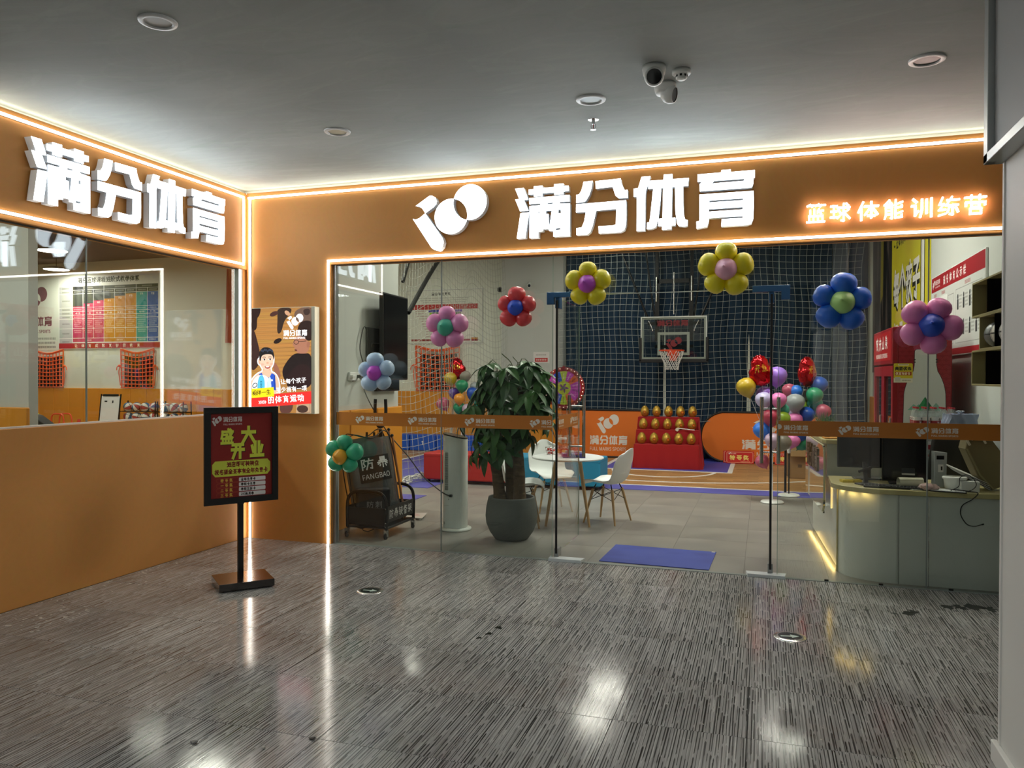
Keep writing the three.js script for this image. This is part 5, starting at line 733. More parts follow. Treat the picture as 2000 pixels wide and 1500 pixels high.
// ---------- the tiered stand of golden eggs ----------
{
  const t = thing('tiered_stand', 'three step display stand draped in red velvet, before the hoop', 'display stand', [3.26, 0.009, -7.15], 0.04), velvet = mat(0xa30f14, { roughness: 0.8, sheen: 0.6, sheenColor: new THREE.Color(0.9, 0.2, 0.2) });
  const W = 1.1, step = (y0, y1, z0, z1, w, name) => add(t, name, sheet((u, v) => { const a = u * 2 * PI - PI / 2, cx = Math.sign(Math.cos(a)) * Math.min(1, Math.abs(Math.cos(a)) * 1.5), cz = Math.sign(Math.sin(a)) * Math.min(1, Math.abs(Math.sin(a)) * 1.5), f = 1 + (1 - v) * 0.03, fold = (1 - v) * 0.012 * Math.sin(u * 130); return [cx * (w / 2 + fold) * f, y0 + v * (y1 - y0), (z0 + z1) / 2 + cz * ((z1 - z0) / 2 + fold)]; }, 160, 6, 0.005), velvet);
  step(0, 0.415, -0.3, 0, W, 'lower_drape'); step(0.3, 0.655, -0.52, -0.26, W * 0.98, 'middle_drape'); step(0.5, 0.87, -0.78, -0.48, W * 0.97, 'upper_drape');
  add(t, 'lower_step', span(-W / 2, W / 2, 0.405, 0.418, -0.3, 0.002, 0.005), velvet); add(t, 'middle_step', span(-W * 0.49, W * 0.49, 0.645, 0.658, -0.52, -0.25, 0.005), velvet); add(t, 'upper_step', span(-W * 0.485, W * 0.485, 0.86, 0.873, -0.78, -0.47, 0.005), velvet);
  add(t, 'side_drape', [sheet((u, v) => [0.53 + 0.05 * Math.sin(u * 22) * (1 - v) + 0.05 * (1 - v), v * 0.84, -0.75 + u * 0.72 * (1 - 0.5 * v)], 24, 6, 0.006)], velvet);
  const gold = mat(0xb8953c, { roughness: 0.36, metalness: 0.6 }), eggG = lathe([[0.0001, 0], [0.03, 0.002], [0.055, 0.02], [0.075, 0.06], [0.079, 0.09], [0.07, 0.135], [0.05, 0.172], [0.028, 0.194], [0.0001, 0.203]], 30), redRing = mat(0xb3391c, { roughness: 0.4 }), disc = mat(0xe2a62c, { roughness: 0.3, metalness: 0.6 });
  const rowsN = ['top', 'middle', 'bottom'], cols = ['leftmost', 'second', 'middle', 'fourth', 'rightmost'], R = rng(7);
  const proto = new THREE.Group(); proto.name = 'golden_egg'; add(proto, 'shell', eggG, gold); add(proto, 'seal_ring', new THREE.TorusGeometry(0.022, 0.006, 8, 20).translate(0, 0.088, 0.079), redRing, 'red ring seal'); add(proto, 'seal_disc', cyl(0.017, 0.017, 0.004, 0, 0, 0, 16).rotateX(PI / 2).translate(0, 0.088, 0.076), disc);
  for (let r = 0; r < 3; r++) for (let c = 0; c < 5; c++) {
    const e = proto.clone(); e.name = numbered('golden_egg'); const lx = -0.43 + c * 0.213, y = [0.873, 0.658, 0.418][r] + 0.009, z = [-0.62, -0.37, -0.13][r], s = Math.sin(0.04), k = Math.cos(0.04); e.position.set(3.26 + lx * k + z * s, y, -7.15 - lx * s + z * k); e.rotation.y = 0.35 + (R() - 0.5) * 0.5;
    e.userData = { label: `golden egg with a red seal, ${cols[c]} in the ${rowsN[r]} row of the red stand`, category: 'egg', group: 'golden eggs on the red stand' }; scene.add(e);
  }
  const m = thing('mallet', 'small pale mallet lying across the middle step before the golden eggs', 'mallet', [3.44, 0.70, -7.42], -0.1); add(m, 'handle', rod([0, 0, 0], [0.3, -0.02, 0.06], 0.008), M.plasticWhite); add(m, 'head', rod([-0.01, -0.02, -0.04], [-0.01, -0.02, 0.045], 0.03, 0.03, 18), mat(0xd8d2c0, { roughness: 0.4 }), 'round mallet head');
  const pt = canvasTex(320, 150, (x) => { x.fillStyle = '#d6231c'; x.fillRect(0, 0, 320, 150); x.strokeStyle = '#f2c9a0'; x.lineWidth = 5; x.beginPath(); x.roundRect(9, 9, 302, 132, 14); x.stroke(); emblemOn(x, 26, 40, 26, '#fff'); smallPrint(x, 58, 20, 70, 16, '#ffe9d8', 3); cjk(x, '特等奖', 40, 46, 66, '#ffe27a', 0.18, 0.2); smallPrint(x, 170, 122, 110, 13, '#ffd9a8', 7); }, { clamp: true });
  const card = (label, x, z, turn) => { const c = thing('prize_card', label, 'prize board', [x, 0.012, z], turn); add(c, 'board', box(0.5, 0.225, 0.008, 0, 0.113, 0).rotateX(-0.12), mat(0xd6231c, { roughness: 0.4 })); add(c, 'print', printed(0.49, 0.217, 0.0055).translate(0, 0.113, 0).rotateX(-0.12), mat(0xffffff, { map: pt, roughness: 0.4 })); };
  card('red prize board lettered in yellow, the front one leaning on the right banner', 4.46, -8.42, 0.05); card('red prize board half hidden behind the front prize board', 4.41, -8.5, 0.05); card('red prize board seen as a sliver behind the right door edge', 5.32, -8.45, 0.03);
}

// ---------- the prize wheel ----------
{
  const t = thing('fortune_spinner', 'round prize wheel with purple and green sectors and a bulb rim, on a wooden stand', 'prize wheel', [1.47, 0.01, -7.0], 0.12), cy = 1.395, r = 0.365;
  const tex = canvasTex(512, 512, (x) => {
    const C = ['#c042b8', '#c042b8', '#d8601c', '#b8cf28', '#2a50c8', '#c042b8', '#c8501c', '#c8cf30', '#c042b8', '#2a50c8', '#b8cf28', '#c042b8', '#d8601c', '#c042b8'];
    x.fillStyle = '#8e1f1a'; x.fillRect(0, 0, 512, 512); C.forEach((c, i) => { x.fillStyle = c; x.beginPath(); x.moveTo(256, 256); x.arc(256, 256, 222, (i / 14) * 2 * PI, ((i + 1) / 14) * 2 * PI); x.fill(); x.save(); x.translate(256, 256); x.rotate(((i + 0.5) / 14) * 2 * PI); smallPrint(x, 120, -9, 80, 18, i % 3 ? '#f3e3ef' : '#2e2a10', i); x.restore(); });
    x.fillStyle = '#b8c62e'; x.beginPath(); x.arc(256, 256, 92, 0, 7); x.fill(); x.fillStyle = '#7c3a86'; for (let k = 0; k < 5; k++) { x.save(); x.translate(256, 256); x.rotate(k * 1.26); x.beginPath(); x.ellipse(34, 0, 34, 12, 0.3, 0, 7); x.fill(); x.restore(); }
  }, { clamp: true });
  add(t, 'rim', lathe([[r - 0.05, -0.02], [r + 0.005, -0.02], [r + 0.01, 0], [r + 0.005, 0.022], [r - 0.05, 0.022]], 64).rotateX(PI / 2).translate(0, cy, 0), mat(0x8e1f1a, { roughness: 0.4 }));
  const f = new THREE.CircleGeometry(r - 0.02, 56); add(t, 'face', f.translate(0, cy, 0.0225), mat(0xffffff, { map: tex, roughness: 0.35 })); add(t, 'hub', cyl(0.03, 0.03, 0.03, 0, 0, 0, 20).rotateX(PI / 2).translate(0, cy, 0.0225), M.steel);
  const bg = new THREE.SphereGeometry(0.009, 8, 6), bmk = mat(0xf4e6d0, { roughness: 0.3, em: [1, 0.8, 0.6], emk: 0.5 }); for (let k = 0; k < 32; k++) { const a = (k / 32) * 2 * PI; add(t, 'bulb', bg, bmk, null, [(r - 0.018) * Math.cos(a), cy + (r - 0.018) * Math.sin(a), 0.026]); }
  const wd = mat(0x8a4a22, { roughness: 0.5 }); add(t, 'pointer', prism([[-0.025, 0], [0.025, 0], [0, -0.08]], 0.01).translate(0, cy + r + 0.03, 0.03), M.red);
  add(t, 'post', span(-0.04, 0.04, 0.05, cy + 0.02, -0.06, -0.025, 0.004), wd); for (const s of [-1, 1]) add(t, 'leg', bar([s * 0.03, 0.75, -0.05], [s * 0.26, 0.0, 0.12], 0.04, 0.03), wd); add(t, 'leg', bar([0, 0.75, -0.05], [0, 0, -0.34], 0.04, 0.03), wd);
}
// ---------- benches ----------
{
  const bench = (label, x0, x1, c) => { const t = thing('bench', label, 'bench', [(x0 + x1) / 2, 0, -4.5], -0.02); const m = mat(c, { roughness: 0.6 }), w = x1 - x0; add(t, 'cushion', box(w, 0.4, 0.52, 0, 0.25, 0, 0.025), m); add(t, 'seam', [box(w + 0.004, 0.006, 0.524, 0, 0.4, 0, 0.003)], mat(new THREE.Color(c).multiplyScalar(0.7), { roughness: 0.7 })); for (const sx of [-1, 1]) for (const sz of [-1, 1]) add(t, 'foot', cyl(0.018, 0.024, 0.05, sx * (w / 2 - 0.07), 0, sz * 0.2, 14), M.black); };
  bench('red upholstered bench behind the white tower', -0.02, 1.34, 0xb3211c); bench('blue upholstered bench behind the round table', 1.37, 2.7, 0x2286ae);
}
// ---------- white tower heater ----------
{
  const t = thing('tower_heater', 'tall white tower heater with a slanted top on a round base', 'heater', [1.8, 0, -1.05], 0.18), m = mat(0xdfe6e0, { roughness: 0.4 });
  add(t, 'base', lathe([[0.0001, 0.03], [0.15, 0.03], [0.168, 0.02], [0.17, 0.006], [0.165, 0], [0.0001, 0]], 44), m);
  const out = []; for (let i = 0; i < 40; i++) { const a = (i / 40) * 2 * PI, k = 0.76; out.push([Math.sign(Math.cos(a)) * 0.123 * Math.abs(Math.cos(a)) ** k, Math.sign(Math.sin(a)) * 0.112 * Math.abs(Math.sin(a)) ** k]); }
  const g = prism(out, 0.98, { bevel: 0.004 }).rotateX(-PI / 2).translate(0, 0.034, 0), q = g.attributes.position; for (let i = 0; i < q.count; i++) if (q.getY(i) > 0.9) q.setY(i, q.getY(i) - 0.02 - (q.getX(i) + 0.12) * 0.2); g.computeVertexNormals(); add(t, 'body', g, m);
  const cap = prism(out.map(([a, b]) => [a * 1.03, b * 1.03]), 0.012).rotateX(-PI / 2), cq = cap.attributes.position; for (let i = 0; i < cq.count; i++) cq.setY(i, cq.getY(i) + 1.0 - (cq.getX(i) + 0.12) * 0.2); add(t, 'top_panel', cap, mat(0x3a3e3c, { roughness: 0.2 }), 'dark glossy top panel');
  const slot = box(0.07, 0.007, 0.006); for (let k = 0; k < 34; k++) add(t, 'louver', slot, mat(0x7d8680, { roughness: 0.5 }), null, [-0.055, 0.43 + k * 0.0115, 0.108], [0, -0.1, 0]);
  add(t, 'louver_frame', [box(0.09, 0.006, 0.008, -0.055, 0.422, 0.107), box(0.09, 0.006, 0.008, -0.055, 0.826, 0.107)], m); add(t, 'panel_joint', [box(0.12, 0.003, 0.004, -0.04, 0.36, 0.111), box(0.003, 0.3, 0.004, 0.006, 0.2, 0.112), box(0.12, 0.003, 0.004, -0.04, 0.27, 0.111), box(0.003, 0.45, 0.004, 0.01, 0.6, 0.112)], mat(0x9aa39e, { roughness: 0.5 }));
  add(t, 'switch', box(0.03, 0.018, 0.006, 0.02, 0.325, 0.111, 0.002), M.black); add(t, 'handle_slot', box(0.03, 0.012, 0.008, -0.085, 0.925, 0.085, 0.003), M.black); add(t, 'label_print', [box(0.03, 0.006, 0.002, -0.02, 0.33, 0.1135), box(0.006, 0.01, 0.002, -0.05, 0.33, 0.113), box(0.008, 0.03, 0.002, -0.1, 0.08, 0.088)], mat(0x50564f));
}
// ---------- potted money tree ----------
{
  const t = thing('potted_tree', 'leafy money tree with three thick trunks in a rounded grey pot, behind the glass', 'potted plant', [2.5, 0, -0.8]), R = rng(42);
  add(t, 'pot', lathe([[0.0001, 0.0], [0.155, 0.0], [0.17, 0.012], [0.215, 0.075], [0.25, 0.16], [0.258, 0.23], [0.25, 0.32], [0.232, 0.405], [0.228, 0.418], [0.216, 0.42], [0.208, 0.41], [0.21, 0.36], [0.0001, 0.36]], 56), mat(0x5d625e, { roughness: 0.85 })); add(t, 'soil', lathe([[0.0001, 0.372], [0.12, 0.37], [0.212, 0.362]], 24), mat(0x2e241b, { roughness: 1 }));
  const bark = mat(0xffffff, { roughness: 0.9, map: canvasTex(128, 256, (x, w, h) => { x.fillStyle = '#5c4a34'; x.fillRect(0, 0, w, h); const Q = rng(2); for (let i = 0; i < 260; i++) { const v = 40 + Q() * 80; x.fillStyle = `rgba(${v + 18},${v + 4},${v * 0.7},.4)`; x.fillRect(Q() * w, Q() * h, 6 + Q() * 30, 1 + Q() * 3); } }) });
  const trunk = (pts, r) => add(t, 'trunk', sheet((u, v) => { const c = new THREE.CatmullRomCurve3(pts.map((p) => V3(...p))).getPoint(v), rr = r * (1.18 - 0.42 * v + 0.22 * Math.max(0, 0.12 - v) * 6) * (1 + 0.03 * Math.sin(v * 40)), a = -u * 2 * PI; return [c.x + rr * Math.cos(a), c.y, c.z + rr * Math.sin(a)]; }, 16, 22), bark);
  trunk([[-0.11, 0.36, 0.02], [-0.135, 0.6, 0.03], [-0.17, 0.86, 0.03], [-0.14, 1.15, 0.02], [-0.1, 1.35, 0]], 0.052); trunk([[0.0, 0.36, -0.05], [-0.02, 0.65, -0.06], [-0.03, 1.0, -0.05], [0.0, 1.35, -0.03], [0.03, 1.55, 0]], 0.06); trunk([[0.1, 0.36, 0.05], [0.1, 0.7, 0.07], [0.075, 1.0, 0.06], [0.09, 1.3, 0.04], [0.12, 1.45, 0.02]], 0.05);
  const leafM = [mat(0x2c5a2c, { roughness: 0.42 }), mat(0x23501f, { roughness: 0.4 }), mat(0x3a6b2e, { roughness: 0.45 }), mat(0x1f4420, { roughness: 0.4 })], stalkM = mat(0x4c5e2c, { roughness: 0.6 });
  const leaflet = (len, w, droop) => sheet((u, v) => { const s = (u - 0.5) * 2, half = w * Math.max(0.02, Math.sin(PI * Math.min(1, v) ** 0.8)) ** 0.8 * (v > 0.97 ? 0.4 : 1), y = -droop * v * v * len + Math.abs(s) * half * 0.3; return [s * half, y, len * v * (1 - 0.18 * droop * v)]; }, 4, 8, 0);
  const leafGeo = [0, 1, 2, 3, 4].map((k) => { const Q = rng(60 + k), gs = [], n = 5 + (k % 2); for (let i = 0; i < n; i++) { const a = ((i + 0.5) / n * 2 - 1) * PI * 0.72 + (Q() - 0.5) * 0.2, len = 0.15 + 0.06 * (1 - Math.abs(i - (n - 1) / 2) / n) + 0.02 * Q(), g = leaflet(len, 0.036 + 0.01 * Q(), 0.25 + 0.35 * Q()); g.translate(0, 0, 0.008).rotateX(0.05 + 0.3 * Q()).rotateY(a); gs.push(g); } return merge(gs); });
  const leaf = (x, y, z, yaw, pitch, s, from) => { const l = sub(t, 'leaf'); const b = add(l, 'blade', leafGeo[Math.floor(R() * 5)], leafM[Math.floor(R() * 4)], null, [x, y, z]); b.rotation.set(pitch, yaw, (R() - 0.5) * 0.5, 'YXZ'); b.scale.setScalar(s); add(l, 'stalk', tube([from, [(from[0] + x) / 2, Math.max(from[1], y) + 0.03, (from[2] + z) / 2], [x, y, z]], 0.004, 5, 8), stalkM); };
  const tops = [[-0.1, 1.33, 0], [0.03, 1.53, 0], [0.12, 1.43, 0.02]];
  for (let i = 0; i < 62; i++) { const k = i % 3, a = i * 2.399, e = (i + 0.5) / 62, rad = (0.1 + 0.34 * Math.sqrt(R())) * (1.05 - 0.55 * e * e), y = 1.13 + e * 0.6 + (R() - 0.5) * 0.06; const x = Math.sin(a) * rad * 1.2 + (k - 1) * 0.04, z = Math.cos(a) * rad * 0.8; leaf(x, y, z, a + (R() - 0.5) * 0.5, 0.05 + 0.6 * (rad / 0.44) * (1 - 0.4 * e), 0.85 + 0.3 * R(), [tops[k][0], Math.min(tops[k][1], y + 0.02), tops[k][2]]); }
  for (const [x, y, z, yaw, s] of [[-0.34, 1.0, 0.1, -1.4, 0.95], [-0.27, 0.92, 0.18, -0.6, 0.95], [-0.1, 0.99, 0.24, 0.1, 0.95], [0.0, 0.9, 0.24, 0.4, 0.9], [-0.2, 0.84, 0.16, -0.3, 0.95], [0.22, 1.03, 0.12, 1.2, 0.9], [-0.38, 0.84, 0.08, -1.3, 0.8], [0.12, 1.02, 0.2, 0.7, 0.8]]) leaf(x, y, z, yaw, 0.95, s, [-0.12, 1.0, 0.03]);
  add(t, 'shoot', [tube([[0.03, 1.5, 0], [0.0, 1.72, 0.0], [-0.1, 1.83, 0.02]], 0.005, 5), tube([[0.03, 1.5, 0], [0.08, 1.7, 0.02], [0.02, 1.8, 0.04]], 0.004, 5)], stalkM);
}
// ---------- round table and shell chairs ----------
{
  const T = [2.83, 0, -1.78];
  const t = thing('round_table', 'round white table on splayed wooden legs, beside the open left door', 'table', T); add(t, 'tabletop', lathe([[0.0001, 0.735], [0.36, 0.735], [0.388, 0.728], [0.395, 0.715], [0.38, 0.708], [0.0001, 0.708]], 60), M.chairWhite); add(t, 'mounting_ring', cyl(0.2, 0.2, 0.02, 0, 0.688, 0, 28), M.black);
  for (let k = 0; k < 4; k++) { const a = 0.55 + (k * PI) / 2; add(t, 'leg', rod([Math.cos(a) * 0.33, 0, Math.sin(a) * 0.33], [Math.cos(a) * 0.18, 0.7, Math.sin(a) * 0.18], 0.013, 0.023, 14), M.beech); }
  const profile = new THREE.CatmullRomCurve3([[0, 0.415, 0.235], [0, 0.443, 0.2], [0, 0.442, 0.12], [0, 0.43, 0], [0, 0.428, -0.1], [0, 0.452, -0.17], [0, 0.53, -0.215], [0, 0.64, -0.245], [0, 0.75, -0.275], [0, 0.83, -0.3]].map((p) => V3(...p)));
  const chair = (label, x, z, turn) => {
    const c = thing('shell_chair', label, 'chair', [x, 0, z], turn, 'white shell chairs at the round table');
    add(c, 'seat_shell', sheet((u, v) => { const p = profile.getPoint(v), s = (u - 0.5) * 2, half = v < 0.12 ? 0.17 + 0.42 * v : v > 0.78 ? 0.23 - 1.6 * (v - 0.78) ** 1.55 : 0.222 + 0.008 * v, up = v < 0.5 ? 0.05 * Math.min(1, v * 4) : 0.05 - 0.05 * Math.min(1, (v - 0.5) * 2.4), back = v > 0.4 ? 0.05 * Math.sin(Math.min(1, (v - 0.4) / 0.6) * PI * 0.8) : 0; return [s * half, p.y + s * s * up - (v > 0.9 ? s * s * s * s * 0.06 * (v - 0.9) * 10 : 0), p.z + s * s * back]; }, 18, 30, 0.007), M.chairWhite);
    for (const sx of [-1, 1]) for (const sz of [-1, 1]) { add(c, 'leg', rod([sx * 0.205, 0, sz * 0.19 - 0.01], [sx * 0.125, 0.37, sz * 0.115 - 0.01], 0.0095, 0.0165, 12), M.beech); add(c, 'bracket', rod([sx * 0.128, 0.355, sz * 0.118 - 0.01], [sx * 0.1, 0.425, sz * 0.09 - 0.01], 0.006), M.blackMetal); }
    const w = (a, b) => rod(a, b, 0.0038, 0.0038, 6); for (const s of [-1, 1]) { add(c, 'brace_wire', [w([s * 0.15, 0.25, 0.13], [-s * 0.128, 0.36, 0.108]), w([s * 0.15, 0.25, -0.15], [-s * 0.128, 0.36, -0.125])], M.blackMetal); add(c, 'brace_wire', [w([s * 0.15, 0.25, 0.13], [s * 0.128, 0.36, -0.125]), w([s * 0.15, 0.25, -0.15], [s * 0.128, 0.36, 0.108])], M.blackMetal); }
  };
  chair('white shell chair on the doorway side of the round table, seen from its side', 3.22, -2.0, Math.atan2(-0.385, -0.105)); chair('white shell chair between the tree trunks and the round table, nearest the glass', 2.4, -1.5, Math.atan2(0.9, -0.25)); chair('white shell chair behind the round table, its back to the blue bench', 2.45, -2.5, Math.atan2(0.5, 0.75));
  // on the table
  const jar = thing('sweet_jar', 'clear jar of sweets with a red base print, on the round table', 'jar', [2.72, 0.735, -1.98]), clear = mat(new THREE.Color(0.93, 0.95, 0.95), { transmission: 1, thickness: 0, roughness: 0.05, ior: 1.3 }); add(jar, 'jar_body', lathe([[0.0001, 0], [0.058, 0], [0.06, 0.01], [0.06, 0.13], [0.045, 0.15], [0.045, 0.165]], 28), clear); add(jar, 'lid', cyl(0.048, 0.048, 0.02, 0, 0.163, 0, 28), mat(0xd7dcd8, { roughness: 0.3 })); const Q = rng(31); add(jar, 'sweets', Array.from({ length: 26 }, () => new THREE.SphereGeometry(0.014, 8, 6).translate((Q() - 0.5) * 0.07, 0.02 + Q() * 0.08, (Q() - 0.5) * 0.07)), mat(0xd98a5a, { roughness: 0.4 })).userData.kind = 'stuff'; add(jar, 'red_print', lathe([[0.061, 0.012], [0.061, 0.055]], 28), mat(0xc03830, { roughness: 0.4 }));
  const bt = thing('drink_bottle', 'clear bottle with a red label beside the sweet jar on the round table', 'bottle', [2.86, 0.735, -2.0]); add(bt, 'bottle_body', lathe([[0.0001, 0], [0.04, 0], [0.044, 0.012], [0.044, 0.11], [0.034, 0.15], [0.016, 0.185], [0.016, 0.2]], 24), clear); add(bt, 'label', lathe([[0.0448, 0.03], [0.0448, 0.09]], 24), mat(0xc0252a, { roughness: 0.4 })); add(bt, 'cap', cyl(0.018, 0.018, 0.016, 0, 0.198, 0, 16), M.red);
  const bk = thing('sweet_basket', 'small wire basket of wrapped sweets on the round table', 'basket', [2.62, 0.735, -1.86]); const rg = (r, y) => new THREE.TorusGeometry(r, 0.003, 6, 28).rotateX(PI / 2).translate(0, y, 0); add(bk, 'wire_frame', [rg(0.05, 0.004), rg(0.06, 0.04), rg(0.068, 0.08), ...Array.from({ length: 12 }, (_, k) => rod([0.05 * Math.cos(k * 0.5236), 0.004, 0.05 * Math.sin(k * 0.5236)], [0.068 * Math.cos(k * 0.5236), 0.08, 0.068 * Math.sin(k * 0.5236)], 0.002, 0.002, 5))], M.steel); add(bk, 'sweets', Array.from({ length: 22 }, () => box(0.03, 0.014, 0.018, (Q() - 0.5) * 0.07, 0.014 + Q() * 0.06, (Q() - 0.5) * 0.07, 0.005)), mat(0xcc4a40, { roughness: 0.35 })).userData.kind = 'stuff';
  const bx = thing('gift_box', 'flat blue violet box with clear wrapped things on it, on the round table', 'box', [2.92, 0.735, -1.66], 0.35); add(bx, 'box_body', box(0.24, 0.045, 0.17, 0, 0.0225, 0, 0.003), mat(0x4a4a9a, { roughness: 0.4 })); add(bx, 'wrapped_sweets', Array.from({ length: 14 }, () => box(0.04, 0.018, 0.024, (Q() - 0.5) * 0.17, 0.055 + Q() * 0.012, (Q() - 0.5) * 0.11, 0.006)), mat(0xd5dade, { roughness: 0.15 })).userData.kind = 'stuff';
}
// ---------- rack of guard equipment behind the pier ----------
{
  const t = thing('equipment_cart', 'low black tubular rack on casters with a lettered front plate, behind the pier', 'rack', [0, 0, 0]), x0 = 0.92, x1 = 1.35, zf = -0.36, zb = -0.98, m = M.blackMetal;
  for (const z of [zf, zb]) add(t, 'end_hoop', tube([[x0, 0.1, z], [x0, 0.34, z], [x0 + 0.04, 0.43, z], [x0 + 0.13, 0.46, z], [x1 - 0.13, 0.46, z], [x1 - 0.04, 0.43, z], [x1, 0.34, z], [x1, 0.1, z]], 0.0165, 10, 60), m);
  add(t, 'deck', [span(x0, x1, 0.095, 0.115, zb, zf, 0.004)], m); for (const x of [x0, x1]) add(t, 'side_rail', rod([x, 0.105, zb], [x, 0.105, zf], 0.014), m);
  const tex = canvasTex(512, 128, (x, w, h) => { x.fillStyle = '#101112'; x.fillRect(0, 0, w, h); cjk(x, '防暴装备架', 26, 22, 84, '#e6e6e4', 0.12, 0.1); }, { clamp: true });
  add(t, 'name_plate', box(0.012, 0.155, zf - zb - 0.03, x1, 0.235, (zf + zb) / 2), m); add(t, 'plate_print', printed(zf - zb - 0.04, 0.148).rotateY(PI / 2).translate(x1 + 0.0072, 0.235, (zf + zb) / 2), mat(0xffffff, { map: tex, roughness: 0.4 }), 'white lettering on black');
  add(t, 'name_plate', box(0.012, 0.155, zf - zb - 0.03, x0, 0.235, (zf + zb) / 2), m); add(t, 'basket_panel', [span(x0, x1, 0.13, 0.3, zf - 0.006, zf + 0.004), span(x0, x1, 0.13, 0.3, zb - 0.004, zb + 0.006)], m);
  for (const x of [x0, x1]) for (const z of [zf, zb]) { const c = sub(t, 'caster', [x, 0, z]); add(c, 'fork', [box(0.012, 0.05, 0.03, -0.014, 0.055, 0.008), box(0.012, 0.05, 0.03, 0.014, 0.055, 0.008), box(0.04, 0.012, 0.04, 0, 0.085, 0)], M.steel); add(c, 'wheel', cyl(0.03, 0.03, 0.016, 0, -0.008, 0, 20).rotateZ(PI / 2).translate(0, 0.03, 0.012), M.rubber); }
  for (const [y, z] of [[0.3, zf + 0.018], [0.16, zf + 0.018], [0.12, zf + 0.018]]) add(t, 'bolt', new THREE.SphereGeometry(0.007, 8, 6).translate(x1, y, z), M.steel);
  const sh = mat(new THREE.Color(0.35, 0.37, 0.38), { transmission: 0.75, thickness: 0, roughness: 0.06, ior: 1.5 });
  const st = canvasTex(300, 256, (x, w, h) => { x.fillStyle = '#141414'; x.fillRect(0, 0, w, h); cjk(x, '防暴', 18, 12, 120, '#dcdcda', 0.13, 0.2); latin(x, 'FANGBAO', 14, 226, 270, 72, '#dcdcda', 'sans-serif', ''); }, { clamp: true });
  const shield = (label, x, z, turn, tilt, roll) => { const s = thing('riot_shield', label, 'shield', [x, 0.12, z], turn), p = sub(s, 'plate', [0, 0, 0], [tilt, 0, roll]); add(p, 'curved_plate', sheet((u, v) => { const a = (u - 0.5) * 1.1; return [Math.sin(a) * 0.46, v * 0.86, Math.cos(a) * 0.46 - 0.46]; }, 16, 4, 0.004), sh); add(p, 'rim', tube([[-0.24, 0.0, -0.067], [0, 0, 0.002], [0.24, 0, -0.067], [0.24, 0.86, -0.067], [0, 0.86, 0.002], [-0.24, 0.86, -0.067]], 0.006, 6, 60, true), M.black); const b = sheet((u, v) => { const a = (u - 0.5) * 0.78; return [Math.sin(a) * 0.465, 0.42 + v * 0.26, Math.cos(a) * 0.465 - 0.46]; }, 12, 2, 0.002); add(p, 'lettered_band', b, mat(0xffffff, { map: st, roughness: 0.4 }), 'black band with white lettering'); };
  shield('dark clear riot shield lettered in white, the front one leaning in the black rack', 1.2, -0.62, 0.95, -0.16, 0.1); shield('dark clear riot shield behind the front shield in the black rack', 1.07, -0.74, 0.9, -0.14, 0.12);
  const fork = (label, x, z, lean, tall = 1) => { const f = thing('riot_fork', label, 'fork', [x, 0.11, z], 0.2); add(f, 'shaft', rod([0, 0, 0], [lean, 0.95, 0.02], 0.013, 0.013, 12), M.alu); add(f, 'grip', rod([lean * 0.86, 0.82, 0.017], [lean * 0.98, 0.93, 0.02], 0.02, 0.02, 12), M.black); add(f, 'u_head', tube([[lean - 0.055, 1.25, 0.02], [lean - 0.058, 1.1, 0.02], [lean - 0.035, 0.985, 0.02], [lean + 0.0, 0.955, 0.02], [lean + 0.035, 0.985, 0.02], [lean + 0.058, 1.1, 0.02], [lean + 0.055, 1.25, 0.02]], 0.018, 8, 40), M.black); f.scale.setScalar(tall); };
  fork('long riot fork with a black U shaped head, the one showing above the orange band', 1.02, -0.92, -0.02); fork('second riot fork standing left of the taller one in the rack', 0.95, -0.86, -0.05, 0.72);
  [['pale wooden baton standing aslant in the black rack', 1.22, -0.88, -0.16], ['second pale wooden baton leaning beside the first in the black rack', 1.16, -0.9, -0.15]].forEach(([l, x, z, d], i) => { const b = thing('wooden_baton', l, 'baton', [x + 0.08, 0.118, z]); add(b, 'shaft', rod([0, 0, 0], [d, 0.86 + i * 0.06, -0.02], 0.012, 0.011, 12), mat(0xb5764a, { roughness: 0.5 })); add(b, 'end_cap', new THREE.SphereGeometry(0.017, 12, 8).translate(d, 0.86 + i * 0.06, -0.02), M.black); });
  const vt = canvasTex(256, 200, (x, w, h) => { x.fillStyle = '#1a1b1c'; x.fillRect(0, 0, w, h); cjk(x, '防刺', 26, 60, 84, '#9a9a98', 0.11, 0.2); }, { clamp: true });
  const v = thing('vest_bag', 'black vest bag with faint grey lettering, low in the front of the rack', 'bag', [1.13, 0.118, -0.5], 0.55); add(v, 'body', box(0.34, 0.36, 0.1, 0, 0.18, 0, 0.03), mat(0x17181a, { roughness: 0.55 })); add(v, 'print', printed(0.22, 0.17, 0.0515).translate(0.02, 0.2, 0), mat(0xffffff, { map: vt, roughness: 0.6 }));
}
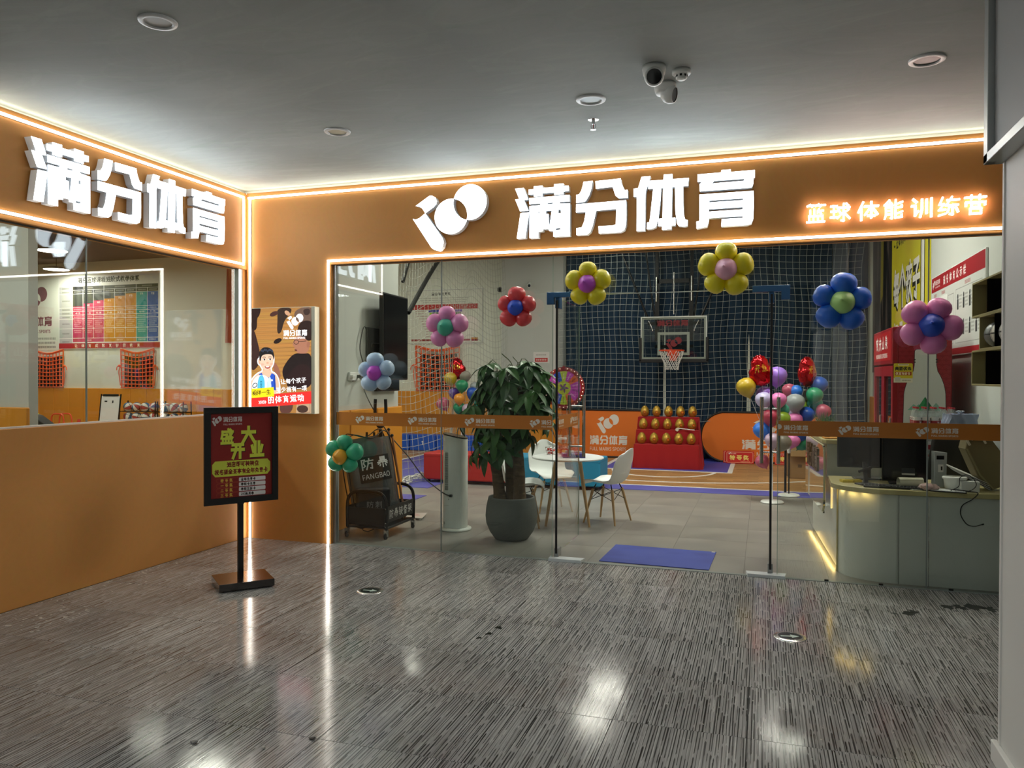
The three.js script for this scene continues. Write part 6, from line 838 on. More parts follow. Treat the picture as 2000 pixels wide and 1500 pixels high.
// ---------- screen, socket and cords on the column ----------
{
  const t = thing('flat_screen', 'large black screen on a swing arm on the grey column behind the pier', 'screen', [0.65, 2.05, -1.62]); add(t, 'mount_plate', box(0.02, 0.4, 0.3, 0.011, -0.1, 0.25, 0.004), M.blackMetal); add(t, 'swing_arm', [bar([0.02, -0.1, 0.3], [0.12, -0.1, 0.1], 0.03, 0.05), bar([0.02, -0.2, 0.3], [0.12, -0.2, 0.1], 0.03, 0.05)], M.blackMetal);
  const s = sub(t, 'panel', [0.15, 0, 0], [0, 0.06, 0]); add(s, 'housing', box(0.05, 0.98, 0.72, 0, 0, 0, 0.01), M.black); add(s, 'glass_face', box(0.004, 0.94, 0.69, 0.0265, 0, 0), M.blackGloss); add(t, 'hanging_cable', tube([[0.05, -0.05, 0.42], [0.04, 0.1, 0.5], [0.03, -0.15, 0.58], [0.03, -0.42, 0.46], [0.02, -0.5, 0.72]], 0.006, 6, 30), M.black);
  const u = thing('cabinet_screen', 'second tall black panel below the screen on the grey column', 'screen', [0.66, 1.66, -1.66]); add(u, 'housing', box(0.05, 0.46, 0.56, 0.03, 0, 0, 0.008), M.black); add(u, 'front_face', box(0.003, 0.42, 0.52, 0.0565, 0, 0), M.blackGloss);
  const k = thing('wall_socket', 'white double socket box with plugs on the grey column', 'socket', [0.65, 1.6, -0.93]); add(k, 'box', box(0.03, 0.09, 0.2, 0.016, 0, 0, 0.006), M.plasticWhite); add(k, 'plug', box(0.04, 0.035, 0.03, 0.048, 0.0, -0.06, 0.006), M.black); add(k, 'plug', box(0.035, 0.03, 0.06, 0.046, 0.0, 0.07, 0.006), M.plasticWhite);
  const c = thing('power_cord', 'long grey power cord drooping from the socket box to the white tower', 'cord'); add(c, 'cord', tube([[0.72, 1.59, -0.98], [0.86, 1.35, -0.9], [1.08, 1.02, -0.9], [1.3, 0.76, -0.95], [1.45, 0.55, -1.0], [1.62, 0.43, -0.98], [1.74, 0.38, -0.93], [1.8, 0.37, -0.925]], 0.006, 6, 60), mat(0x4a4c4a, { roughness: 0.5 })); add(c, 'plug', box(0.03, 0.025, 0.03, 1.8, 0.37, -0.922, 0.005), M.black);
  const mt = thing('floor_mat', 'violet mat corner on the grey floor behind the column', 'mat', [0, 0, 0]); add(mt, 'mat', span(-0.5, 0.57, 0.0005, 0.006, -3.06, -2.12, 0.002), mat(0x5c55a0, { roughness: 0.7 }));
  const bm = thing('floor_mat', 'blue rectangular mat on the grey floor just inside the doorway', 'mat', [3.99, 0, -0.47], -0.03); add(bm, 'mat', box(0.93, 0.006, 0.7, 0, 0.0035, 0, 0.002), mat(0xffffff, { roughness: 0.75, map: canvasTex(256, 256, (x, w, h) => { x.fillStyle = '#3a4a9e'; x.fillRect(0, 0, w, h); blotches(x, w, h, 40, 50, ['70,84,160', '48,58,130'], 0.5, 8); }) })); add(bm, 'tag', box(0.03, 0.002, 0.025, 0.44, 0.0075, -0.33), M.plasticWhite, 'small white tag');
  const sc = thing('floor_scale', 'flat white glass scale with red print lying beside the rack', 'scale', [1.08, 0, -1.5], 0.25); add(sc, 'glass_plate', box(0.3, 0.012, 0.3, 0, 0.026, 0, 0.005), mat(0xe9e6e2, { roughness: 0.12 })); add(sc, 'red_print', [box(0.16, 0.001, 0.01, 0.02, 0.0325, 0.02), box(0.01, 0.001, 0.14, 0.02, 0.0325, 0), box(0.1, 0.001, 0.01, 0.02, 0.0325, -0.06)], mat(0xc8442e)); add(sc, 'foot', [[-1, -1], [1, -1], [-1, 1], [1, 1]].map(([a, b]) => cyl(0.018, 0.02, 0.02, a * 0.11, 0, b * 0.11, 12)), M.plasticWhite);
}
// ---------- balloon stands ----------
{
  const smallB = (() => lathe([[0.0001, -1.22], [0.1, -1.2], [0.06, -1.1], [0.2, -1.0], [0.5, -0.78], [0.8, -0.42], [0.97, 0.0], [0.98, 0.3], [0.84, 0.66], [0.5, 0.92], [0.0001, 1.02]], 24))();
  const foilTex = canvasTex(256, 128, (x, w, h) => { x.fillStyle = '#b3121a'; x.fillRect(0, 0, w, h); for (const dx of [20, 148]) { cjk(x, '开', dx + 20, 46, 22, '#d9b23a', 0.14); cjk(x, '业', dx + 46, 46, 22, '#d9b23a', 0.14); } });
  const foilM = mat(0xffffff, { map: foilTex, roughness: 0.18, metalness: 0.75 });
  const foilG = (() => { const g = new THREE.SphereGeometry(1, 48, 36), p = g.attributes.position; for (let i = 0; i < p.count; i++) { let x = p.getX(i), y = p.getY(i), z = p.getZ(i); const a = Math.atan2(y, x), waist = 1 - 0.14 * Math.exp(-((y - 0.25) ** 2) / 0.06), seam = 1 - 0.045 * (1 - z * z) * Math.abs(Math.sin(a * 9)); p.setXYZ(i, x * waist * 0.86 * seam * (y > 0.25 ? 0.86 : 1), y * 1.12 * seam, z * 0.55 * (1 + 0.07 * Math.sin(x * 11 + y * 4) * Math.sin(y * 10 - x * 3))); } g.computeVertexNormals(); return g; })();
  const stand = (label, x, z, top, list, poleM = M.plasticWhite) => {
    const t = thing('balloon_stand', label, 'balloon stand', [x, 0, z]); add(t, 'base', lathe([[0.0001, 0.035], [0.03, 0.035], [0.13, 0.028], [0.145, 0.012], [0.14, 0], [0.0001, 0]], 36), mat(0xd9ded8, { roughness: 0.3 })); add(t, 'pole', rod([0, 0.03, 0], [0, top, 0], 0.009), poleM); add(t, 'stick_holder', cyl(0.02, 0.028, 0.05, 0, top - 0.02, 0, 16), M.plasticWhite);
    for (const [bx, by, dz, r, c, kind] of list) { const px = bx - x, tilt = -Math.atan2(px, Math.max(0.15, by - top)) * 0.8; if (kind) { const b = add(t, 'foil_balloon', foilG, foilM, 'shiny red foil balloon with yellow characters', [px, by, dz], [0.05, kind === 2 ? 0.9 : 0.1, tilt * 0.4 + 0.1]); b.scale.setScalar(r); } else { const b = add(t, 'balloon', smallB, latexOf(c), null, [px, by, dz], [0, 0, tilt]); b.scale.setScalar(r); } add(t, 'stick', rod([0, top, 0], [px * 0.88, Math.max(by - r * 0.85, by * 0.9), dz * 0.9], 0.003, 0.003, 5), mat(0xd6d9d6, { roughness: 0.4 })); }
  };
  const r = 0.122, C = { gold: 0xb59a1e, grey: 0x8a8478, green: 0x1f8a5e, purple: 0x5a3c94, blue: 0x1c4fae, orange: 0xe0922a, rose: 0xb4506a, pale: 0xb9a3b8, lilac: 0x9a72d8, pink: 0xe07ab8, silver: 0x9aa0a2, teal: 0x2a9a84, lime: 0x8fae2a, white: 0xb8b4d8, sky: 0x2a74d8, red: 0xb03c52 };
  stand('balloon stand of mixed colours with a red foil top, left of the tall plant', -0.02, -5.8, 0.74, [[-0.2, 1.56, 0.05, 0.115, C.gold], [0.02, 1.6, -0.05, 0.105, C.grey], [0.02, 1.44, 0.08, 0.108, C.green], [0.17, 1.42, -0.14, 0.09, C.silver], [-0.16, 1.31, -0.02, 0.1, C.purple], [0.19, 1.31, 0.02, 0.11, C.blue], [-0.01, 1.22, 0.12, 0.098, C.orange], [-0.33, 1.13, 0.06, 0.115, C.rose], [-0.05, 1.06, 0.02, 0.108, C.green], [0.13, 1.04, 0.1, 0.102, C.pale], [0.26, 1.12, -0.1, 0.1, C.teal], [-0.1, 1.74, -0.02, 0.17, 0, 1]]);
  stand('balloon stand mostly hidden behind the crown of the tall plant', 0.92, -5.85, 0.74, [[0.8, 1.38, 0, 0.115, C.pink], [1.1, 1.16, 0.05, 0.125, C.sky], [1.15, 1.42, -0.05, 0.11, C.rose], [0.6, 1.02, 0.02, 0.12, C.purple], [0.75, 1.1, 0.1, 0.1, C.pink], [0.62, 1.24, -0.05, 0.11, C.silver], [0.98, 1.3, -0.1, 0.11, C.green], [0.9, 0.98, 0.08, 0.1, C.white], [0.66, 0.86, 0.1, 0.1, C.pale], [0.85, 1.58, 0, 0.15, 0, 2]]);
  stand('balloon stand topped by a red foil balloon, just behind the right door handle', 4.98, -3.95, 0.66, [[4.66, 1.47, 0.0, 0.128, C.gold], [4.83, 1.69, 0.0, 0.185, 0, 1], [5.03, 1.61, -0.1, 0.13, C.lilac], [4.88, 1.38, -0.1, 0.105, C.lilac], [4.87, 1.31, 0.08, 0.105, C.white], [5.05, 1.31, 0.1, 0.1, C.pink], [4.96, 1.09, 0.05, 0.118, C.red], [5.08, 1.17, -0.02, 0.105, C.teal], [5.09, 1.07, 0.06, 0.105, C.lime], [4.86, 0.92, 0.0, 0.118, C.sky], [4.98, 0.8, 0.1, 0.1, C.pale], [5.09, 0.77, 0.02, 0.118, C.grey], [4.86, 0.52, 0.0, 0.09, C.rose]]);
  stand('balloon stand topped by a pointed red foil balloon, beside the reception desk', 5.2, -4.62, 0.6, [[5.42, 1.68, 0.02, 0.185, 0, 2], [5.57, 1.5, -0.05, 0.118, C.blue], [5.2, 1.42, -0.06, 0.098, C.rose], [5.29, 1.41, -0.02, 0.09, C.sky], [5.27, 1.26, 0.12, 0.125, C.silver], [5.39, 1.34, -0.15, 0.105, C.grey], [5.51, 1.36, 0.06, 0.112, C.green], [5.52, 1.24, -0.06, 0.105, C.teal], [5.62, 1.15, 0.06, 0.1, C.rose], [5.42, 1.1, 0.02, 0.11, C.blue], [5.37, 1.19, -0.1, 0.095, C.lime], [5.26, 1.1, 0.0, 0.1, C.white], [5.27, 1.03, 0.1, 0.1, C.pink], [5.33, 0.84, 0.02, 0.125, C.blue], [5.25, 0.75, 0.08, 0.095, C.pink], [5.38, 0.72, -0.02, 0.11, C.green]], M.black);
  const p = thing('floor_pole', 'slim black pole standing beside the right balloon stand', 'pole', [5.16, 0, -4.8]); add(p, 'pole', rod([0, 0.01, 0], [0, 0.72, 0], 0.016), M.black); add(p, 'foot', cyl(0.06, 0.05, 0.012, 0, 0, 0, 20), M.black);
}
// ---------- reception desk ----------
{
  const t = thing('reception_desk', 'white curved reception desk with a wooden top and warm light strips, behind the right glass', 'desk'), white = mat(0xd3d8d0, { roughness: 0.18, clearcoat: 0.6, clearcoatRoughness: 0.1 }), wood = mat(0xb9ad7a, { roughness: 0.35 });
  const A = [5.37, -2.25], B = [5.455, -0.44], curve = new THREE.CatmullRomCurve3([[5.458, 0, -0.42], [5.5, 0, -0.31], [5.59, 0, -0.225], [5.72, 0, -0.165], [5.87, 0, -0.14]].map((p) => V3(...p)));
  const lerp = (u) => [A[0] + (B[0] - A[0]) * u, A[1] + (B[1] - A[1]) * u], off = (p, d) => [p[0] - d, p[1]];
  add(t, 'side_panel', prism([A, B, [B[0] + 0.03, B[1]], [A[0] + 0.03, A[1]]].map(([x, z]) => [x, -z]), 0.67).rotateX(-PI / 2).translate(0, 0.03, 0), white); add(t, 'plinth', prism([A, B, [B[0] + 0.03, B[1]], [A[0] + 0.03, A[1]]].map(([x, z]) => [x + 0.03, -z]), 0.04).rotateX(-PI / 2), wood);
  add(t, 'edge_trim', span(5.447, 5.464, 0, 0.7, -0.446, -0.418, 0.003), wood);
  add(t, 'curved_panel', sheet((u, v) => { const p = curve.getPoint(u); return [p.x, v * 0.7, p.z]; }, 30, 2, 0.018), white);
  add(t, 'front_panel', span(5.874, 6.078, 0, 0.7, -0.158, -0.14, 0.002), white); add(t, 'front_panel', span(6.082, 6.79, 0, 0.7, -0.158, -0.14, 0.002), white);
  const top = [...Array.from({ length: 25 }, (_, i) => { const p = curve.getPoint(i / 24), n = curve.getTangent(i / 24); return [p.x - n.z * -0.035 * -1, p.z + n.x * 0.035]; })];
  add(t, 'worktop', prism([[5.42, -0.9], ...top.map(([x, z]) => [x - 0.02, z]), [6.79, -0.105], [6.79, -0.85], [5.9, -0.9]].map(([x, z]) => [x, -z]), 0.03, { bevel: 0.004 }).rotateX(-PI / 2).translate(0, 0.7, 0), wood);
  add(t, 'upper_body', prism([lerp(0), lerp(0.6), [5.95, -1.17], [5.95, -2.25]].map(([x, z]) => [x + 0.004, -z]), 0.3).rotateX(-PI / 2).translate(0, 0.7, 0), white); add(t, 'inner_body', span(5.95, 6.0, 0, 0.7, -2.25, -0.9), white);
  add(t, 'upper_top', prism([[5.33, 2.3], [5.39, 1.2], [5.42, 1.15], [5.5, 1.13], [5.98, 1.13], [5.98, 2.3]], 0.028, { bevel: 0.006 }).rotateX(-PI / 2).translate(0, 1.0, 0), wood);
  const ac = mat(0xb3a571, { roughness: 0.06, metalness: 0.55, clearcoat: 1, clearcoatRoughness: 0.03 }), rr = roundRect(1.42, 0.58, 0.11, 0, 0.71, 8), ang = Math.atan2(5.4 - 5.325, 1.4) + PI / 2;
  const ap = sub(t, 'mirror_panel', [5.345, 0, -1.5], [0, -PI / 2 + 0.053, 0]); add(ap, 'panel', prism(rr, 0.012, { bevel: 0.003 }), ac, 'champagne mirrored panel'); add(ap, 'panel_edge', tube(rr.map(([a, b]) => [a, b, 0.006]), 0.009, 6, 90, true), mat(0xb9b48a, { roughness: 0.3 }));
  { let at = -0.5; for (const c of '满分体育') { add(ap, 'panel_letter', merge(bigShapes(BIG[c].out, BIG[c].cut).map(([p, hs]) => prism(p.map(([a, b]) => [at + a * 0.4, 0.72 + b * 0.5]), 0.012, { holes: hs.map((q) => q.map(([a, b]) => [at + a * 0.4, 0.72 + b * 0.5])) }).translate(0, 0, 0.014))), mat(0x5a4326, { roughness: 0.5 }), 'brown raised character'); at += 0.22; } }
  for (const [u, y] of [[-0.5, 0.6], [0.5, 0.6], [-0.5, 0.85], [0.5, 0.85]]) add(ap, 'standoff', cyl(0.012, 0.012, 0.028, 0, 0, 0, 12).rotateX(PI / 2).translate(u, y, -0.028), M.steel);
  // warm strips: under the worktop curve, behind the mirrored panel, along the foot
  add(t, 'light_strip', tube(Array.from({ length: 13 }, (_, i) => { const p = curve.getPoint(i / 15), n = curve.getTangent(i / 15); return [p.x + n.z * 0.012, 0.6965, p.z + n.x * 0.012]; }), 0.0025, 6, 40), G.warm, 'warm glowing strip'); for (const [x, z, k] of [[5.475, -0.35, 1.6], [5.545, -0.235, 1.5], [5.65, -0.17, 1]]) areaLight('desk_light', 'warm', 0.09, 0.014, [x - 0.006, 0.692, z + 0.006], [-0.05, -1, 0.05], 1.2 * k);
  add(t, 'light_strip', span(5.432, 5.438, 0.46, 0.69, -0.83, -0.824, 0.002), G.warm, 'warm glowing strip'); areaLight('desk_light', 'warm', 0.02, 0.24, [5.43, 0.57, -0.86], [-0.3, 0, 1], 0.2);
  const foot = prism([lerp(0.02), lerp(0.98)].map(([x, z]) => [x + 0.016, -z]).concat([lerp(0.98), lerp(0.02)].map(([x, z]) => [x + 0.022, -z])), 0.005).rotateX(-PI / 2).translate(0, 0.02, 0); add(t, 'light_strip', foot, G.warm, 'warm glowing strip'); areaLight('desk_light', 'warm', 1.7, 0.016, [5.39, 0.03, -1.34], [-0.5, -1, 0.03], 1.2);
}
{ // on the desk
  const Y = 0.735, D = (name, label, cat, pos, turn = 0) => thing(name, label, cat, pos, turn);
  const scr = (label, x, z, turn, w, h, y0, tag) => { const t = D('monitor', label, 'monitor', [x, Y, z], turn); add(t, 'housing', box(w, h, 0.035, 0, y0 + h / 2, 0, 0.008), M.black); add(t, 'back_face', box(w - 0.02, h - 0.02, 0.003, 0, y0 + h / 2, 0.0185), M.blackGloss); add(t, 'neck', box(0.05, y0 + h * 0.5, 0.03, 0, (y0 + h * 0.5) / 2, -0.035), M.black); add(t, 'stand_foot', box(0.22, 0.012, 0.16, 0, 0.006, -0.03, 0.004), M.black); return t; };
  const a = scr('large black monitor with a small white maker name, left on the desk', 5.72, -0.72, 0.1, 0.5, 0.31, 0.1); const at = canvasTex(128, 24, (x) => { x.fillStyle = '#0b0b0c'; x.fillRect(0, 0, 128, 24); latin(x, 'SAMSUNG', 4, 20, 118, 22, '#e8e8e8'); }, { clamp: true }); add(a, 'maker_name', printed(0.07, 0.014).translate(0.03, 0.385, 0.0215), mat(0xffffff, { map: at, roughness: 0.4 }));
  const b = scr('black all in one monitor with a pale sticker, right of the first monitor', 5.96, -0.5, -0.06, 0.33, 0.36, 0.02); add(b, 'sticker', box(0.095, 0.045, 0.002, 0.03, 0.11, 0.0206), mat(0x2b3036, { roughness: 0.4 })); add(b, 'sticker_strip', box(0.095, 0.014, 0.002, 0.03, 0.084, 0.0212), mat(0xc8c8c2, { roughness: 0.5 }), 'pale strip');
  const st = D('tablet_stand', 'black tilted device stand at the curve of the desk', 'stand', [5.66, Y, -0.36], 0.5); add(st, 'arm', bar([0, 0.01, 0], [0.05, 0.17, -0.09], 0.035, 0.014), M.black); add(st, 'foot', box(0.14, 0.012, 0.1, 0, 0.006, 0.0, 0.004), M.black); add(st, 'cradle', bar([-0.03, 0.1, -0.05], [0.09, 0.13, -0.06], 0.02, 0.012), M.black);
  const kb = D('keyboard', 'flat black keyboard along the desk edge', 'keyboard', [5.85, Y, -0.23], -0.12); add(kb, 'body', box(0.44, 0.016, 0.13, 0, 0.008, 0, 0.004), M.black); const key = box(0.021, 0.006, 0.019); for (let i = 0; i < 17; i++) for (let j = 0; j < 4; j++) add(kb, 'key', key, M.rubber, null, [-0.2 + i * 0.025, 0.018, -0.045 + j * 0.03]);
  const ro = D('paper_roll', 'cream paper roll lying open on the desk before the right monitor', 'paper roll', [5.97, Y + 0.04, -0.27], 0.2); add(ro, 'roll', sheet((u, v) => { const an = u * 2 * PI * 1.15, r = 0.038 + 0.004 * u; return [-0.09 + v * 0.18, r * Math.cos(an), r * Math.sin(an) * (1 - 0.1 * v)]; }, 40, 3, 0.0015), mat(0xd5d3b8, { roughness: 0.7 }));
  const np = D('folded_paper', 'folded printed papers lying beside the cream roll', 'paper', [6.03, Y, -0.2], 0.35); add(np, 'sheet', [box(0.16, 0.006, 0.05, 0, 0.006, 0).rotateZ(0.1).translate(0, 0.008, 0), box(0.14, 0.005, 0.05, -0.02, 0.003, 0.03)], mat(0xb7b5a4, { roughness: 0.7 }));
  const cb = D('tissue_pack', 'crumpled clear pack of pinkish tissues at the desk edge', 'pack', [6.08, Y, -0.17]); { const R = rng(14), g = new THREE.IcosahedronGeometry(0.055, 3), p = g.attributes.position; for (let i = 0; i < p.count; i++) { const k = 1 + 0.18 * Math.sin(p.getX(i) * 130) * Math.cos(p.getZ(i) * 110 + p.getY(i) * 90); p.setXYZ(i, p.getX(i) * k * 1.3, Math.max(0.001, p.getY(i) * k * 0.55 + 0.024), p.getZ(i) * k * 0.8); } g.computeVertexNormals(); add(cb, 'pack_body', g, mat(0xc7a9a4, { roughness: 0.12, clearcoat: 0.8 })); }
  const ys = D('tape_dispenser', 'yellow flat plastic gadget at the left end of the desk', 'stationery', [5.56, Y, -0.5], 0.25); add(ys, 'body', prism([[-0.075, -0.04], [0.0, -0.045], [0.02, -0.025], [0.08, -0.02], [0.08, 0.035], [-0.075, 0.03]], 0.018, { bevel: 0.003 }).rotateX(-PI / 2), mat(0xd6bd28, { roughness: 0.4 })); add(ys, 'blade_strip', box(0.08, 0.004, 0.012, 0, 0.023, -0.01), M.grey);
  const cl = D('clipboard', 'orange clipboard lying on the upper ledge of the desk', 'clipboard', [5.5, 1.035, -1.28], 0.15); add(cl, 'board', box(0.2, 0.014, 0.13, 0, 0.007, 0, 0.003), mat(0xd8962c, { roughness: 0.5 })); add(cl, 'clip', box(0.05, 0.012, 0.02, -0.07, 0.02, 0, 0.003), M.grey);
  const pp = D('paper_stack', 'stack of white papers on the upper ledge of the desk', 'paper', [5.62, 1.035, -1.55]); add(pp, 'sheets', box(0.22, 0.04, 0.29, 0, 0.02, 0, 0.002), M.plasticWhite);
  const bk = D('black_case', 'small black case on the upper ledge beside the papers', 'case', [5.43, 1.035, -1.6]); add(bk, 'body', box(0.14, 0.05, 0.2, 0, 0.025, 0, 0.008), M.black); add(bk, 'latch', box(0.03, 0.02, 0.006, 0, 0.03, 0.102), M.grey);
  const ps = D('card_reader', 'upright white and grey card machine behind the white tub', 'machine', [6.2, Y, -0.42], 0.2); add(ps, 'body', prism([[-0.045, 0], [0.04, 0], [0.045, 0.27], [-0.045, 0.28]], 0.05, { bevel: 0.004 }).translate(0, 0, -0.025), mat(0xaab2b4, { roughness: 0.35 })); add(ps, 'screen', box(0.055, 0.03, 0.003, -0.004, 0.235, 0.0305), M.blackGloss); add(ps, 'label', box(0.04, 0.06, 0.002, 0.0, 0.15, 0.03), M.plasticWhite); add(ps, 'logo_print', box(0.012, 0.03, 0.002, 0.006, 0.15, 0.0315), M.black);
  const tb = D('plastic_tub', 'white lidded plastic tub on the desk before the card machine', 'tub', [6.28, Y, -0.27]); add(tb, 'tub_body', lathe([[0.0001, 0.006], [0.068, 0.006], [0.078, 0.085], [0.084, 0.087], [0.0001, 0.087]], 36), mat(0xe2e4de, { roughness: 0.4 })); add(tb, 'lid', lathe([[0.085, 0.085], [0.087, 0.098], [0.08, 0.104], [0.0001, 0.102]], 36), mat(0xe9eae4, { roughness: 0.35 }));
  const wb = D('white_carton', 'low white carton beside the white tub on the desk', 'box', [6.36, Y, -0.22], 0.1); add(wb, 'carton', box(0.13, 0.075, 0.1, 0, 0.0375, 0, 0.003), mat(0xdedfd8, { roughness: 0.6 })); add(wb, 'lid_flap', box(0.132, 0.004, 0.05, 0, 0.077, 0.02), mat(0xd2d3cc));
  const tp = D('tablet', 'flat white tablet with a dark rim at the desk edge', 'tablet', [6.21, Y, -0.16], -0.2); add(tp, 'rim', box(0.25, 0.008, 0.14, 0, 0.004, 0, 0.003), M.black); add(tp, 'white_face', box(0.23, 0.002, 0.125, 0, 0.009, 0), M.plasticWhite);
  const sl = D('paper_stack', 'slanting stack of white papers leaning on the canvas bag', 'paper', [6.38, Y + 0.085, -0.38], -0.1); for (let k = 0; k < 4; k++) add(sl, 'sheet', box(0.3, 0.003, 0.2, 0, 0, 0).rotateZ(-0.42 - k * 0.03).translate(0.01 * k, 0.035 - k * 0.014, 0), mat([0xe6e6e0, 0xcfd0ca, 0xe0e0d8, 0xbfc4c8][k], { roughness: 0.6 }));
  const tg = D('tote_bag', 'olive canvas tote bag with rope handles slumped at the right end of the desk', 'bag', [6.5, Y + 0.02, -0.36], 0.1), cv = mat(0x6d6344, { roughness: 0.9 }); const bagS = [[0.03, 0.0], [0.17, 0.06], [0.13, 0.2], [0.02, 0.36], [-0.13, 0.37], [-0.145, 0.3], [-0.06, 0.1]]; add(tg, 'bag_body', prism(bagS, 0.14, { bevel: 0.014, bevelSegments: 3 }).translate(0, 0, -0.07), cv); add(tg, 'hem_band', [bar([-0.14, 0.375, 0.088], [0.02, 0.368, 0.088], 0.012, 0.012), bar([-0.148, 0.3, 0.088], [-0.055, 0.1, 0.088], 0.01, 0.01), bar([-0.055, 0.1, 0.088], [0.035, -0.002, 0.088], 0.01, 0.01)], mat(0x877c58, { roughness: 0.9 })); for (const [x, y] of [[-0.13, 0.36], [-0.02, 0.375]]) add(tg, 'rope_handle', tube([[x, y - 0.03, 0.09], [x - 0.02, y + 0.01, 0.095], [x - 0.005, y + 0.04, 0.09], [x + 0.02, y + 0.01, 0.09]], 0.009, 7, 20), mat(0xc9c3ae, { roughness: 0.8 }));
  const kc = thing('dangling_cable', 'black cable hanging down the white front of the desk at the right', 'cord'); add(kc, 'cable', tube([[6.2, 0.742, -0.2], [6.27, 0.75, -0.16], [6.36, 0.745, -0.12], [6.4, 0.738, -0.098], [6.36, 0.69, -0.092], [6.3, 0.64, -0.11], [6.29, 0.57, -0.12], [6.33, 0.5, -0.12], [6.38, 0.485, -0.12], [6.43, 0.5, -0.12]], 0.0035, 6, 80), M.rubber); add(kc, 'plug', rod([6.43, 0.5, -0.12], [6.445, 0.506, -0.12], 0.006), M.black);
  const cc = thing('cable', 'thin grey cable looped over the white tub and carton', 'cord'); add(cc, 'cable', tube([[6.22, 0.748, -0.11], [6.28, 0.78, -0.14], [6.3, 0.84, -0.19], [6.36, 0.86, -0.2], [6.4, 0.8, -0.15], [6.35, 0.752, -0.115], [6.25, 0.745, -0.115]], 0.003, 6, 60), M.rubber);
  const oc = thing('office_chair', 'black office chair with a curved back behind the right end of the desk', 'chair', [6.5, 0, -1.1], 2.9); add(oc, 'backrest', sheet((u, v) => { const s = (u - 0.5) * 2; return [s * 0.23 * (1 - 0.25 * v * v), 0.58 + v * 0.56, -0.22 + 0.06 * s * s - 0.05 * v]; }, 12, 8, 0.05), M.black); add(oc, 'seat', box(0.46, 0.09, 0.44, 0, 0.47, 0, 0.03), M.black); add(oc, 'column', cyl(0.03, 0.03, 0.34, 0, 0.1, 0), M.grey); for (let k = 0; k < 5; k++) { const an = k * 1.2566; add(oc, 'leg', bar([0, 0.1, 0], [Math.cos(an) * 0.26, 0.06, Math.sin(an) * 0.26], 0.04, 0.03), M.black); add(oc, 'caster', new THREE.SphereGeometry(0.03, 12, 8).translate(Math.cos(an) * 0.26, 0.03, Math.sin(an) * 0.26), M.rubber); } add(oc, 'back_post', bar([0, 0.46, -0.2], [0, 0.75, -0.26], 0.06, 0.02), M.black);
  const pl = thing('small_plant', 'small grassy plant in a white pot on the upper ledge of the desk', 'potted plant', [5.45, 1.035, -1.9]); add(pl, 'pot', lathe([[0.0001, 0], [0.045, 0], [0.058, 0.08], [0.052, 0.082], [0.0001, 0.07]], 24), M.plasticWhite); const R = rng(9), blade = []; for (let k = 0; k < 46; k++) { const an = R() * 6.28, l = 0.09 + 0.07 * R(), d = 0.03 + 0.09 * R(); blade.push(rod([0.03 * Math.cos(an), 0.07, 0.03 * Math.sin(an)], [Math.cos(an) * d, 0.07 + l, Math.sin(an) * d], 0.004, 0.001, 4)); } add(pl, 'foliage', blade, mat(0x3f6b2c, { roughness: 0.5 })).userData.kind = 'stuff';
}
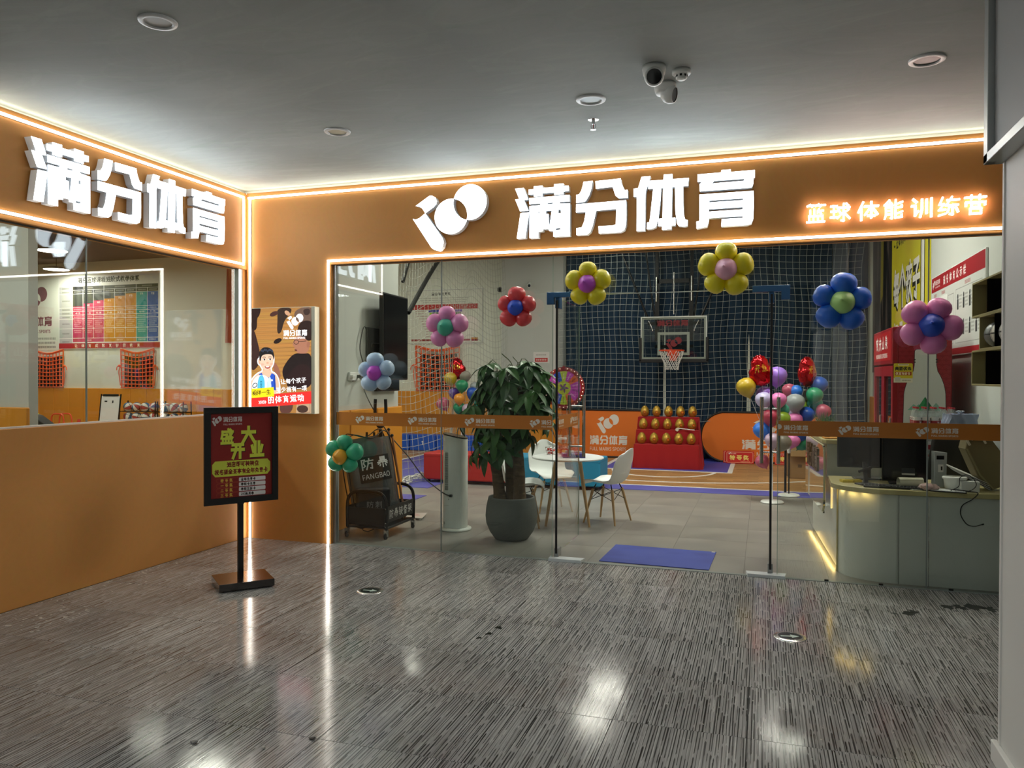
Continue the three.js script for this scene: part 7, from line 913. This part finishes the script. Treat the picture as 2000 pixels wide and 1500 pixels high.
// ---------- fridge, water packs ----------
{
  const X0 = 6.1, X1 = 6.62, Z0 = -3.4, Z1 = -2.03, H = 2.12, redM = mat(0x8e1620, { roughness: 0.3 });
  const t = thing('display_fridge', 'tall red display fridge printed with a white bottle and green mountains, against the right wall', 'fridge');
  add(t, 'cabinet', span(X0 + 0.03, X1, 0.04, H, Z0, Z1, 0.02), redM); add(t, 'header', span(X0 - 0.015, X0 + 0.04, 1.74, H - 0.01, Z0 + 0.01, Z1 - 0.0, 0.012), redM);
  const ht = canvasTex(512, 140, (x, w, h) => { x.fillStyle = '#b01e22'; x.fillRect(0, 0, w, h); cjk(x, '农夫山泉', 70, 16, 72, '#f4ece8', 0.13, 0.25); latin(x, 'NONGFU SPRING', 80, 126, 330, 30, '#f4ece8'); }, { clamp: true }); add(t, 'header_print', printed(Z1 - Z0 - 0.1, 0.3).rotateY(-PI / 2).translate(X0 - 0.0165, 1.93, (Z0 + Z1) / 2), mat(0xffffff, { map: ht, roughness: 0.3 }));
  for (const [a, b] of [[Z0 + 0.01, (Z0 + Z1) / 2 - 0.003], [(Z0 + Z1) / 2 + 0.003, Z1 - 0.01]]) { const d = sub(t, 'door'); const hole = [[a + 0.09, 0.3], [a + 0.09, 1.62], [b - 0.09, 1.62], [b - 0.09, 0.3]]; add(d, 'door_frame', prism([[a, 0.12], [b, 0.12], [b, 1.72], [a, 1.72]], 0.04, { holes: [hole], bevel: 0.004 }).rotateY(-PI / 2).translate(X0 + 0.035, 0, 0), redM); add(d, 'door_glass', span(X0 + 0.012, X0 + 0.02, 0.3, 1.62, a + 0.09, b - 0.09), mat(0x22282a, { roughness: 0.04, metalness: 0.2 }), 'dark reflecting glass'); add(d, 'handle', span(X0 - 0.03, X0 - 0.012, 0.8, 1.2, b - 0.06, b - 0.04, 0.005), M.grey); }
  const sp = canvasTex(512, 2000, (x, w, h) => {
    x.fillStyle = '#8a1420'; x.fillRect(0, 0, w, h); x.strokeStyle = 'rgba(190,70,80,.55)'; x.lineWidth = 3; for (let r = 0; r < 48; r++) for (let c = -1; c < 8; c++) for (const k of [34, 24, 14]) { x.beginPath(); x.arc(c * 72 + (r % 2) * 36, r * 44, k, PI, 2 * PI); x.stroke(); }
    x.beginPath(); x.moveTo(160, 230); x.quadraticCurveTo(162, 208, 184, 206); x.lineTo(345, 206); x.quadraticCurveTo(368, 208, 370, 230); x.lineTo(372, 360); x.lineTo(384, 420); x.quadraticCurveTo(450, 520, 462, 640); x.lineTo(470, 980); x.lineTo(460, 1940); x.lineTo(60, 1940); x.lineTo(48, 980); x.lineTo(56, 640); x.quadraticCurveTo(74, 520, 146, 420); x.lineTo(158, 360); x.closePath(); x.lineWidth = 12; x.strokeStyle = '#3a2226'; x.stroke(); x.fillStyle = '#d2d8d2'; x.fill();
    x.fillStyle = '#3a2226'; for (const a of [146, 366]) { x.fillRect(a, 300, 22, 12); x.fillRect(a, 324, 22, 12); }
    const tri = (c, p) => { x.fillStyle = c; x.beginPath(); p.forEach(([a, b], i) => x[i ? 'lineTo' : 'moveTo'](a, b)); x.closePath(); x.fill(); };
    tri('#7fb8a4', [[92, 800], [176, 716], [262, 800]]); tri('#d2d8d2', [[150, 742], [176, 716], [200, 742], [180, 760]]); tri('#8cbcaa', [[300, 806], [372, 726], [446, 806]]); tri('#1c7a48', [[170, 808], [264, 668], [362, 808]]); tri('#2f9a5c', [[180, 800], [264, 668], [262, 730], [230, 804]]); tri('#14613a', [[264, 668], [362, 808], [300, 806], [280, 740]]); x.fillStyle = '#1c4a36'; x.fillRect(166, 814, 200, 6); x.fillRect(190, 826, 150, 4);
    cjk(x, '农夫山泉', 100, 920, 84, '#8e1620', 0.16, 0.05); latin(x, 'NONGFU SPRING', 100, 1056, 330, 50, '#5a1a20', 'sans-serif', '');
  }, { clamp: true }); add(t, 'side_print', printed(X1 - X0 - 0.06, H - 0.1).translate((X0 + X1) / 2 + 0.015, H / 2 + 0.02, Z1 + 0.0015), mat(0xffffff, { map: sp, roughness: 0.35 }), 'printed side with a white bottle'); for (const x of [X0 + 0.08, X1 - 0.06]) for (const z of [Z0 + 0.06, Z1 - 0.06]) add(t, 'foot', cyl(0.025, 0.025, 0.045, x, 0, z, 12), M.black);
  const stx = canvasTex(256, 256, (x) => { x.fillStyle = '#d8c62a'; x.beginPath(); x.roundRect(0, 0, 256, 256, 16); x.fill(); x.fillStyle = '#efe9c2'; x.fillRect(60, 8, 140, 20); smallPrint(x, 70, 12, 120, 11, '#4c4a30', 2); cjk(x, '美团优选', 16, 42, 54, '#2b2a14', 0.18, 0.03); x.fillStyle = '#a8401e'; x.fillRect(16, 112, 224, 48); cjk(x, '便宜有好货', 24, 117, 38, '#f4e6c0', 0.15, 0.08); x.fillStyle = '#e6e2cc'; x.fillRect(0, 200, 256, 56); smallPrint(x, 110, 220, 130, 16, '#6a664c', 5); x.fillStyle = '#c9c8b8'; x.fillRect(16, 182, 76, 62); }, { clamp: true }); add(t, 'sticker', box(0.17, 0.19, 0.003, 6.185, 1.65, Z1 + 0.004), mat(0xffffff, { map: stx, roughness: 0.4 }), 'yellow advertising sticker');
  // bottle packs
  const clear = mat(new THREE.Color(0.9, 0.93, 0.93), { transmission: 0.92, thickness: 0, roughness: 0.08, ior: 1.4 }), capM = mat(0xb02430, { roughness: 0.4 }), film = mat(new THREE.Color(0.97, 0.97, 0.97), { transmission: 1, thickness: 0, roughness: 0.12, ior: 1.25 });
  const lt = canvasTex(256, 96, (x) => { x.fillStyle = '#e9e6e2'; x.fillRect(0, 0, 256, 96); x.fillStyle = '#a91f2a'; x.fillRect(0, 40, 256, 56); for (const dx of [0, 128]) { cjk(x, '更优惠', dx + 12, 48, 30, '#f0e4e0', 0.14, 0.1); x.fillStyle = '#2b2422'; for (let k = 0; k < 3; k++) x.fillRect(dx + 34 + k * 16, 14, 11, 14); } });
  const bG = lathe([[0.0001, 0], [0.033, 0], [0.036, 0.008], [0.034, 0.05], [0.036, 0.1], [0.034, 0.14], [0.024, 0.18], [0.014, 0.2], [0.014, 0.205]], 14), cG = cyl(0.017, 0.017, 0.014, 0, 0.203, 0, 12), lG = lathe([[0.0367, 0.05], [0.0367, 0.125]], 14), labM = mat(0xffffff, { map: lt, roughness: 0.4 });
  const pack = new THREE.Group(); pack.name = 'water_pack'; for (let i = 0; i < 5; i++) for (let j = 0; j < 3; j++) { const b = sub(pack, 'bottle', [-0.148 + i * 0.074, 0, -0.074 + j * 0.074]); add(b, 'bottle_body', bG, clear); add(b, 'cap', cG, capM); add(b, 'label', lG, labM); } add(pack, 'film', box(0.375, 0.075, 0.227, 0, 0.09, 0, 0.02), film);
  const ordn = ['lowest', 'second from the floor', 'third from the floor', 'fourth from the floor', 'fifth from the floor'];
  const put = (x, y, z, label) => { const p = pack.clone(); p.name = numbered('water_pack'); p.position.set(x, y, z); p.userData = { label, category: 'bottle pack', group: 'packs of bottled water' }; scene.add(p); };
  for (let k = 0; k < 5; k++) put(6.27, 0.001 + k * 0.222, -1.62, `wrapped pack of red labelled water bottles, ${ordn[k]} in the fridge stack`); put(6.38, 1.112, -1.62, 'shrink wrapped pack of red labelled water bottles topping the stack by the fridge'); 
  const bl = mat(0x8e9cba, { roughness: 0.22, clearcoat: 0.8 });
  for (const [y, l] of [[0.86, 'blue film wrapped bundle lower beside the bottle packs'], [1.08, 'blue film wrapped bundle on top beside the bottle packs']]) { const b = thing('wrapped_bundle', l, 'bundle', [6.53, y, -1.3], 0.1); const g = new THREE.BoxGeometry(0.25, 0.2, 0.24, 14, 10, 14), p = g.attributes.position; for (let i = 0; i < p.count; i++) { const x = p.getX(i), yy = p.getY(i), z = p.getZ(i), f = 1 - 0.12 * ((x / 0.125) ** 2 * (z / 0.12) ** 2), w = 0.006 * Math.sin(x * 70 + yy * 50) + 0.005 * Math.sin(z * 90 - yy * 40); p.setXYZ(i, x * f + w, yy + 0.1 + w * 0.5, z * f + w); } g.computeVertexNormals(); add(b, 'wrapping', g, bl); const R = rng(6); add(b, 'film_knot', Array.from({ length: 7 }, () => tube([[0, 0.2, 0], [0.03 * (R() - 0.5), 0.225, 0.03 * (R() - 0.5)], [0.09 * (R() - 0.5), 0.222, 0.09 * (R() - 0.5)]], 0.006, 5, 8)), mat(0xb9c0cc, { roughness: 0.15 })); }
  const sb = thing('storage_cabinet', 'dark storage cabinet under the blue wrapped bundles behind the desk', 'cabinet', [6.6, 0, -1.3]); add(sb, 'body', span(-0.2, 0.16, 0, 0.855, -0.2, 0.2, 0.01), mat(0x2f3236, { roughness: 0.5 })); add(sb, 'door', span(-0.19, 0.15, 0.05, 0.82, 0.2, 0.212, 0.003), mat(0x383b40, { roughness: 0.5 }));
}
// ---------- things on the right wall ----------
{
  const XW = 6.8, onWall = (name, label, cat, y, z) => thing(name, label, cat, [XW, y, z], -PI / 2);
  const bt = canvasTex(1000, 400, (x, w, h) => {
    x.fillStyle = '#d8dcd8'; x.fillRect(0, 0, w, h); x.fillStyle = '#a8212a'; x.fillRect(0, 0, w, 74); x.fillRect(0, 372, w, 28); brandRow(x, 20, 60, 46, '#f0e6e4', '#a8212a'); cjk(x, '满分体育公示栏', 260, 14, 46, '#f4ecea', 0.14, 0.42); x.strokeStyle = '#9aa09c'; x.lineWidth = 3;
    for (const [a, b, c, d] of [[30, 120, 130, 110], [180, 120, 170, 230], [370, 120, 110, 110], [30, 250, 130, 100], [370, 250, 110, 100], [520, 110, 440, 240]]) { x.strokeRect(a, b, c, d); } x.fillStyle = '#ecefec'; x.fillRect(196, 130, 140, 200); for (let k = 0; k < 12; k++) smallPrint(x, 210, 142 + k * 14, 110, 6, '#8a8e8a', k);
    for (const [a, l] of [[60, 60], [230, 80], [680, 100]]) smallPrint(x, a, 86, l, 16, '#a8212a', a); for (let k = 0; k < 8; k++) { const px = 540 + (k % 4) * 105, py = 130 + Math.floor(k / 4) * 115; x.fillStyle = '#3a3f42'; x.beginPath(); x.arc(px + 18, py + 14, 11, 0, 7); x.fill(); x.fillRect(px + 4, py + 26, 28, 46); for (let q = 0; q < 4; q++) smallPrint(x, px + 42, py + 10 + q * 16, 50, 7, '#7a7f7a', k + q); }
  }, { clamp: true });
  const b = onWall('notice_board', 'white notice board with a red header on the right wall above the fridge side', 'notice board', 2.315, -2.72); add(b, 'board', box(2.38, 0.95, 0.02, 0, 0, 0.011, 0.003), M.plasticWhite); add(b, 'print', printed(2.36, 0.93, 0.0225), mat(0xffffff, { map: bt, roughness: 0.4 })); add(b, 'pinned_sheet', box(0.42, 0.52, 0.003, -0.55, -0.05, 0.0245), mat(0xe9ece9, { roughness: 0.6 }));
  const yt = canvasTex(1000, 900, (x, w, h) => {
    x.fillStyle = '#d9cf24'; x.fillRect(0, 0, w, h); blotches(x, w, h, 12, 240, ['196,150,30', '214,206,50'], 0.45, 12); cjk(x, '让体育成就更好的教育', 140, 240, 62, '#1d1c10', 0.14, 0.16); x.fillStyle = '#1d1c10'; x.fillRect(70, 270, 40, 10); x.fillRect(880, 270, 40, 10);
    const bigT = (s, px, py, z, wd) => { cjk(x, s, px - 8, py + 10, z, '#1d1c14', 0.24, 0.04, wd); cjk(x, s, px, py, z, '#f2f1ea', 0.14, 0.04, wd); }; bigT('每个孩子', 60, 400, 210, 0.86); x.fillStyle = '#1d1c14'; x.beginPath(); x.roundRect(815, 330, 100, 330, 46); x.fill(); x.fillStyle = '#f2f1ea'; x.beginPath(); x.roundRect(832, 345, 66, 300, 32); x.fill(); bigT('都是', 60, 670, 200, 0.8); latin(x, '1', 400, 860, 66, 230, '#1d1c14'); latin(x, '1', 408, 850, 50, 210, '#f2f1ea'); bigT('个世界', 480, 680, 180, 0.8);
  }, { clamp: true });
  const y = onWall('wall_banner', 'tall yellow banner with bold white outlined characters on the right wall', 'banner', 3.1, -5.52); add(y, 'panel', box(2.9, 2.7, 0.02, 0, 0, 0.011), mat(0xcfc522, { roughness: 0.5 })); add(y, 'print', printed(2.88, 2.68, 0.0225), mat(0xffffff, { map: yt, roughness: 0.5 }));
  const dt = canvasTex(512, 512, (x, w, h) => { x.fillStyle = '#3a342f'; x.fillRect(0, 0, w, h); blotches(x, w, h, 40, 120, ['90,80,72', '20,18,16', '70,52,44'], 0.8, 13); const R = rng(15); for (let k = 0; k < 11; k++) { x.fillStyle = k % 3 ? 'rgba(18,16,14,.75)' : 'rgba(150,132,118,.5)'; x.beginPath(); x.ellipse(40 + k * 44, 150 + R() * 260, 24 + R() * 24, 90 + R() * 120, (R() - 0.5) * 0.6, 0, 7); x.fill(); } x.fillStyle = '#a49a3c'; x.beginPath(); x.moveTo(250, 40); x.lineTo(330, 30); x.lineTo(310, 260); x.lineTo(240, 280); x.fill(); }, { clamp: true });
  const d = onWall('wall_banner', 'dark photo banner of figures on the right wall behind the yellow banner', 'banner', 3.0, -8.15); add(d, 'panel', box(2.1, 2.6, 0.02, 0, 0, 0.011), mat(0x2a2622, { roughness: 0.4 })); add(d, 'print', printed(2.08, 2.58, 0.0225), mat(0xffffff, { map: dt, roughness: 0.35 }));
  // open cube shelf
  const t = thing('cube_shelf', 'wall hung shelf of stepped open cubes in olive wood, beside the notice board', 'shelf'), wd = mat(0x8d8358, { roughness: 0.5 }), bk = mat(0x4e4834, { roughness: 0.7 }), x0 = 6.55, x1 = 6.797, th = 0.016;
  const cube = (za, zb, ya, yb) => { const c = sub(t, 'cube'); add(c, 'back_panel', span(x1 - 0.008, x1, ya, yb, za, zb), bk); add(c, 'shelf_board', span(x0, x1, ya - th / 2, ya + th / 2, za - th / 2, zb + th / 2, 0.002), wd); add(c, 'shelf_board', span(x0, x1, yb - th / 2, yb + th / 2, za - th / 2, zb + th / 2, 0.002), wd); add(c, 'upright', span(x0, x1, ya + th / 2, yb - th / 2, za - th / 2, za + th / 2), wd); add(c, 'upright', span(x0, x1, ya + th / 2, yb - th / 2, zb - th / 2, zb + th / 2), wd); };
  cube(-0.98, -0.52, 2.115, 2.395); cube(-0.52, -0.08, 2.115, 2.395); cube(-0.74, -0.3, 1.835, 2.105); cube(-0.3, -0.08, 1.835, 2.105); cube(-0.98, -0.54, 1.545, 1.825); cube(-0.54, -0.08, 1.545, 1.825);
  const S = (name, label, cat, pos, turn = 0) => thing(name, label, cat, pos, turn);
  const tx = canvasTex(128, 128, (x) => { x.fillStyle = '#b9bcb6'; x.fillRect(0, 0, 128, 128); x.fillStyle = '#55585a'; x.fillRect(20, 66, 88, 6); x.fillRect(14, 52, 14, 34); x.fillRect(100, 52, 14, 34); x.strokeStyle = '#6a6d6e'; x.lineWidth = 4; x.beginPath(); x.ellipse(64, 34, 12, 18, 0, 0, 7); x.stroke(); }, { clamp: true });
  const c1 = S('metal_case', 'silver case printed with a dumbbell on the shelf step left of the grey ball', 'case', [6.66, 1.835, -0.88]); add(c1, 'body', box(0.1, 0.2, 0.19, 0, 0.1, 0, 0.006), mat(0xb4b8b4, { roughness: 0.35, metalness: 0.4 })); add(c1, 'print', printed(0.17, 0.18).rotateY(-PI / 2).translate(-0.0512, 0.1, 0), mat(0xffffff, { map: tx, roughness: 0.4 })); add(c1, 'corner_trim', [-1, 1].map((s) => box(0.104, 0.204, 0.008, 0, 0.1, s * 0.093)), M.grey);
  const ball = (label, z, y, cA, cB) => { const b = S('shelf_ball', label, 'ball', [6.655, y, z]); const tex = canvasTex(256, 128, (x) => { x.fillStyle = cA; x.fillRect(0, 0, 256, 128); x.fillStyle = cB; x.fillRect(0, 0, 90, 128); x.fillRect(150, 0, 40, 128); x.strokeStyle = '#2b2b2b'; x.lineWidth = 4; for (const a of [0, 64, 128, 192, 256]) { x.beginPath(); x.moveTo(a, 0); x.quadraticCurveTo(a + 26, 64, a, 128); x.stroke(); } x.beginPath(); x.moveTo(0, 64); x.lineTo(256, 64); x.stroke(); }); add(b, 'ball_skin', new THREE.SphereGeometry(0.105, 32, 22).rotateY(1.3), mat(0xffffff, { map: tex, roughness: 0.35 })); };
  ball('grey panelled ball in the middle cube of the shelf', -0.6, 1.95, '#77797a', '#6a6d6e'); ball('white and dark red ball beside the grey ball on the shelf', -0.41, 1.95, '#d8d2c6', '#7d1d2a'); ball('white ball half hidden at the right end of the shelf', -0.18, 1.95, '#d8d6d0', '#55585a');
  const bookT = (s) => canvasTex(96, 160, (x, w, h) => { x.fillStyle = '#9aa6ac'; x.fillRect(0, 0, w, h); blotches(x, w, h, 30, 40, ['60,110,160', '40,40,34', '150,130,90', '210,214,210', '60,90,40'], 0.9, s); x.fillStyle = 'rgba(235,235,230,.8)'; x.fillRect(18, 18, 34, 24); }, { clamp: true });
  [['picture book with a pale cover, leftmost on the lowest shelf', -0.9, 5], ['picture book with a grey blue cover, second on the lowest shelf', -0.68, 6], ['picture book with a blue sky cover, third on the lowest shelf', -0.42, 7], ['picture book with a brown cover, rightmost on the lowest shelf', -0.2, 8]].forEach(([l, z, s]) => { const b = S('picture_book', l, 'book', [6.68, 1.553, z], 0.15); add(b, 'cover', box(0.025, 0.22, 0.16, 0, 0.11, 0, 0.002), mat(0xc8c8c0, { roughness: 0.5 })); add(b, 'cover_print', printed(0.155, 0.215).rotateY(-PI / 2).translate(-0.0132, 0.11, 0), mat(0xffffff, { map: bookT(s), roughness: 0.35 })); });
  const cb = thing('carton', 'brown cardboard carton standing open on the court beside the desk', 'box', [5.52, 0.006, -6.75], 0.1), kraft = mat(0x8d6f48, { roughness: 0.85 }); add(cb, 'body', [span(-0.27, 0.27, 0, 0.5, -0.2, -0.192), span(-0.27, 0.27, 0, 0.5, 0.192, 0.2), span(-0.27, -0.262, 0, 0.5, -0.2, 0.2), span(0.262, 0.27, 0, 0.5, -0.2, 0.2), span(-0.27, 0.27, 0, 0.008, -0.2, 0.2)], kraft); add(cb, 'flap', box(0.54, 0.006, 0.18, 0, 0, 0.09).rotateX(0.9).translate(0, 0.5, 0.2), kraft); add(cb, 'print', [box(0.12, 0.05, 0.002, 0.1, 0.2, 0.2015), box(0.06, 0.05, 0.002, -0.12, 0.2, 0.2015)], mat(0x5c4830));
  const pb = (label, y, r) => { const b = thing('wall_balloon', label, 'balloon', [6.66, y, -0.28]); add(b, 'balloon', balloonGeo, latexOf(0xe9a878)).scale.setScalar(r); add(b, 'knot', new THREE.TorusGeometry(0.008, 0.004, 6, 12).translate(0, -r * 1.16, 0), latexOf(0xe9a878)); }; pb('peach balloon peeping out above the orange band at the right pillar, upper one', 1.47, 0.07); pb('peach balloon peeping out above the orange band at the right pillar, lower one', 1.31, 0.065);
}
renderer.render(scene, camera);
